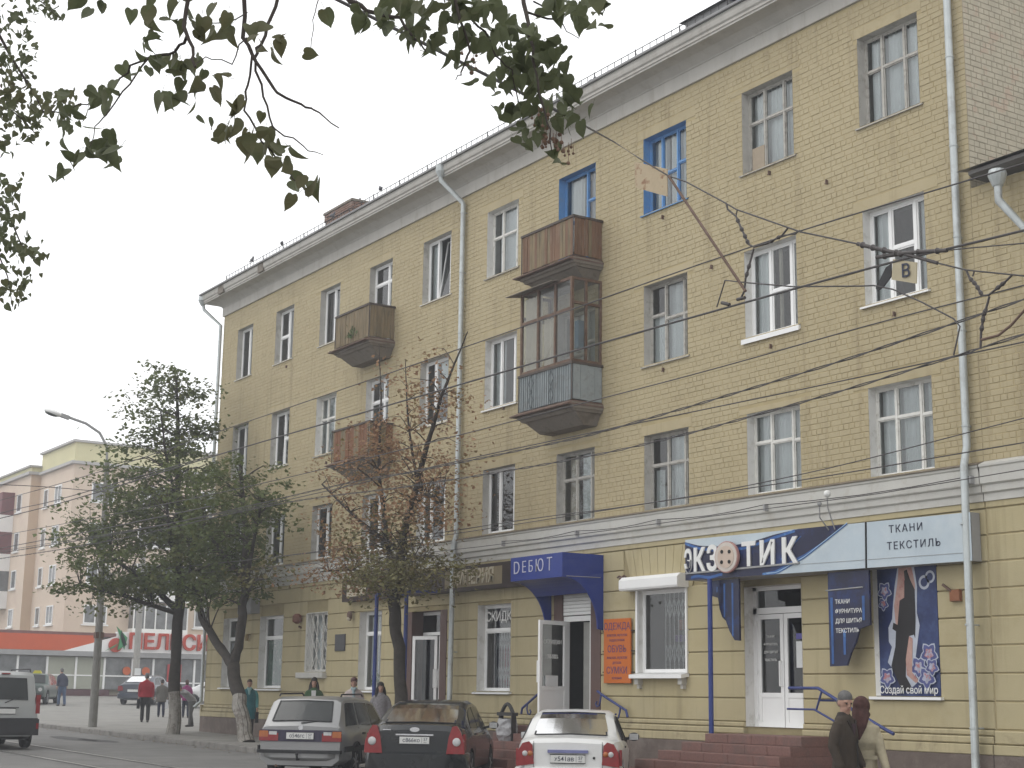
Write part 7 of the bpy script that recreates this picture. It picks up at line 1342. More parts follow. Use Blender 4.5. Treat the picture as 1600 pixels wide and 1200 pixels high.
LG_LEAVES = [(-8.635, 1.953, 5.543, 0.0425), (-8.286, 1.995, 5.34, 0.0448), (-8.42, 1.945, 5.341, 0.0458), (-8.189, 1.891, 5.217, 0.0467), (-8.548, 2.033, 5.505, 0.065), (-8.526, 1.873, 5.268, 0.051), (-7.935, 1.854, 4.952, 0.0404), (-8.463, 2.104, 5.497, 0.0601), (-8.338, 1.808, 5.234, 0.0438), (-8.613, 2.111, 5.4, 0.0586), (-7.729, 1.863, 4.95, 0.052), (-8.183, 2.025, 5.23, 0.0631), (-8.161, 1.973, 5.223, 0.053), (-8.229, 1.87, 5.286, 0.0567), (-8.34, 1.894, 5.208, 0.0594), (-7.731, 1.775, 4.905, 0.0402), (-8.514, 1.971, 5.341, 0.0599), (-8.656, 2.134, 5.348, 0.0617), (-8.437, 2.123, 5.405, 0.0543), (-8.767, 2.197, 5.544, 0.0476), (-8.248, 2.024, 5.427, 0.0609), (-8.466, 2.028, 5.336, 0.0626), (-8.064, 1.916, 5.113, 0.0439), (-8.434, 2.072, 5.374, 0.0456), (-7.951, 1.868, 5.24, 0.0393), (-8.731, 1.96, 5.469, 0.0484), (-8.739, 2.122, 5.499, 0.0571), (-8.282, 1.932, 5.18, 0.0478), (-8.543, 1.904, 5.302, 0.0603), (-8.027, 1.796, 5.205, 0.042), (-8.301, 2.001, 5.384, 0.0552), (-8.587, 2.068, 5.402, 0.0535), (-8.565, 2.044, 5.34, 0.0613), (-8.553, 2.056, 5.399, 0.0422), (-8.521, 2.108, 5.547, 0.0388), (-8.377, 2.251, 5.444, 0.0601), (-8.361, 2.231, 5.403, 0.0412), (-8.102, 2.127, 5.303, 0.0641), (-8.035, 2.033, 5.346, 0.0545), (-8.292, 2.15, 5.361, 0.0434), (-8.125, 2.171, 5.346, 0.0389), (-8.771, 2.204, 5.586, 0.046), (-8.382, 2.096, 5.469, 0.0403), (-8.152, 2.109, 5.349, 0.0526), (-8.488, 2.089, 5.514, 0.0593), (-8.082, 2.122, 5.35, 0.0561), (-8.216, 2.126, 5.492, 0.0421), (-8.016, 2.05, 5.316, 0.0507), (-8.147, 2.076, 5.369, 0.0591), (-8.279, 2.163, 5.354, 0.0412), (-8.43, 2.093, 5.351, 0.0477), (-8.409, 2.148, 5.582, 0.0541), (-8.308, 2.002, 5.298, 0.0608), (-8.317, 2.022, 5.287, 0.06), (-8.916, 2.108, 5.351, 0.0633), (-8.11, 1.946, 5.048, 0.05), (-8.154, 1.913, 4.932, 0.0568), (-8.526, 2.017, 5.13, 0.0481), (-8.137, 2.086, 5.08, 0.063), (-8.273, 2.082, 5.204, 0.0485), (-8.484, 2.008, 5.12, 0.0616), (-8.321, 2.136, 5.065, 0.0554), (-8.528, 2.203, 5.237, 0.0421), (-8.266, 1.988, 5.071, 0.0581), (-8.171, 1.996, 4.946, 0.0517), (-9.234, 2.212, 5.566, 0.0538), (-8.493, 2.12, 5.207, 0.0473), (-8.337, 2.062, 5.096, 0.0528), (-8.301, 2.072, 5.159, 0.04), (-8.189, 2.05, 5.139, 0.0444), (-8.303, 1.983, 5.123, 0.0447), (-8.098, 1.963, 4.952, 0.0593), (-8.092, 1.959, 4.948, 0.0648), (-8.358, 2.113, 5.217, 0.0578), (-8.807, 2.114, 5.309, 0.0525), (-8.164, 2.029, 5.025, 0.0628), (-8.369, 2.036, 5.032, 0.0562), (-7.982, 1.911, 4.794, 0.0465), (-8.624, 2.059, 5.034, 0.06), (-8.39, 1.964, 5.051, 0.0644), (-8.038, 2.04, 4.914, 0.0474), (-8.775, 1.992, 5.169, 0.0571), (-8.261, 1.997, 5.052, 0.0598), (-8.136, 1.99, 4.826, 0.0472), (-8.466, 2.068, 5.062, 0.0517), (-8.297, 2.09, 4.967, 0.0641), (-8.594, 2.067, 4.975, 0.0524), (-8.304, 2.021, 4.907, 0.042), (-8.045, 2.035, 4.993, 0.0627), (-8.425, 2.03, 5.079, 0.0504), (-8.298, 2.012, 4.889, 0.0512), (-7.872, 1.922, 4.754, 0.042), (-8.582, 1.988, 4.924, 0.0434), (-8.191, 1.965, 4.868, 0.0566), (-8.26, 2.04, 4.969, 0.0408), (-8.329, 2.091, 5.079, 0.0504), (-7.972, 1.912, 4.92, 0.0424), (-8.552, 2.005, 5.008, 0.0433), (-8.527, 2.164, 5.157, 0.0619), (-8.2, 1.949, 4.784, 0.0617), (-8.272, 1.993, 4.947, 0.0531), (-8.143, 2.002, 5.047, 0.0456), (-8.397, 2.068, 5.004, 0.054), (-8.321, 1.95, 4.96, 0.0544), (-8.643, 2.054, 5.13, 0.0457), (-8.508, 2.111, 5.02, 0.0542), (-8.501, 1.987, 4.999, 0.0554), (-8.443, 2.07, 5.053, 0.061), (-8.671, 2.03, 5.104, 0.0427), (-8.389, 2.007, 5.039, 0.0618), (-8.581, 2.14, 4.97, 0.0523), (-8.587, 2.214, 4.993, 0.0423), (-8.671, 2.074, 4.937, 0.0543), (-8.421, 2.067, 4.788, 0.054), (-8.71, 2.134, 5.039, 0.0583), (-8.265, 2.036, 4.636, 0.0421), (-8.291, 2.126, 4.894, 0.0403), (-8.124, 2.017, 4.742, 0.0656), (-8.051, 2.078, 4.78, 0.0533), (-7.697, 1.879, 4.515, 0.0477), (-8.483, 2.058, 4.853, 0.0435), (-8.188, 2.057, 4.793, 0.0549), (-8.513, 2.188, 4.941, 0.0483), (-8.454, 2.107, 4.865, 0.0497), (-8.359, 2.088, 4.96, 0.0406), (-8.608, 2.165, 5.001, 0.0385), (-8.333, 2.158, 4.797, 0.0608), (-8.52, 2.15, 4.815, 0.0399), (-8.247, 2.097, 4.882, 0.0611), (-8.492, 2.148, 4.995, 0.0473), (-8.321, 2.101, 4.79, 0.0611), (-8.119, 2.129, 4.776, 0.0478), (-8.26, 2.124, 4.858, 0.0599), (-8.408, 2.08, 4.917, 0.0516), (-8.173, 2.058, 4.724, 0.0478), (-8.73, 2.236, 4.943, 0.0531), (-8.524, 2.06, 4.832, 0.0483), (-8.393, 2.112, 5.017, 0.0507), (-8.393, 2.019, 4.797, 0.0572), (-8.394, 2.032, 4.863, 0.0405), (-8.384, 2.153, 4.856, 0.0587), (-8.446, 2.18, 5.019, 0.0468), (-8.186, 2.035, 4.634, 0.0484), (-8.301, 2.009, 4.747, 0.062), (-8.214, 2.084, 4.675, 0.0461), (-8.563, 2.073, 4.923, 0.0602), (-7.986, 1.96, 4.68, 0.0437), (-8.197, 1.953, 4.7, 0.0548), (-8.451, 1.991, 4.806, 0.0457), (-8.285, 1.999, 4.677, 0.0633), (-7.989, 1.953, 4.6, 0.0525), (-8.485, 2.023, 4.769, 0.0596), (-7.937, 1.946, 4.644, 0.0587), (-8.242, 2.074, 4.782, 0.0521), (-8.262, 1.96, 4.705, 0.0608), (-8.415, 2.046, 4.841, 0.0555), (-8.316, 2.013, 4.741, 0.0637), (-8.277, 2.006, 4.793, 0.0643), (-8.345, 2.022, 4.783, 0.0461), (-8.21, 1.975, 4.798, 0.0647), (-8.212, 2.154, 5.383, 0.0578), (-8.48, 2.204, 5.537, 0.0404), (-8.675, 2.216, 5.549, 0.0654), (-7.694, 2.025, 5.122, 0.0412), (-7.915, 2.028, 5.253, 0.0498), (-8.492, 2.247, 5.428, 0.0619), (-8.727, 2.238, 5.525, 0.0654), (-8.328, 2.279, 5.364, 0.064), (-8.288, 2.146, 5.384, 0.0479), (-8.394, 2.142, 5.39, 0.061), (-8.161, 2.18, 5.28, 0.0594), (-8.259, 2.216, 5.332, 0.0561), (-8.699, 2.378, 5.537, 0.0468), (-8.245, 2.211, 5.312, 0.0578), (-8.286, 2.24, 5.355, 0.0659), (-8.527, 2.333, 5.451, 0.0631), (-8.304, 2.164, 4.615, 0.0479), (-8.271, 2.018, 4.684, 0.0462), (-8.234, 2.103, 4.692, 0.0607), (-8.24, 2.091, 4.684, 0.0628), (-8.747, 2.179, 4.911, 0.0577), (-8.388, 2.177, 4.749, 0.0597), (-8.127, 2.091, 4.542, 0.0508), (-8.623, 2.17, 4.818, 0.0628), (-8.111, 2.02, 4.63, 0.0436), (-8.176, 1.954, 4.717, 0.0537), (-8.247, 2.105, 4.638, 0.0407), (-8.476, 2.099, 4.707, 0.0537), (-8.352, 2.09, 4.686, 0.0601), (-8.509, 2.23, 4.825, 0.0577), (-8.536, 2.121, 4.697, 0.0544), (-8.38, 2.135, 4.709, 0.0555), (-8.447, 2.197, 4.845, 0.0634), (-7.851, 2.081, 4.512, 0.0469), (-8.312, 2.323, 4.76, 0.0584), (-7.961, 2.155, 4.674, 0.0415), (-7.945, 2.125, 4.676, 0.0482), (-8.662, 2.325, 4.982, 0.0565), (-8.329, 2.247, 4.803, 0.0474), (-7.971, 2.107, 4.697, 0.0561), (-8.188, 2.137, 4.719, 0.0487), (-8.359, 2.223, 4.816, 0.0504), (-8.007, 2.15, 4.668, 0.0634), (-8.65, 2.442, 4.842, 0.0637), (-8.178, 2.172, 4.75, 0.0536), (-8.443, 2.28, 4.784, 0.0424), (-8.575, 2.28, 4.922, 0.0428), (-7.933, 2.055, 4.627, 0.0459), (-8.146, 2.197, 4.734, 0.0607), (-8.182, 2.277, 4.678, 0.0586), (-8.155, 2.306, 4.785, 0.0597), (-8.279, 2.275, 4.8, 0.0635), (-8.254, 2.305, 4.756, 0.0636), (-8.28, 2.343, 4.792, 0.0648), (-8.135, 2.273, 4.662, 0.0639), (-8.053, 2.301, 4.716, 0.0612), (-8.052, 2.274, 4.807, 0.0633), (-8.326, 2.367, 4.863, 0.0555), (-8.936, 2.492, 5.103, 0.0435), (-8.152, 2.363, 4.797, 0.0399), (-8.378, 2.37, 4.775, 0.0527), (-8.322, 2.35, 4.823, 0.0472), (-8.711, 2.478, 4.852, 0.0631), (-8.314, 2.293, 4.83, 0.0559), (-8.332, 2.375, 4.697, 0.0554), (-8.487, 2.463, 4.814, 0.0517), (-8.306, 2.315, 4.858, 0.0446), (-8.188, 2.283, 4.759, 0.0496), (-7.974, 2.238, 4.698, 0.0442), (-8.536, 2.449, 4.923, 0.062), (-8.19, 2.2, 4.832, 0.0631), (-8.343, 2.29, 4.91, 0.0541), (-8.252, 2.263, 4.86, 0.0494), (-8.816, 2.431, 5.116, 0.0398), (-8.13, 2.23, 4.806, 0.0473), (-8.482, 2.345, 4.947, 0.0615), (-8.109, 2.312, 4.845, 0.0647), (-8.316, 2.349, 4.887, 0.053), (-8.187, 2.276, 4.852, 0.0415), (-8.252, 2.33, 4.887, 0.0491), (-8.595, 2.233, 4.767, 0.0479), (-8.464, 2.197, 4.656, 0.05), (-8.516, 2.199, 4.741, 0.0501), (-8.576, 2.204, 4.68, 0.0474), (-8.186, 2.085, 4.565, 0.0569), (-8.754, 2.269, 4.749, 0.0659), (-8.125, 2.139, 4.57, 0.0595), (-8.657, 2.276, 4.754, 0.0478), (-8.283, 2.178, 4.638, 0.0539), (-8.223, 2.148, 4.655, 0.0586), (-8.393, 2.206, 4.728, 0.0624), (-8.209, 2.156, 4.607, 0.0462), (-8.698, 2.292, 4.838, 0.0625), (-8.41, 2.054, 4.693, 0.0454), (-8.365, 2.035, 4.605, 0.059), (-8.189, 1.968, 4.578, 0.0632), (-8.182, 1.977, 4.593, 0.0439), (-8.172, 1.993, 4.606, 0.0646), (-8.387, 2.004, 4.646, 0.0471), (-8.16, 1.972, 4.424, 0.0616), (-8.339, 2.049, 4.504, 0.0483), (-8.277, 2.014, 4.537, 0.0567), (-8.288, 1.996, 4.509, 0.0614), (-8.264, 1.998, 4.319, 0.0493), (-8.385, 2.031, 4.385, 0.0589), (-8.506, 2.111, 4.359, 0.0599), (-8.791, 2.16, 4.475, 0.0581), (-7.914, 1.93, 4.194, 0.0516), (-8.229, 2.081, 4.354, 0.0399), (-8.64, 2.072, 4.404, 0.06), (-8.396, 2.126, 4.35, 0.0584), (-8.155, 1.996, 4.279, 0.054), (-8.554, 2.116, 4.375, 0.052), (-8.672, 2.155, 4.396, 0.0524), (-7.951, 1.97, 4.114, 0.0468), (-8.52, 2.088, 4.308, 0.0454), (-8.454, 2.106, 4.307, 0.0387), (-8.671, 2.204, 4.437, 0.0462), (-8.147, 2.004, 4.225, 0.0526), (-8.732, 2.115, 4.362, 0.0424), (-8.39, 2.097, 4.279, 0.0551), (-8.274, 2.102, 4.243, 0.0647), (-8.544, 2.136, 4.308, 0.0385), (-8.626, 2.168, 4.398, 0.0531), (-8.592, 2.169, 4.265, 0.0459), (-8.415, 2.07, 4.207, 0.059), (-8.207, 2.011, 4.181, 0.0522), (-8.499, 2.088, 4.245, 0.0406), (-8.576, 2.101, 4.276, 0.0657), (-8.47, 2.106, 4.164, 0.0522), (-8.025, 1.937, 4.115, 0.0619), (-8.329, 2.067, 4.146, 0.0612), (-8.39, 2.054, 4.136, 0.0399), (-8.158, 2.033, 4.073, 0.0611), (-8.229, 2.106, 4.109, 0.0563), (-8.681, 2.171, 4.285, 0.0428), (-8.322, 2.063, 4.225, 0.0602), (-8.358, 2.036, 4.15, 0.0496), (-8.178, 2.013, 4.09, 0.0465), (-8.558, 2.122, 4.249, 0.0523), (-8.443, 2.144, 4.231, 0.0502), (-8.153, 1.978, 4.163, 0.0618), (-8.144, 2.099, 4.105, 0.0626), (-8.675, 2.262, 4.079, 0.0595), (-8.192, 2.135, 3.953, 0.0603), (-8.349, 2.148, 3.917, 0.0627), (-8.23, 2.171, 3.936, 0.0651), (-8.601, 2.198, 4.056, 0.0497), (-8.05, 2.068, 3.896, 0.0419), (-8.403, 2.155, 3.981, 0.0518), (-8.071, 2.1, 3.835, 0.045), (-8.178, 2.076, 3.981, 0.0539), (-8.243, 2.142, 3.942, 0.046), (-7.806, 2.083, 3.829, 0.0583), (-8.578, 2.285, 4.012, 0.0402), (-8.266, 2.052, 3.967, 0.0526), (-8.463, 2.117, 3.931, 0.0583), (-8.134, 2.128, 3.9, 0.0657), (-8.715, 2.2, 4.132, 0.0537), (-8.391, 2.197, 3.961, 0.0457), (-8.148, 2.152, 3.924, 0.0501), (-8.337, 2.144, 3.975, 0.0399), (-8.289, 2.12, 3.96, 0.0531), (-8.691, 2.183, 4.097, 0.0591), (-8.06, 2.105, 3.953, 0.0654), (-8.353, 2.048, 4.044, 0.0481), (-8.365, 2.09, 3.983, 0.0656), (-8.538, 2.079, 4.036, 0.0462), (-8.208, 2.049, 3.929, 0.0402), (-8.613, 2.12, 4.098, 0.04), (-8.015, 1.94, 3.957, 0.04), (-8.477, 2.092, 3.95, 0.0602), (-8.337, 2.107, 3.965, 0.0452), (-8.033, 2.081, 3.863, 0.047), (-8.359, 2.015, 4.016, 0.0549), (-8.331, 2.12, 3.968, 0.0515), (-8.558, 2.175, 4.058, 0.0458), (-8.472, 2.025, 4.02, 0.056), (-8.262, 2.009, 3.917, 0.0602), (-8.426, 2.163, 3.997, 0.0614), (-8.441, 2.202, 4.098, 0.0457), (-8.454, 2.099, 4.031, 0.0542), (-8.335, 2.078, 3.974, 0.0488), (-8.436, 2.259, 3.995, 0.0623), (-8.523, 2.321, 4.004, 0.055), (-8.338, 2.221, 3.94, 0.0494), (-8.743, 2.378, 4.059, 0.0602), (-8.159, 2.199, 3.867, 0.0622), (-8.398, 2.235, 3.97, 0.0587), (-8.495, 2.171, 3.827, 0.0397), (-8.895, 2.34, 4.024, 0.0524), (-8.49, 2.129, 3.878, 0.0512), (-8.346, 2.097, 3.747, 0.053), (-8.452, 2.256, 3.834, 0.0433), (-8.131, 2.009, 3.793, 0.0422), (-8.276, 2.173, 3.824, 0.0468), (-7.943, 1.973, 3.751, 0.0497), (-8.27, 2.123, 3.822, 0.0579), (-8.173, 2.04, 3.725, 0.061), (-8.178, 2.08, 3.816, 0.0392), (-8.148, 2.143, 3.739, 0.0611), (-8.412, 2.154, 3.795, 0.0442), (-8.292, 2.151, 3.823, 0.051), (-8.49, 2.146, 3.8, 0.0607), (-8.375, 2.092, 3.864, 0.04), (-8.011, 1.978, 3.762, 0.0556), (-8.161, 1.958, 3.789, 0.0529), (-8.386, 2.167, 3.747, 0.0407), (-8.434, 2.098, 3.754, 0.0658), (-8.423, 2.027, 3.725, 0.0409), (-8.362, 2.094, 3.745, 0.0453), (-8.462, 2.032, 3.692, 0.0426), (-8.215, 2.083, 3.674, 0.0391), (-8.084, 2.072, 3.665, 0.0387), (-8.569, 2.192, 3.718, 0.0429), (-8.433, 2.101, 3.69, 0.0441), (-8.303, 2.147, 3.669, 0.041), (-8.159, 2.001, 3.657, 0.0483), (-8.424, 2.096, 3.739, 0.0653), (-8.132, 2.051, 3.586, 0.0617), (-8.115, 2.02, 3.655, 0.0424), (-8.708, 2.268, 3.795, 0.0523), (-8.318, 2.164, 3.746, 0.0513), (-8.082, 2.125, 3.624, 0.0553), (-8.252, 2.169, 3.74, 0.0521), (-8.577, 2.21, 3.773, 0.0467), (-8.289, 2.181, 3.767, 0.0438), (-8.37, 2.037, 4.082, 0.0441), (-8.421, 2.077, 4.121, 0.0517), (-7.996, 1.975, 4.024, 0.0624), (-8.058, 2.023, 4.013, 0.0412), (-8.733, 2.156, 4.187, 0.0548), (-8.483, 2.094, 4.101, 0.0437), (-8.712, 2.111, 4.259, 0.0623), (-8.664, 2.106, 4.216, 0.0451), (-8.05, 2.024, 4.014, 0.0608), (-8.384, 2.049, 4.081, 0.0541), (-8.313, 2.092, 4.118, 0.064), (-8.596, 2.126, 4.147, 0.0403)]
WP = {'strut': [(-13.926, 11.2, 7.79), (-13.65, 11.2, 7.433), (-12.579, 11.2, 6.061)], 'plate': [(-14.61, 11.2, 8.169), (-13.962, 11.2, 7.89), (-13.965, 11.2, 7.542), (-14.585, 11.2, 7.826)], 'span': [(-7.811, 5.407, 5.321), (-15.025, 11.2, 8.556), (-14.493, 11.2, 8.176), (-13.926, 11.2, 7.79), (-13.6, 11.2, 7.626), (-12.903, 11.2, 7.178), (-12.718, 11.2, 7.052), (-11.891, 11.2, 6.631), (-11.695, 11.2, 6.531), (-10.86, 11.2, 6.193)], 'ins1': [(-10.86, 11.2, 6.193), (-10.582, 11.2, 6.072), (-10.262, 11.2, 5.942)], 'ins2': [(-10.603, 11.2, 5.99), (-10.179, 11.2, 5.936), (-9.697, 11.2, 5.847)], 'ins3': [(-10.345, 11.2, 5.988), (-10.019, 11.2, 5.839), (-9.821, 11.2, 5.748)], 'span2': [(-9.821, 11.2, 5.748), (-9.477, 11.2, 5.6), (-9.327, 11.2, 5.553), (-8.965, 11.2, 5.441), (-8.825, 11.2, 5.397)], 'span3': [(-9.697, 11.2, 5.847), (-9.389, 11.2, 5.798), (-8.806, 11.2, 5.7)], 'v1': [(-12.881, 11.2, 7.164), (-12.861, 11.2, 7.09), (-12.72, 11.2, 6.969), (-12.595, 11.2, 6.734), (-12.513, 11.2, 6.587), (-12.429, 11.2, 6.537)], 'v1b': [(-12.697, 11.2, 7.046), (-12.72, 11.2, 6.969)], 'v2': [(-11.871, 11.2, 6.626), (-11.973, 11.2, 6.558), (-12.199, 11.2, 6.526), (-12.429, 11.2, 6.537)], 'v2b': [(-11.694, 11.2, 6.546), (-11.774, 11.2, 6.523), (-11.973, 11.2, 6.558)], 'drop': [(-12.43, 11.2, 6.522), (-12.497, 11.2, 6.375), (-12.575, 11.2, 6.208), (-12.6, 11.2, 6.066), (-12.655, 11.2, 6.004)], 'clampA': [(-12.982, 11.2, 6.013), (-12.851, 11.2, 5.963)], 'clampB': [(-12.72, 11.2, 5.995), (-12.591, 11.2, 5.99)], 'loop': [(-13.072, 11.2, 5.979), (-12.922, 11.2, 6.263), (-12.524, 11.2, 6.145), (-11.812, 11.2, 5.946), (-10.834, 11.2, 5.74), (-10.659, 11.2, 5.708), (-10.405, 11.2, 5.613), (-10.04, 11.2, 5.406), (-9.655, 11.2, 5.163), (-9.583, 11.2, 5.074), (-9.674, 11.2, 4.812)], 'v3': [(-9.477, 11.2, 5.594), (-9.443, 11.2, 5.517), (-9.372, 11.2, 5.433), (-9.304, 11.2, 5.314), (-9.23, 11.2, 5.304)], 'v3b': [(-9.387, 11.2, 5.567), (-9.405, 11.2, 5.521)], 'v4': [(-8.951, 11.2, 5.438), (-9.041, 11.2, 5.385), (-9.146, 11.2, 5.341), (-9.23, 11.2, 5.304)], 'drop2': [(-9.223, 11.2, 5.29), (-9.275, 11.2, 5.167), (-9.299, 11.2, 5.129), (-9.339, 11.2, 4.965), (-9.355, 11.2, 4.816)], 'arm2': [(-9.343, 11.2, 4.899), (-9.143, 11.2, 4.904), (-8.994, 11.2, 4.971), (-8.808, 11.2, 5.101)], 'bpl': [(-10.39, 11.2, 5.92), (-10.085, 11.2, 5.816), (-10.104, 11.2, 5.606), (-10.417, 11.2, 5.715)], 'dpl': [(-10.418, 11.2, 5.88), (-10.488, 11.2, 5.856), (-10.634, 11.2, 5.676), (-10.61, 11.2, 5.638), (-10.531, 11.2, 5.667), (-10.424, 11.2, 5.749)]}
# ------------------------------------------------------------------ street trees
m_bark = mat('bark_dark', (.045,.038,.032), .95, .3, 8, .8, 30); m_wash = mat('whitewash_bark', (.27,.255,.23), .95, .25, 7, .7, 30, col2=(.12,.10,.085,.8), f2=(.5,.6), s2=5); m_twig = mat('twig', (.05,.04,.034), .9, .2, 10)
def leafmat(name, col, var, tr=.35, s=2.5, col2=None):
    m = mat(name, col, .55, var, s, col2=col2, f2=(.5,.62), s2=1.4, spec=.3, detail=8); t = m.node_tree; N = t.nodes; L = t.links
    b = N['Principled BSDF']; o = [n for n in N if n.type == 'OUTPUT_MATERIAL'][0]; tl = N.new('ShaderNodeBsdfTranslucent'); mx_ = N.new('ShaderNodeMixShader'); mx_.inputs[0].default_value = tr
    src = b.inputs['Base Color'].links[0].from_socket; L.new(src, tl.inputs[0]); L.new(b.outputs[0], mx_.inputs[1]); L.new(tl.outputs[0], mx_.inputs[2]); L.new(mx_.outputs[0], o.inputs[0]); return m
m_lf = leafmat('leaf_green', (.115,.145,.048), .4, .42, 3.5, (.15,.145,.045,.8)); m_lfb = leafmat('leaf_brown', (.30,.18,.10), .4, .4, 4, (.19,.175,.07,.7)); m_lfo = leafmat('leaf_olive', (.16,.15,.06), .4, .3, 4, (.12,.075,.03,.7)); m_lfn = leafmat('leaf_near', (.10,.115,.058), .35, .38, 9, (.13,.115,.055,.7))
def nearest(limbs, p):
    best = None
    for L in limbs:
        for i, q in enumerate(L):
            d = (q[0]-p).length + max(0, q[0].z-p.z)*1.2
            if best is None or d < best[0]: best = (d, q)
    return best[1]
def tree(name, label, base, limbs, crown, leaf_m, leaf_s, wash=1.3, group=None, flat_=.55, seed=1, twig_r=.02):
    """limbs: list of point lists [(x,y,z,r)]; crown: list of (centre, radii, clusters, leaves per cluster, material)"""
    random.seed(seed); t = thing(name, label, 'tree', base, group)
    g = MB(); LB = []
    for L in limbs:
        pts = [Vector(p[:3]) for p in L]; rs = [p[3] for p in L]; P = []; RS = []
        for i in range(len(pts)-1):
            for j in range(4):
                q = j/4; w = Vector((random.uniform(-1,1), random.uniform(-1,1), random.uniform(-.4,.4)))*rs[i]*.25
                P.append(pts[i].lerp(pts[i+1], q)+(w if (i or j) else w*0)); RS.append((rs[i]+(rs[i+1]-rs[i])*q)*random.uniform(.93,1.08))
        P.append(pts[-1]); RS.append(rs[-1]); LB.append([(p, r) for p, r in zip(P, RS)]); g.tube(P, RS, 10)
    tk = g
    lm = {}; tg = MB()
    for (c, r, n, k, mm) in crown:
        for _ in range(n):
            while True:
                v = Vector((random.uniform(-1,1), random.uniform(-1,1), random.uniform(-1,1)))
                if .25 < v.length < 1: break
            p = Vector((c[0]+v.x*r[0], c[1]+v.y*r[1], c[2]+v.z*r[2])); q, qr = nearest(LB, p)
            mid = q.lerp(p, .5)+Vector((random.uniform(-.2,.2), random.uniform(-.2,.2), .18*(p-q).length))
            rr_ = min(qr*.5, twig_r+.006*(p-q).length); path = [q, q.lerp(mid, .55)+Vector((0,0,.03)), mid, mid.lerp(p, .6), p]
            tg.tube(path, [rr_, rr_*.8, rr_*.6, rr_*.4, .004], 5, caps=False)
            b = lm.setdefault(mm.name, (mm, MB()))[1]
            out_d = (p-q); out_d.z *= .3; out_d = out_d.normalized() if out_d.length > .01 else Vector((1,0,0))
            sp = random.uniform(.7, 1.35)
            for i in range(k):
                # sprays: leaves spread along the twig's tip, flatter than deep
                a = p + out_d*random.gauss(0,.26)*sp + Vector((random.gauss(0,.20), random.gauss(0,.20), random.gauss(0,.20*flat_)-.02))*sp
                s = leaf_s*random.uniform(.6, 1.25); e1 = Vector((random.uniform(-1,1), random.uniform(-1,1), random.uniform(-.7,.3))).normalized(); e2 = e1.cross(Vector((random.gauss(0,.5), random.gauss(0,.5), 1))).normalized()
                fold = Vector((0,0,-.18*s))
                b.add([a, a+e1*s*.5+e2*s*.40+fold, a+e1*s*1.05, a+e1*s*.5-e2*s*.40+fold], [(0,1,2),(0,2,3)])
    trunk = tk.build('trunk', m_bark, t, smooth=50)
    # whitewashed foot
    if wash:
        L0 = LB[0]; foot = [(p, r) for p, r in L0 if p.z < base[2]+wash]
        if len(foot) > 1: MB().tube([p for p, r in foot], [r*1.015 for p, r in foot], 12, caps=False).build('whitewash', m_wash, trunk, smooth=50)
    tg.build('twigs', m_twig, t)
    for nm, (mm, b) in lm.items(): tag(b.build('crown', mm, t, fixn=False), kind='stuff')
    return t
T1 = (-45.3, 17.3, gz(-45.3))
limbs = [[(-45.3,17.3,.3,.20),(-45.32,17.3,2.0,.17),(-45.35,17.3,4.2,.15),(-45.5,17.2,6.5,.12),(-45.7,17.1,8.8,.08),(-45.9,17.0,11.2,.03)],
  [(-45.35,17.3,4.0,.10),(-46.3,16.4,5.0,.07),(-47.6,15.4,5.9,.04)], [(-45.4,17.3,4.8,.09),(-44.4,16.6,5.8,.06),(-43.4,16.0,7.0,.03)], [(-45.5,17.2,6.0,.08),(-46.6,17.8,7.6,.05),(-47.6,18.2,8.8,.03)], [(-45.6,17.15,7.2,.06),(-44.8,16.4,8.6,.04),(-44.4,16.0,9.9,.02)], [(-45.35,17.3,3.9,.08),(-46.0,15.8,4.4,.05),(-46.6,14.6,4.7,.03)]]
tree('street_tree', 'dark green leafy tree with a straight whitewashed trunk beside the street lamp', T1, limbs,
     [((-45.7,16.7,5.6),(2.9,2.7,1.45),96,58,m_lf), ((-45.8,16.9,8.0),(2.3,2.3,1.7),74,56,m_lf), ((-45.9,16.9,10.3),(1.4,1.4,1.5),36,56,m_lf), ((-46.6,15.6,6.6),(2.6,1.6,.9),26,52,m_lf), ((-46.2,15.6,4.6),(2.0,1.6,.5),22,60,m_lf)], m_lf, .15, 1.55, 'street trees', seed=5)
T2 = (-39.9, 17.35, gz(-39.9))
limbs = [[(-39.75,17.3,.2,.23),(-40.3,17.3,1.2,.19),(-40.95,17.3,2.35,.18)], [(-40.95,17.3,2.3,.14),(-42.0,17.25,2.95,.12),(-43.2,17.2,3.7,.11),(-44.0,17.1,5.0,.07),(-44.2,17.1,6.6,.03)], [(-40.95,17.3,2.3,.14),(-40.6,17.3,3.0,.13),(-40.4,17.3,4.3,.12),(-40.5,17.3,6.0,.09),(-40.9,17.2,8.0,.04)], [(-40.4,17.3,4.4,.07),(-39.3,17.0,5.5,.05),(-38.4,16.8,6.6,.025)], [(-40.4,17.3,4.6,.06),(-41.4,16.5,6.0,.04),(-41.8,16.2,7.2,.02)], [(-40.4,17.3,4.2,.05),(-39.2,17.1,4.6,.03),(-37.9,16.9,4.55,.012)]]
tree('street_tree', 'green tree with a leaning forked trunk in front of the yellow corner', T2, limbs,
     [((-41.6,17.0,5.0),(2.3,1.5,1.1),48,56,m_lf), ((-40.4,16.9,6.6),(2.0,1.6,1.5),46,46,m_lf), ((-42.8,17.0,6.6),(1.7,1.4,1.6),34,50,m_lf), ((-38.6,16.8,6.3),(.9,.8,.9),12,34,m_lf), ((-38.9,17.0,4.7),(1.2,.8,.5),9,24,m_lfo)], m_lf, .14, 1.25, 'street trees', seed=9)
T3 = (-31.0, 17.3, gz(-31))
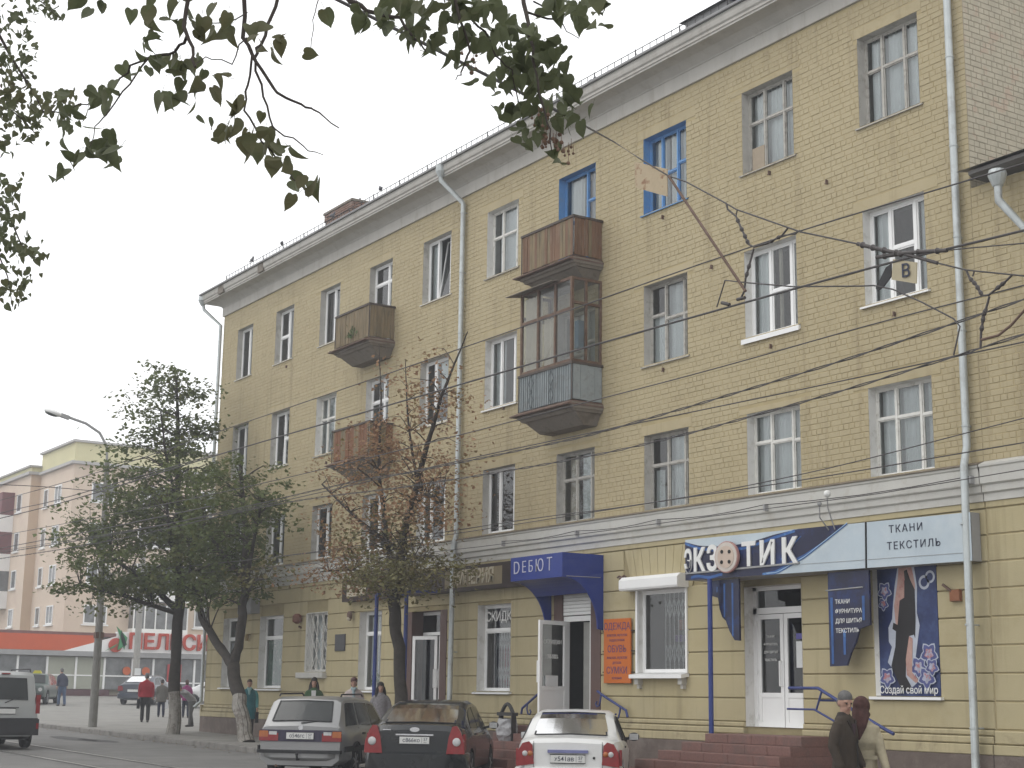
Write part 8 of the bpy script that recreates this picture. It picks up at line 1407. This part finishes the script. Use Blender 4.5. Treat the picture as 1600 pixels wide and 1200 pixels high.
limbs = [[(-31.0,17.3,.1,.17),(-31.25,17.3,1.6,.145),(-31.55,17.3,3.0,.14),(-31.7,17.3,3.9,.135),(-31.45,17.3,4.7,.11),(-31.2,17.3,5.6,.085),(-30.5,17.3,6.9,.06),(-29.6,17.2,8.2,.035),(-28.5,17.2,9.5,.012)],
  [(-31.65,17.3,3.9,.085),(-32.0,17.2,5.2,.06),(-32.3,17.1,6.8,.04),(-32.1,17.0,8.6,.02),(-32.3,17.0,9.9,.008)], [(-31.4,17.3,4.8,.06),(-32.6,16.8,5.6,.04),(-33.9,16.4,6.6,.02)], [(-31.2,17.3,5.5,.05),(-29.8,16.9,6.0,.035),(-28.4,16.6,5.7,.015)], [(-30.8,17.3,6.4,.035),(-30.6,16.9,7.9,.022),(-30.6,16.8,9.2,.008)], [(-31.6,17.3,4.1,.05),(-30.2,16.8,4.6,.035),(-28.6,16.5,4.5,.012)], [(-31.7,17.3,4.0,.05),(-33.0,16.9,4.5,.03),(-34.2,16.6,4.5,.012)]]
tree('street_tree', 'sparse tree with browned autumn leaves behind the parked cars', T3, limbs,
     [((-32.6,17.0,6.2),(1.7,1.2,1.9),54,40,m_lfb), ((-30.6,17.0,7.6),(2.0,1.2,2.0),56,30,m_lfb), ((-29.2,16.8,5.9),(1.6,1.0,1.1),32,30,m_lfb), ((-31.4,17.0,5.2),(1.4,1.1,1.0),26,34,m_lfo), ((-29.9,16.8,4.25),(2.0,1.1,.42),34,46,m_lfo), ((-32.9,16.8,4.5),(1.6,1.0,.5),24,36,m_lfb), ((-31.2,16.9,4.2),(1.0,.9,.5),16,44,m_lfo)], m_lfb, .10, .9, 'street trees', flat_=.7, seed=12, twig_r=.012)

# ------------------------------------------------------------------ near lime trees: branches hanging over the pavement
def leaf_mesh(seed):
    random.seed(seed); half = [(0,0),(.16,-.10),(.34,-.08),(.47,.10),(.50,.30),(.42,.55),(.25,.80),(.09,.97),(0,1.12)]
    v = []; f = []; cz = random.uniform(-.1,.5); bend = random.uniform(-.25,.55)
    for (x, y) in half:
        j = random.uniform(.94,1.06)
        v.append((x*j, y, cz*abs(x)*1.6-bend*y*y)); 
    n = len(half)
    for (x, y) in half: j = random.uniform(.94,1.06); v.append((-x*j, y, cz*abs(x)*1.6-bend*y*y))
    m_ = len(v)
    for y in (0,.1,.3,.55,.8,1.12): v.append((0, y, -bend*y*y))
    mid = {0:0, 1:0, 2:1, 3:1, 4:2, 5:3, 6:4, 7:4, 8:5}
    for o in (0, n):
        for i in range(n-1):
            a, b = m_+mid[i], m_+mid[i+1]
            f.append((o+i, o+i+1, b) if a == b else (o+i, o+i+1, b, a))
    g = MB(); g.add(v, f); g.tube([(0,0,0),(0,-.25,.03),(0,-.5,.12)], .012, 4)
    return g.mesh('leaf', m_lfn, fixn=False)
LM = [leaf_mesh(s) for s in range(9)]
def near_tree(name, label, base, top, starts, twigs, leaves, seeds=(), single=True, seed=1):
    random.seed(seed); t = thing(name, label, 'tree', base); g = MB(); b = Vector(base); tp = Vector(top)
    g.tube([b, b.lerp(tp, .4)+Vector((.05,.03,0)), tp], [.19,.16,.12], 12)
    for q in starts: p = Vector(q); g.tube([tp-Vector((0,0,.3)), tp.lerp(p, .4)+Vector((0,0,.45)), tp.lerp(p, .75)+Vector((0,0,.35)), p], [.06,.045,.03,.015], 8)
    g.build('trunk', m_bark, t, smooth=50); g = MB()
    for pts, r0, r1 in twigs:
        P = []
        for a, c in zip(pts, pts[1:]):
            a, c = Vector(a), Vector(c)
            for j in range(3): P.append(a.lerp(c, j/3)+Vector((random.uniform(-1,1), random.uniform(-1,1), random.uniform(-1,1)))*.006)
        P.append(Vector(pts[-1])); g.tube(P, [.62*(r0+(r1-r0)*i/(len(P)-1)) for i in range(len(P))], 6)
    g.build('branch', m_twig, t, smooth=50)
    jn = MB(); n = 0; allp = [Vector(p) for tw in twigs for p in tw[0]]
    more = [(L[0]+random.gauss(0,.035), L[1]+random.gauss(0,.05), L[2]+random.gauss(0,.03), L[3]*random.uniform(.75,1.0)) for L in leaves if random.random() < .62]
    for L in list(leaves)+more:
        p = Vector(L[:3]); s = L[3]*.70; M_ = Matrix.Translation(p) @ Matrix.Rotation(random.uniform(0,6.28), 4, 'Z') @ Matrix.Rotation(random.gauss(-1.0,.8), 4, 'X') @ Matrix.Rotation(random.gauss(0,.8), 4, 'Y') @ Matrix.Scale(s, 4) @ Matrix.Translation((0,-.4,0))
        if single and n < 298:
            o = link('leaf', LM[n % 9], t); o.matrix_basis = M_; n += 1
        else:
            me = LM[n % 9]; n += 1; jn.add([M_ @ v.co for v in me.vertices], [tuple(q.vertices) for q in me.polygons])
    if jn.v: tag(jn.build('leaf_mass', m_lfn, t, fixn=False), kind='stuff')
    if seeds:
        sg = MB()
        for q in seeds: sg.sphere(q, random.uniform(.004,.008), 6, 4); sg.tube([q, (q[0], q[1], q[2]+.03)], .001, 3, caps=False)
        tag(sg.build('seed_pods', mat('seed_brown', (.16,.10,.07), .8, .2), t), kind='stuff')
near_tree('lime_tree', 'near lime tree branches with large heart shaped leaves across the top', (-3.3, -.2, 0), (-3.4, .1, 4.6), [t[0][0] for t in FG_TWIGS if t[1] >= .010], FG_TWIGS, FG_LEAVES, FG_SEEDS, True, 3)
near_tree('lime_tree', 'near lime tree with dense small leaves at the left edge', (-8.9, .6, 0), (-8.8, .8, 6.2), [t[0][0] for t in LG_TWIGS], LG_TWIGS, LG_LEAVES, (), True, 6)

# ------------------------------------------------------------------ overhead wires and their fittings
m_wire = mat('wire_dark', (.065,.06,.06), .6, .15, 8); m_ins = mat('insulator_brown', (.06,.052,.05), .5, .2, 12)
def wire(label, pts, r, k=1.0, ext=True, twist=False, grp='overhead wires along the street'):
    """pts measured on the plane y=11.2, carried out to the wire's own distance by k"""
    P = [Vector((x*k, y*k, 1.6+(z-1.6)*k)) for x, y, z in pts]
    if ext:
        d = (P[0]-P[1]).normalized(); e = (P[-1]-P[-2]).normalized()
        P = [P[0]+Vector((-30,0,.5)), P[0]+Vector((-12,0,.05))] + P + [P[-1]+e*6, P[-1]+Vector((22,0,1.2))]
    Q = []
    for i in range(len(P)-1):
        p0, p1, p2, p3 = P[max(i-1,0)], P[i], P[i+1], P[min(i+2,len(P)-1)]
        for j in range(6):
            t = j/6; Q.append(.5*((2*p1)+(-p0+p2)*t+(2*p0-5*p1+4*p2-p3)*t*t+(-p0+3*p1-3*p2+p3)*t**3))
    Q.append(P[-1]); g = MB()
    if twist:
        F_ = []
        for a, b in zip(Q, Q[1:]):
            n = max(1, int((b-a).length/.12)); F_ += [a.lerp(b, i/n) for i in range(n)]
        for ph in (0, math.pi): g.tube([p+Vector((0, .011*math.sin(i*.8+ph), .011*math.cos(i*.8+ph))) for i, p in enumerate(F_)], r*.62, 4)
    else: g.tube(Q, r, 6)
    return tag(g.build('overhead_wire', m_wire), label, 'wire', grp)
wire('topmost thin overhead wire crossing below the blue window', [(-25.3,11.2,6.53),(-18.2,11.2,6.53),(-12.5,11.2,6.55),(-8.77,11.2,6.45)], .008)
wire('thicker contact wire crossing the glazed balcony and hung from the strut', [(-27.5,11.2,6.07),(-18.2,11.2,5.99),(-15.15,11.2,5.97),(-10.78,11.2,5.90),(-8.8,11.2,5.82)], .012)
wire('thin overhead wire crossing just below the glazed balcony', [(-15.15,11.2,5.26),(-10.8,11.2,5.31),(-8.83,11.2,5.31)], .007)
wire('twisted pair of cables sagging under the lower balcony', [(-22.3,11.2,4.93),(-19.97,11.2,4.87),(-16.5,11.2,4.83),(-15.15,11.2,4.84),(-11.75,11.2,4.98),(-10.03,11.2,5.09),(-8.84,11.2,5.18)], .014, 1.18, twist=True)
wire('straight thin wire running close under the twisted cables', [(-18.6,11.2,4.88),(-15.15,11.2,4.85),(-11.75,11.2,4.81),(-8.86,11.2,4.79)], .008, 1.18)
wire('thick lower cable crossing above the second floor windows', [(-25.2,11.2,4.85),(-20,11.2,4.66),(-15.15,11.2,4.56),(-11.76,11.2,4.67),(-9.68,11.2,4.80),(-8.86,11.2,4.86)], .013, 1.18, twist=True)
wire('thin cable crossing the lower panes of the second floor windows', [(-15.15,11.2,3.85),(-11.78,11.2,3.91),(-8.9,11.2,4.10)], .008, 1.5)
wire('cable just above the white belt course, upper one', [(-17.2,11.2,3.89),(-15.15,11.2,3.86),(-11.78,11.2,3.85),(-8.92,11.2,3.88)], .009, 1.5)
wire('cable running low across the white belt course', [(-11.79,11.2,3.60),(-10.25,11.2,3.61),(-8.93,11.2,3.64)], .007, 1.5)
wire('level wire crossing the sky over the pink building', [(-45,5,6.9),(-45,11.6,7.35),(-45,15,7.40),(-45,17.4,7.5)], .012, 1.0, False, grp='wires at the left edge')
wire('wire slanting across the upper pink windows', [(-60,11.2,6.6),(-43.3,11.2,6.34),(-38,11.2,6.2),(-28,11.2,6.1)], .010, 1.0, False, grp='wires at the left edge')
wire('wire slanting across the middle pink windows', [(-60,11.2,5.6),(-43,11.2,5.35),(-35.3,11.2,5.2),(-28,11.2,5.1)], .010, 1.0, False, grp='wires at the left edge')
def gear(name, label, cat, parts):
    p0 = parts[0][1][0]; t = thing(name, label, cat, p0)
    for nm, pts, r, m_ in parts:
        MB().tube(pts, r*.82, 8).build(nm, m_, t, smooth=50)
    return t
def beads(t, pts, r, m_, nm='insulator'):
    for a, b in zip(pts, pts[1:]):
        a, b = Vector(a), Vector(b)
        for i in range(2): c = a.lerp(b, (i+.5)/2); d = (b-a).normalized(); MB().tube([c-d*.03, c, c+d*.03], [r*.6, r, r*.6], 8).build(nm, m_, t)
sw = gear('span_wire', 'span cable coming down from the leaves to the tram wire crossing', 'wire', [('cable', WP['span'], .011, m_wire), ('cable', WP['span2'], .010, m_wire), ('cable', WP['span3'], .008, m_wire)])
e0 = Vector(WP['span2'][-1]); MB().tube([e0, e0+Vector((3.0, 7.7, .6))], .010, 6).build('cable', m_wire, sw); e1 = Vector(WP['span3'][-1]); MB().tube([e1, e1+Vector((8, .4, .5))], .008, 6).build('cable', m_wire, sw); e2 = Vector(WP['span'][0]); MB().tube([e2, e2+Vector((-1.2,-4,1.6))], .011, 6).build('cable', m_wire, sw)
st = gear('bracket_strut', 'rusty slanting strut with chain hangers holding the tram wire', 'strut', [('strut', WP['strut'], .021, m_rust), ('hanger', WP['v1'], .014, m_ins), ('hanger', WP['v1b'], .010, m_ins), ('hanger', WP['v2'], .014, m_ins), ('hanger', WP['v2b'], .010, m_ins), ('dropper', WP['drop'], .014, m_ins), ('jumper_cable', WP['loop'], .010, m_wire), ('wire_clamp', WP['clampA'], .026, m_ins), ('wire_clamp', WP['clampB'], .024, m_ins)])
beads(st, WP['v1'][2:5], .026, m_ins); beads(st, WP['v2'][1:3], .024, m_ins); beads(st, WP['drop'][1:3], .024, m_ins)
cr = gear('wire_crossing', 'thick dark insulators where two overhead cables cross', 'insulator', [('insulator', WP['ins1'], .026, m_ins), ('insulator', WP['ins2'], .026, m_ins), ('insulator', WP['ins3'], .022, m_ins)])
beads(cr, WP['ins1'], .036, m_ins, 'insulator_disc'); beads(cr, WP['ins2'], .034, m_ins, 'insulator_disc')
h2 = gear('wire_hanger', 'chain hanger and curved arm at the right edge beyond the zinc pipe', 'hanger', [('hanger', WP['v3'], .013, m_ins), ('hanger', WP['v3b'], .009, m_ins), ('hanger', WP['v4'], .013, m_ins), ('dropper', WP['drop2'], .014, m_ins), ('arm', WP['arm2'], .015, m_rust)])
beads(h2, WP['v3'][1:4], .022, m_ins); beads(h2, WP['v4'][1:3], .022, m_ins); beads(h2, WP['drop2'][1:4], .024, m_ins)
def plate_(name, label, q, m_, th=.012):
    o = MB().prism([Vector(p) for p in q], (.004, th, 0)).build(name, m_); return tag(o, label, 'sign')
plate_('rusty_plate', 'blank rusty cream plate hung under the span cable', WP['plate'], mat('rusty_cream_plate', (.42,.34,.23), .8, .12, 6, .3, 40, col2=(.20,.09,.045,.8), f2=(.52,.60), s2=6))
bp_ = thing('letter_plate', 'small cream plate with a dark letter below the wire crossing', 'sign', WP['bpl'][0])
MB().prism([Vector(p) for p in WP['bpl']], (.004,.012,0)).build('plate', mat('cream_plate', (.40,.35,.24), .7, .1, 6), bp_)
q = [Vector(p) for p in WP['bpl']]; c_ = sum(q, Vector())/4
for s_ in (-1, 1): lettering('}' if s_ > 0 else '{', .20, m_ink, c_+Vector((-.012*s_+.02,-.012,.0)), (1,0,.08), (0,0,1), bp_, ext=.001, bold=.02) if False else None
lettering('В', .19, m_ink, c_+Vector((.03,-.012,-.01)), (1,0,-.1), (0,0,1), bp_, ext=.001, bold=.012)
plate_('dark_plate', 'narrow dark tapering plate beside the small letter plate', WP['dpl'], m_trim)
# ------------------------------------------------------------------ supermarket and pink apartment house beyond the corner
m_pink = mat('pink_render', (.62,.51,.41), .85, .05, .6, .2, 20, col2=(.55,.43,.36,.5), s2=.4); m_pinkd = mat('pink_render_shaded', (.55,.42,.30), .85, .06, .6); m_pale = mat('pale_yellow_render', (.60,.56,.34), .85, .05, .6)  # m_pinkd: pink of the short return wall, its shaded side darkened in the colour
m_band2 = mat('grey_band', (.42,.41,.40), .8, .06, 1)
pk = thing('pink_building', 'pink apartment house with a pale yellow attic far behind the trees', 'building', (-115, 31, gz(-95)))
AYp, BYp, XA, XB = 30.6, 31.3, -110.7, -103.0
def wallq(a, b, z0, z1, name, m): return MB().quad((*a, z0), (*b, z0), (*b, z1), (*a, z1)).build(name, m, pk, fixn=False)
wallq((-160,AYp), (XA,AYp), 0, 16.7, 'wall', m_pink); wallq((XA,AYp), (XA,BYp), 0, 16.7, 'wall', m_pinkd); wallq((XA,BYp), (XB,BYp), 0, 16.6, 'wall', m_pink); wallq((XB,BYp), (XB,46), 0, 16.6, 'wall', m_pink)
wallq((-160,AYp), (XA,AYp), 16.7, 17.2, 'attic_wall', m_pale); wallq((XA,AYp), (XA,BYp), 16.7, 17.2, 'attic_wall', m_pale); wallq((XA,BYp), (XB,BYp), 16.6, 18.1, 'attic_wall', m_pale); wallq((XB,BYp), (XB,46), 16.6, 18.1, 'attic_wall', m_pale); wallq((XA,BYp+.01), (XA,BYp+6), 17.2, 18.1, 'attic_wall', m_pale)
MB().box(-160,AYp-.25,16.65,XA+.25,AYp,16.85).box(XA,AYp-.0,16.65,XA+.25,BYp-.25,16.85).box(XA+.25,BYp-.25,16.6,XB+.25,BYp,16.8).box(XB,BYp,16.6,XB+.25,46,16.8).build('cornice_band', m_band2, pk)
MB().box(-160,AYp-.2,17.2,XA+.2,AYp+5,17.32).box(XA,BYp-.2,18.1,XB+.2,46,18.25).build('parapet_cap', m_band2, pk)
MB().box(-121,AYp+2,17.3,-118,AYp+4,18.0).build('roof_vent', m_roof, pk)
ZR = [(14.16,15.47), (11.32,12.69), (8.62,9.96), (5.93,7.2)]
m_dglass = mat('far_window_glass', (.13,.135,.135), .2, .4, 2, spec=.6)
def fw(ax, p, a, b, z0, z1, fr=m_pvc, split=1):
    """far window: frame with panes on a wall along x (ax=0, plane y=p) or along y (ax=1, plane x=p)"""
    P = (lambda u, o, z: (u, p-o, z)) if ax == 0 else (lambda u, o, z: (p+o, u, z)); g = MB(); t = .09
    def bx(u0, u1, z_0, z_1, o0, o1): q0, q1 = P(u0, o0, z_0), P(u1, o1, z_1); g.box(min(q0[0],q1[0]), min(q0[1],q1[1]), z_0, max(q0[0],q1[0]), max(q0[1],q1[1]), z_1)
    bx(a, a+t, z0, z1, -.02, .06); bx(b-t, b, z0, z1, -.02, .06); bx(a+t, b-t, z0, z0+t, -.02, .06); bx(a+t, b-t, z1-t, z1, -.02, .06)
    for k in range(1, split+1):
        if split: m_ = a+(b-a)*k/(split+1); bx(m_-.04, m_+.04, z0+t, z1-t, -.02, .05)
    bx(a-.12, b+.12, z0-.12, z0-.02, -.02, .14)
    w = g.build('window', fr, pk)
    n = split+1
    for k in range(n):
        u0, u1 = a+(b-a)*k/n+.05, a+(b-a)*(k+1)/n-.05; q = [P(u0,.02,z0+t), P(u1,.02,z0+t), P(u1,.02,z1-t), P(u0,.02,z1-t)]
        MB().quad(*q).build('pane', m_dglass, w, fixn=False)
for (z0, z1) in ZR:
    fw(0, BYp, -109.5, -108.5, z0, z1, split=0); fw(0, BYp, -106.9, -105.4, z0, z1)
    fw(1, XB, 32.6, 34.2, z0, z1, split=1); fw(1, XB, 36.0, 38.6, z0, z1, split=3); fw(1, XB, 40.4, 42.0, z0, z1)
    fw(0, AYp, -113.8, -112.6, z0, z1, split=0)
m_lred = mat('oxblood_loggia', (.14,.035,.035), .7, .15, 3)
for i, (z0, z1) in enumerate(ZR[:3]):     # projecting balconies with glazed loggias
    b = MB().box(-121, AYp-.95, z0-1.35, -114.6, AYp, z0-.1).build('balcony', m_pvc, pk)
    MB().box(-121, AYp-.9, z0-.1, -114.62, AYp, z1+.25).build('loggia', m_lred if i < 2 else m_dglass, b); MB().box(-120.9, AYp-.93, z0, -116.6, AYp-.9, z1).build('loggia_glass', m_dglass, b)
    for k in range(7): MB().box(-120.8+k*.62, AYp-.97, z0-.05, -120.7+k*.62, AYp-.93, z1+.05).build('glazing_bar', m_pvc, b)
# white glazed balconies on the end wall above the shop
for z0 in (5.35, 8.1):
    b = MB().box(XB, 35.7, z0-.55, XB+1.0, 39.6, z0+.35).build('balcony', m_pvc, pk); MB().box(XB, 35.75, z0+.35, XB+.95, 39.55, z0+1.95).build('loggia_glass', m_dglass, b)
    for k in range(6): MB().box(XB+.95, 35.72+k*.76, z0+.35, XB+1.0, 35.80+k*.76, z0+1.95).build('glazing_bar', m_pvc, b)
# --- shop pavilion: front faces the junction
SX = -92.0; sb = gz(-92)-.05
sh = thing('supermarket', 'low glass fronted supermarket with an orange and white sign band', 'shop', (SX, 31, sb))
m_shw = mat('shop_wall', (.36,.33,.25), .8, .06, 1.2)
MB().box(-103.0, 18.5, sb-.5, SX-.5, 44, 4.7).build('wall', m_shw, sh)
MB().box(SX-.5, 18.5, sb-.3, SX+.05, 31.0, sb+.42).box(SX-.5, 31.0, sb-.3, SX+.05, 44, sb+.1).build('plinth', mat('maroon_plinth', (.09,.04,.045), .7, .15, 3), sh)
MB().box(-104, 18.2, 4.72, SX+.1, 31.6, 4.95).build('roof_edge', mat('maroon_roof', (.16,.08,.07), .7, .15, 3), sh)
for z0, z1, y0, y1, nm, m_ in ((3.85, 4.78, 18.3, 30.3, 'orange_band', mat('orange_fascia', (.52,.085,.02), .5, .06, 1)), (3.85, 5.05, 31.2, 44, 'white_band', m_pvc)):
    MB().box(SX-.1, y0, z0, SX+.25, y1, z1).build(nm, m_, sh)
MB().prism([(SX+.27, 28.0, 3.84), (SX+.27, 31.25, 3.84), (SX+.27, 31.25, 4.79)], (-.3, 0, 0)).build('white_band', m_pvc, sh)
MB().box(SX-.4, 18.3, 3.55, SX+.3, 44, 3.84).build('canopy', m_grey, sh)
y = 18.6
while y < 43:      # glazed bays between white mullions
    w = 1.72 if y < 30.8 else 1.32
    z0 = sb+.45 if y < 30.8 else sb+.1
    solid = 26.9 < y+.5 < 30.4
    if solid: MB().box(SX-.25, y, z0, SX-.1, y+w, 3.5).build('panel', mat('grey_green_panel', (.33,.34,.28), .8, .06, 1), sh)
    else: MB().quad((SX-.12,y+.06,z0),(SX-.12,y+w-.06,z0),(SX-.12,y+w-.06,3.5),(SX-.12,y+.06,3.5)).build('pane', m_dglass, sh, fixn=False)
    MB().box(SX-.2, y-.06, z0, SX-.02, y+.06, 3.5).build('mullion', m_pvc, sh); MB().box(SX-.18, y+.06, z0+.75, SX-.05, y+w-.06, z0+.83).build('rail', m_pvc, sh)
    y += w
for yy, zz, s in ((35.0,2.35,.5),): MB().box(SX+.0, yy-.45, zz-.2, SX+.03, yy+.45, zz+.85).build('red_notice', mat('red_notice', (.4,.03,.03), .5, .1), sh)
lettering('8-22', .34, m_letw, (SX+.05, 35.0, 2.45), (0,1,0), (0,0,1), sh, ext=.01, bold=.02)
for yy in (32.0, 33.2): MB().lathe([(.25,0),(.25,.03)], (SX+.0, yy, 2.75), 20, 'x').build('orange_sticker', mat('orange_sticker', (.5,.10,.02), .5, .1), sh)
m_orl2 = mat('sign_red_orange', (.42,.045,.02), .45, .08, 2); m_leafg = mat('sign_leaf_green', (.03,.22,.08), .5, .1, 3)
lettering('ПЕЛЬСИН', 1.28, m_orl2, (SX+.38, 34.95, 4.46), (0,1,0), (0,0,1), sh, ext=.08, bold=.022, xs=1.0, space=.97)
MB().lathe([(.42,0),(.42,.12)], (SX+.3, 31.1, 4.25), 24, 'x').build('sign_orange', m_orl2, sh)
for (a, b, c_) in (((31.2,3.95),(31.75,4.3),(31.35,5.15)), ((30.45,3.9),(31.2,4.35),(30.95,4.1)), ((31.05,5.35),(31.75,4.7),(31.6,4.0))): MB().prism([(SX+.45,*a),(SX+.45,*b),(SX+.45,*c_)], (.08,0,0)).build('sign_leaf', m_leafg, sh)
# concrete pole in front of it
cp = thing('concrete_pole', 'pale concrete pole with a notice in front of the supermarket sign', 'pole', (-84.0, 29.75, gz(-84)))
MB().tube([(-84,29.75,gz(-84)),(-84,29.75,12.5)], [.2,.13], 10).build('shaft', mat('pole_concrete', (.30,.29,.27), .9, .12, 4), cp); MB().box(-83.8,29.6,2.1,-83.77,29.95,2.8).build('notice', m_paper, cp)
# --- street lamp by the kerb
lp = thing('street_lamp', 'tall concrete street lamp with a curved arm beside the left tree', 'street lamp', (-51.4, 16.84, gz(-51.4)))
z0 = gz(-51.4)
MB().tube([(-51.4,16.84,z0),(-51.4,16.84,z0+3.2),(-51.72,16.84,9.3)], [.145,.125,.085], 12).build('pole', mat('pole_concrete_dark', (.20,.195,.18), .9, .15, 4), lp)
MB().tube([(-51.71,16.84,9.2),(-51.75,16.8,9.85),(-51.85,16.55,10.3),(-52.0,16.1,10.6),(-52.2,15.4,10.82)], .045, 8).build('arm', m_grey, lp, smooth=50)
MB().box(-51.5,16.70,z0+2.9,-51.28,16.98,z0+3.1).build('collar', m_rust, lp)
hd = MB().sphere((0,0,0), 1, 16, 10, sc=(.16,.34,.10)).build('lamp_head', m_pvc, lp, smooth=True); hd.location = (-52.3, 15.05, 10.90); hd.rotation_euler = (-.28, 0, -.25)
bx_ = MB().box(-.09,.25,-.06,.09,.55,.07).build('ballast_box', m_grey, hd)
lns = MB().sphere((0,-.05,-.06), 1, 14, 8, sc=(.13,.24,.07)).build('lens', m_glassd, hd, smooth=True)

# ------------------------------------------------------------------ thin haze volume, added to lift the dark tones like lens veil
hz = MB().box(-252, -42, -1.5, 62, 112, 22)
hm = bpy.data.materials.new('haze_air'); hm.use_nodes = True; hn = hm.node_tree.nodes; hn.clear()
ho = hn.new('ShaderNodeOutputMaterial'); hv = hn.new('ShaderNodeVolumePrincipled'); hv.inputs['Color'].default_value = (.93,.95,1,1); hv.inputs['Density'].default_value = .0018; hv.inputs['Anisotropy'].default_value = .2
hm.node_tree.links.new(hv.outputs[0], ho.inputs['Volume'])
tag(hz.build('haze', hm), 'thin pale haze added through the street to lift the dark tones', 'haze', kind='stuff')
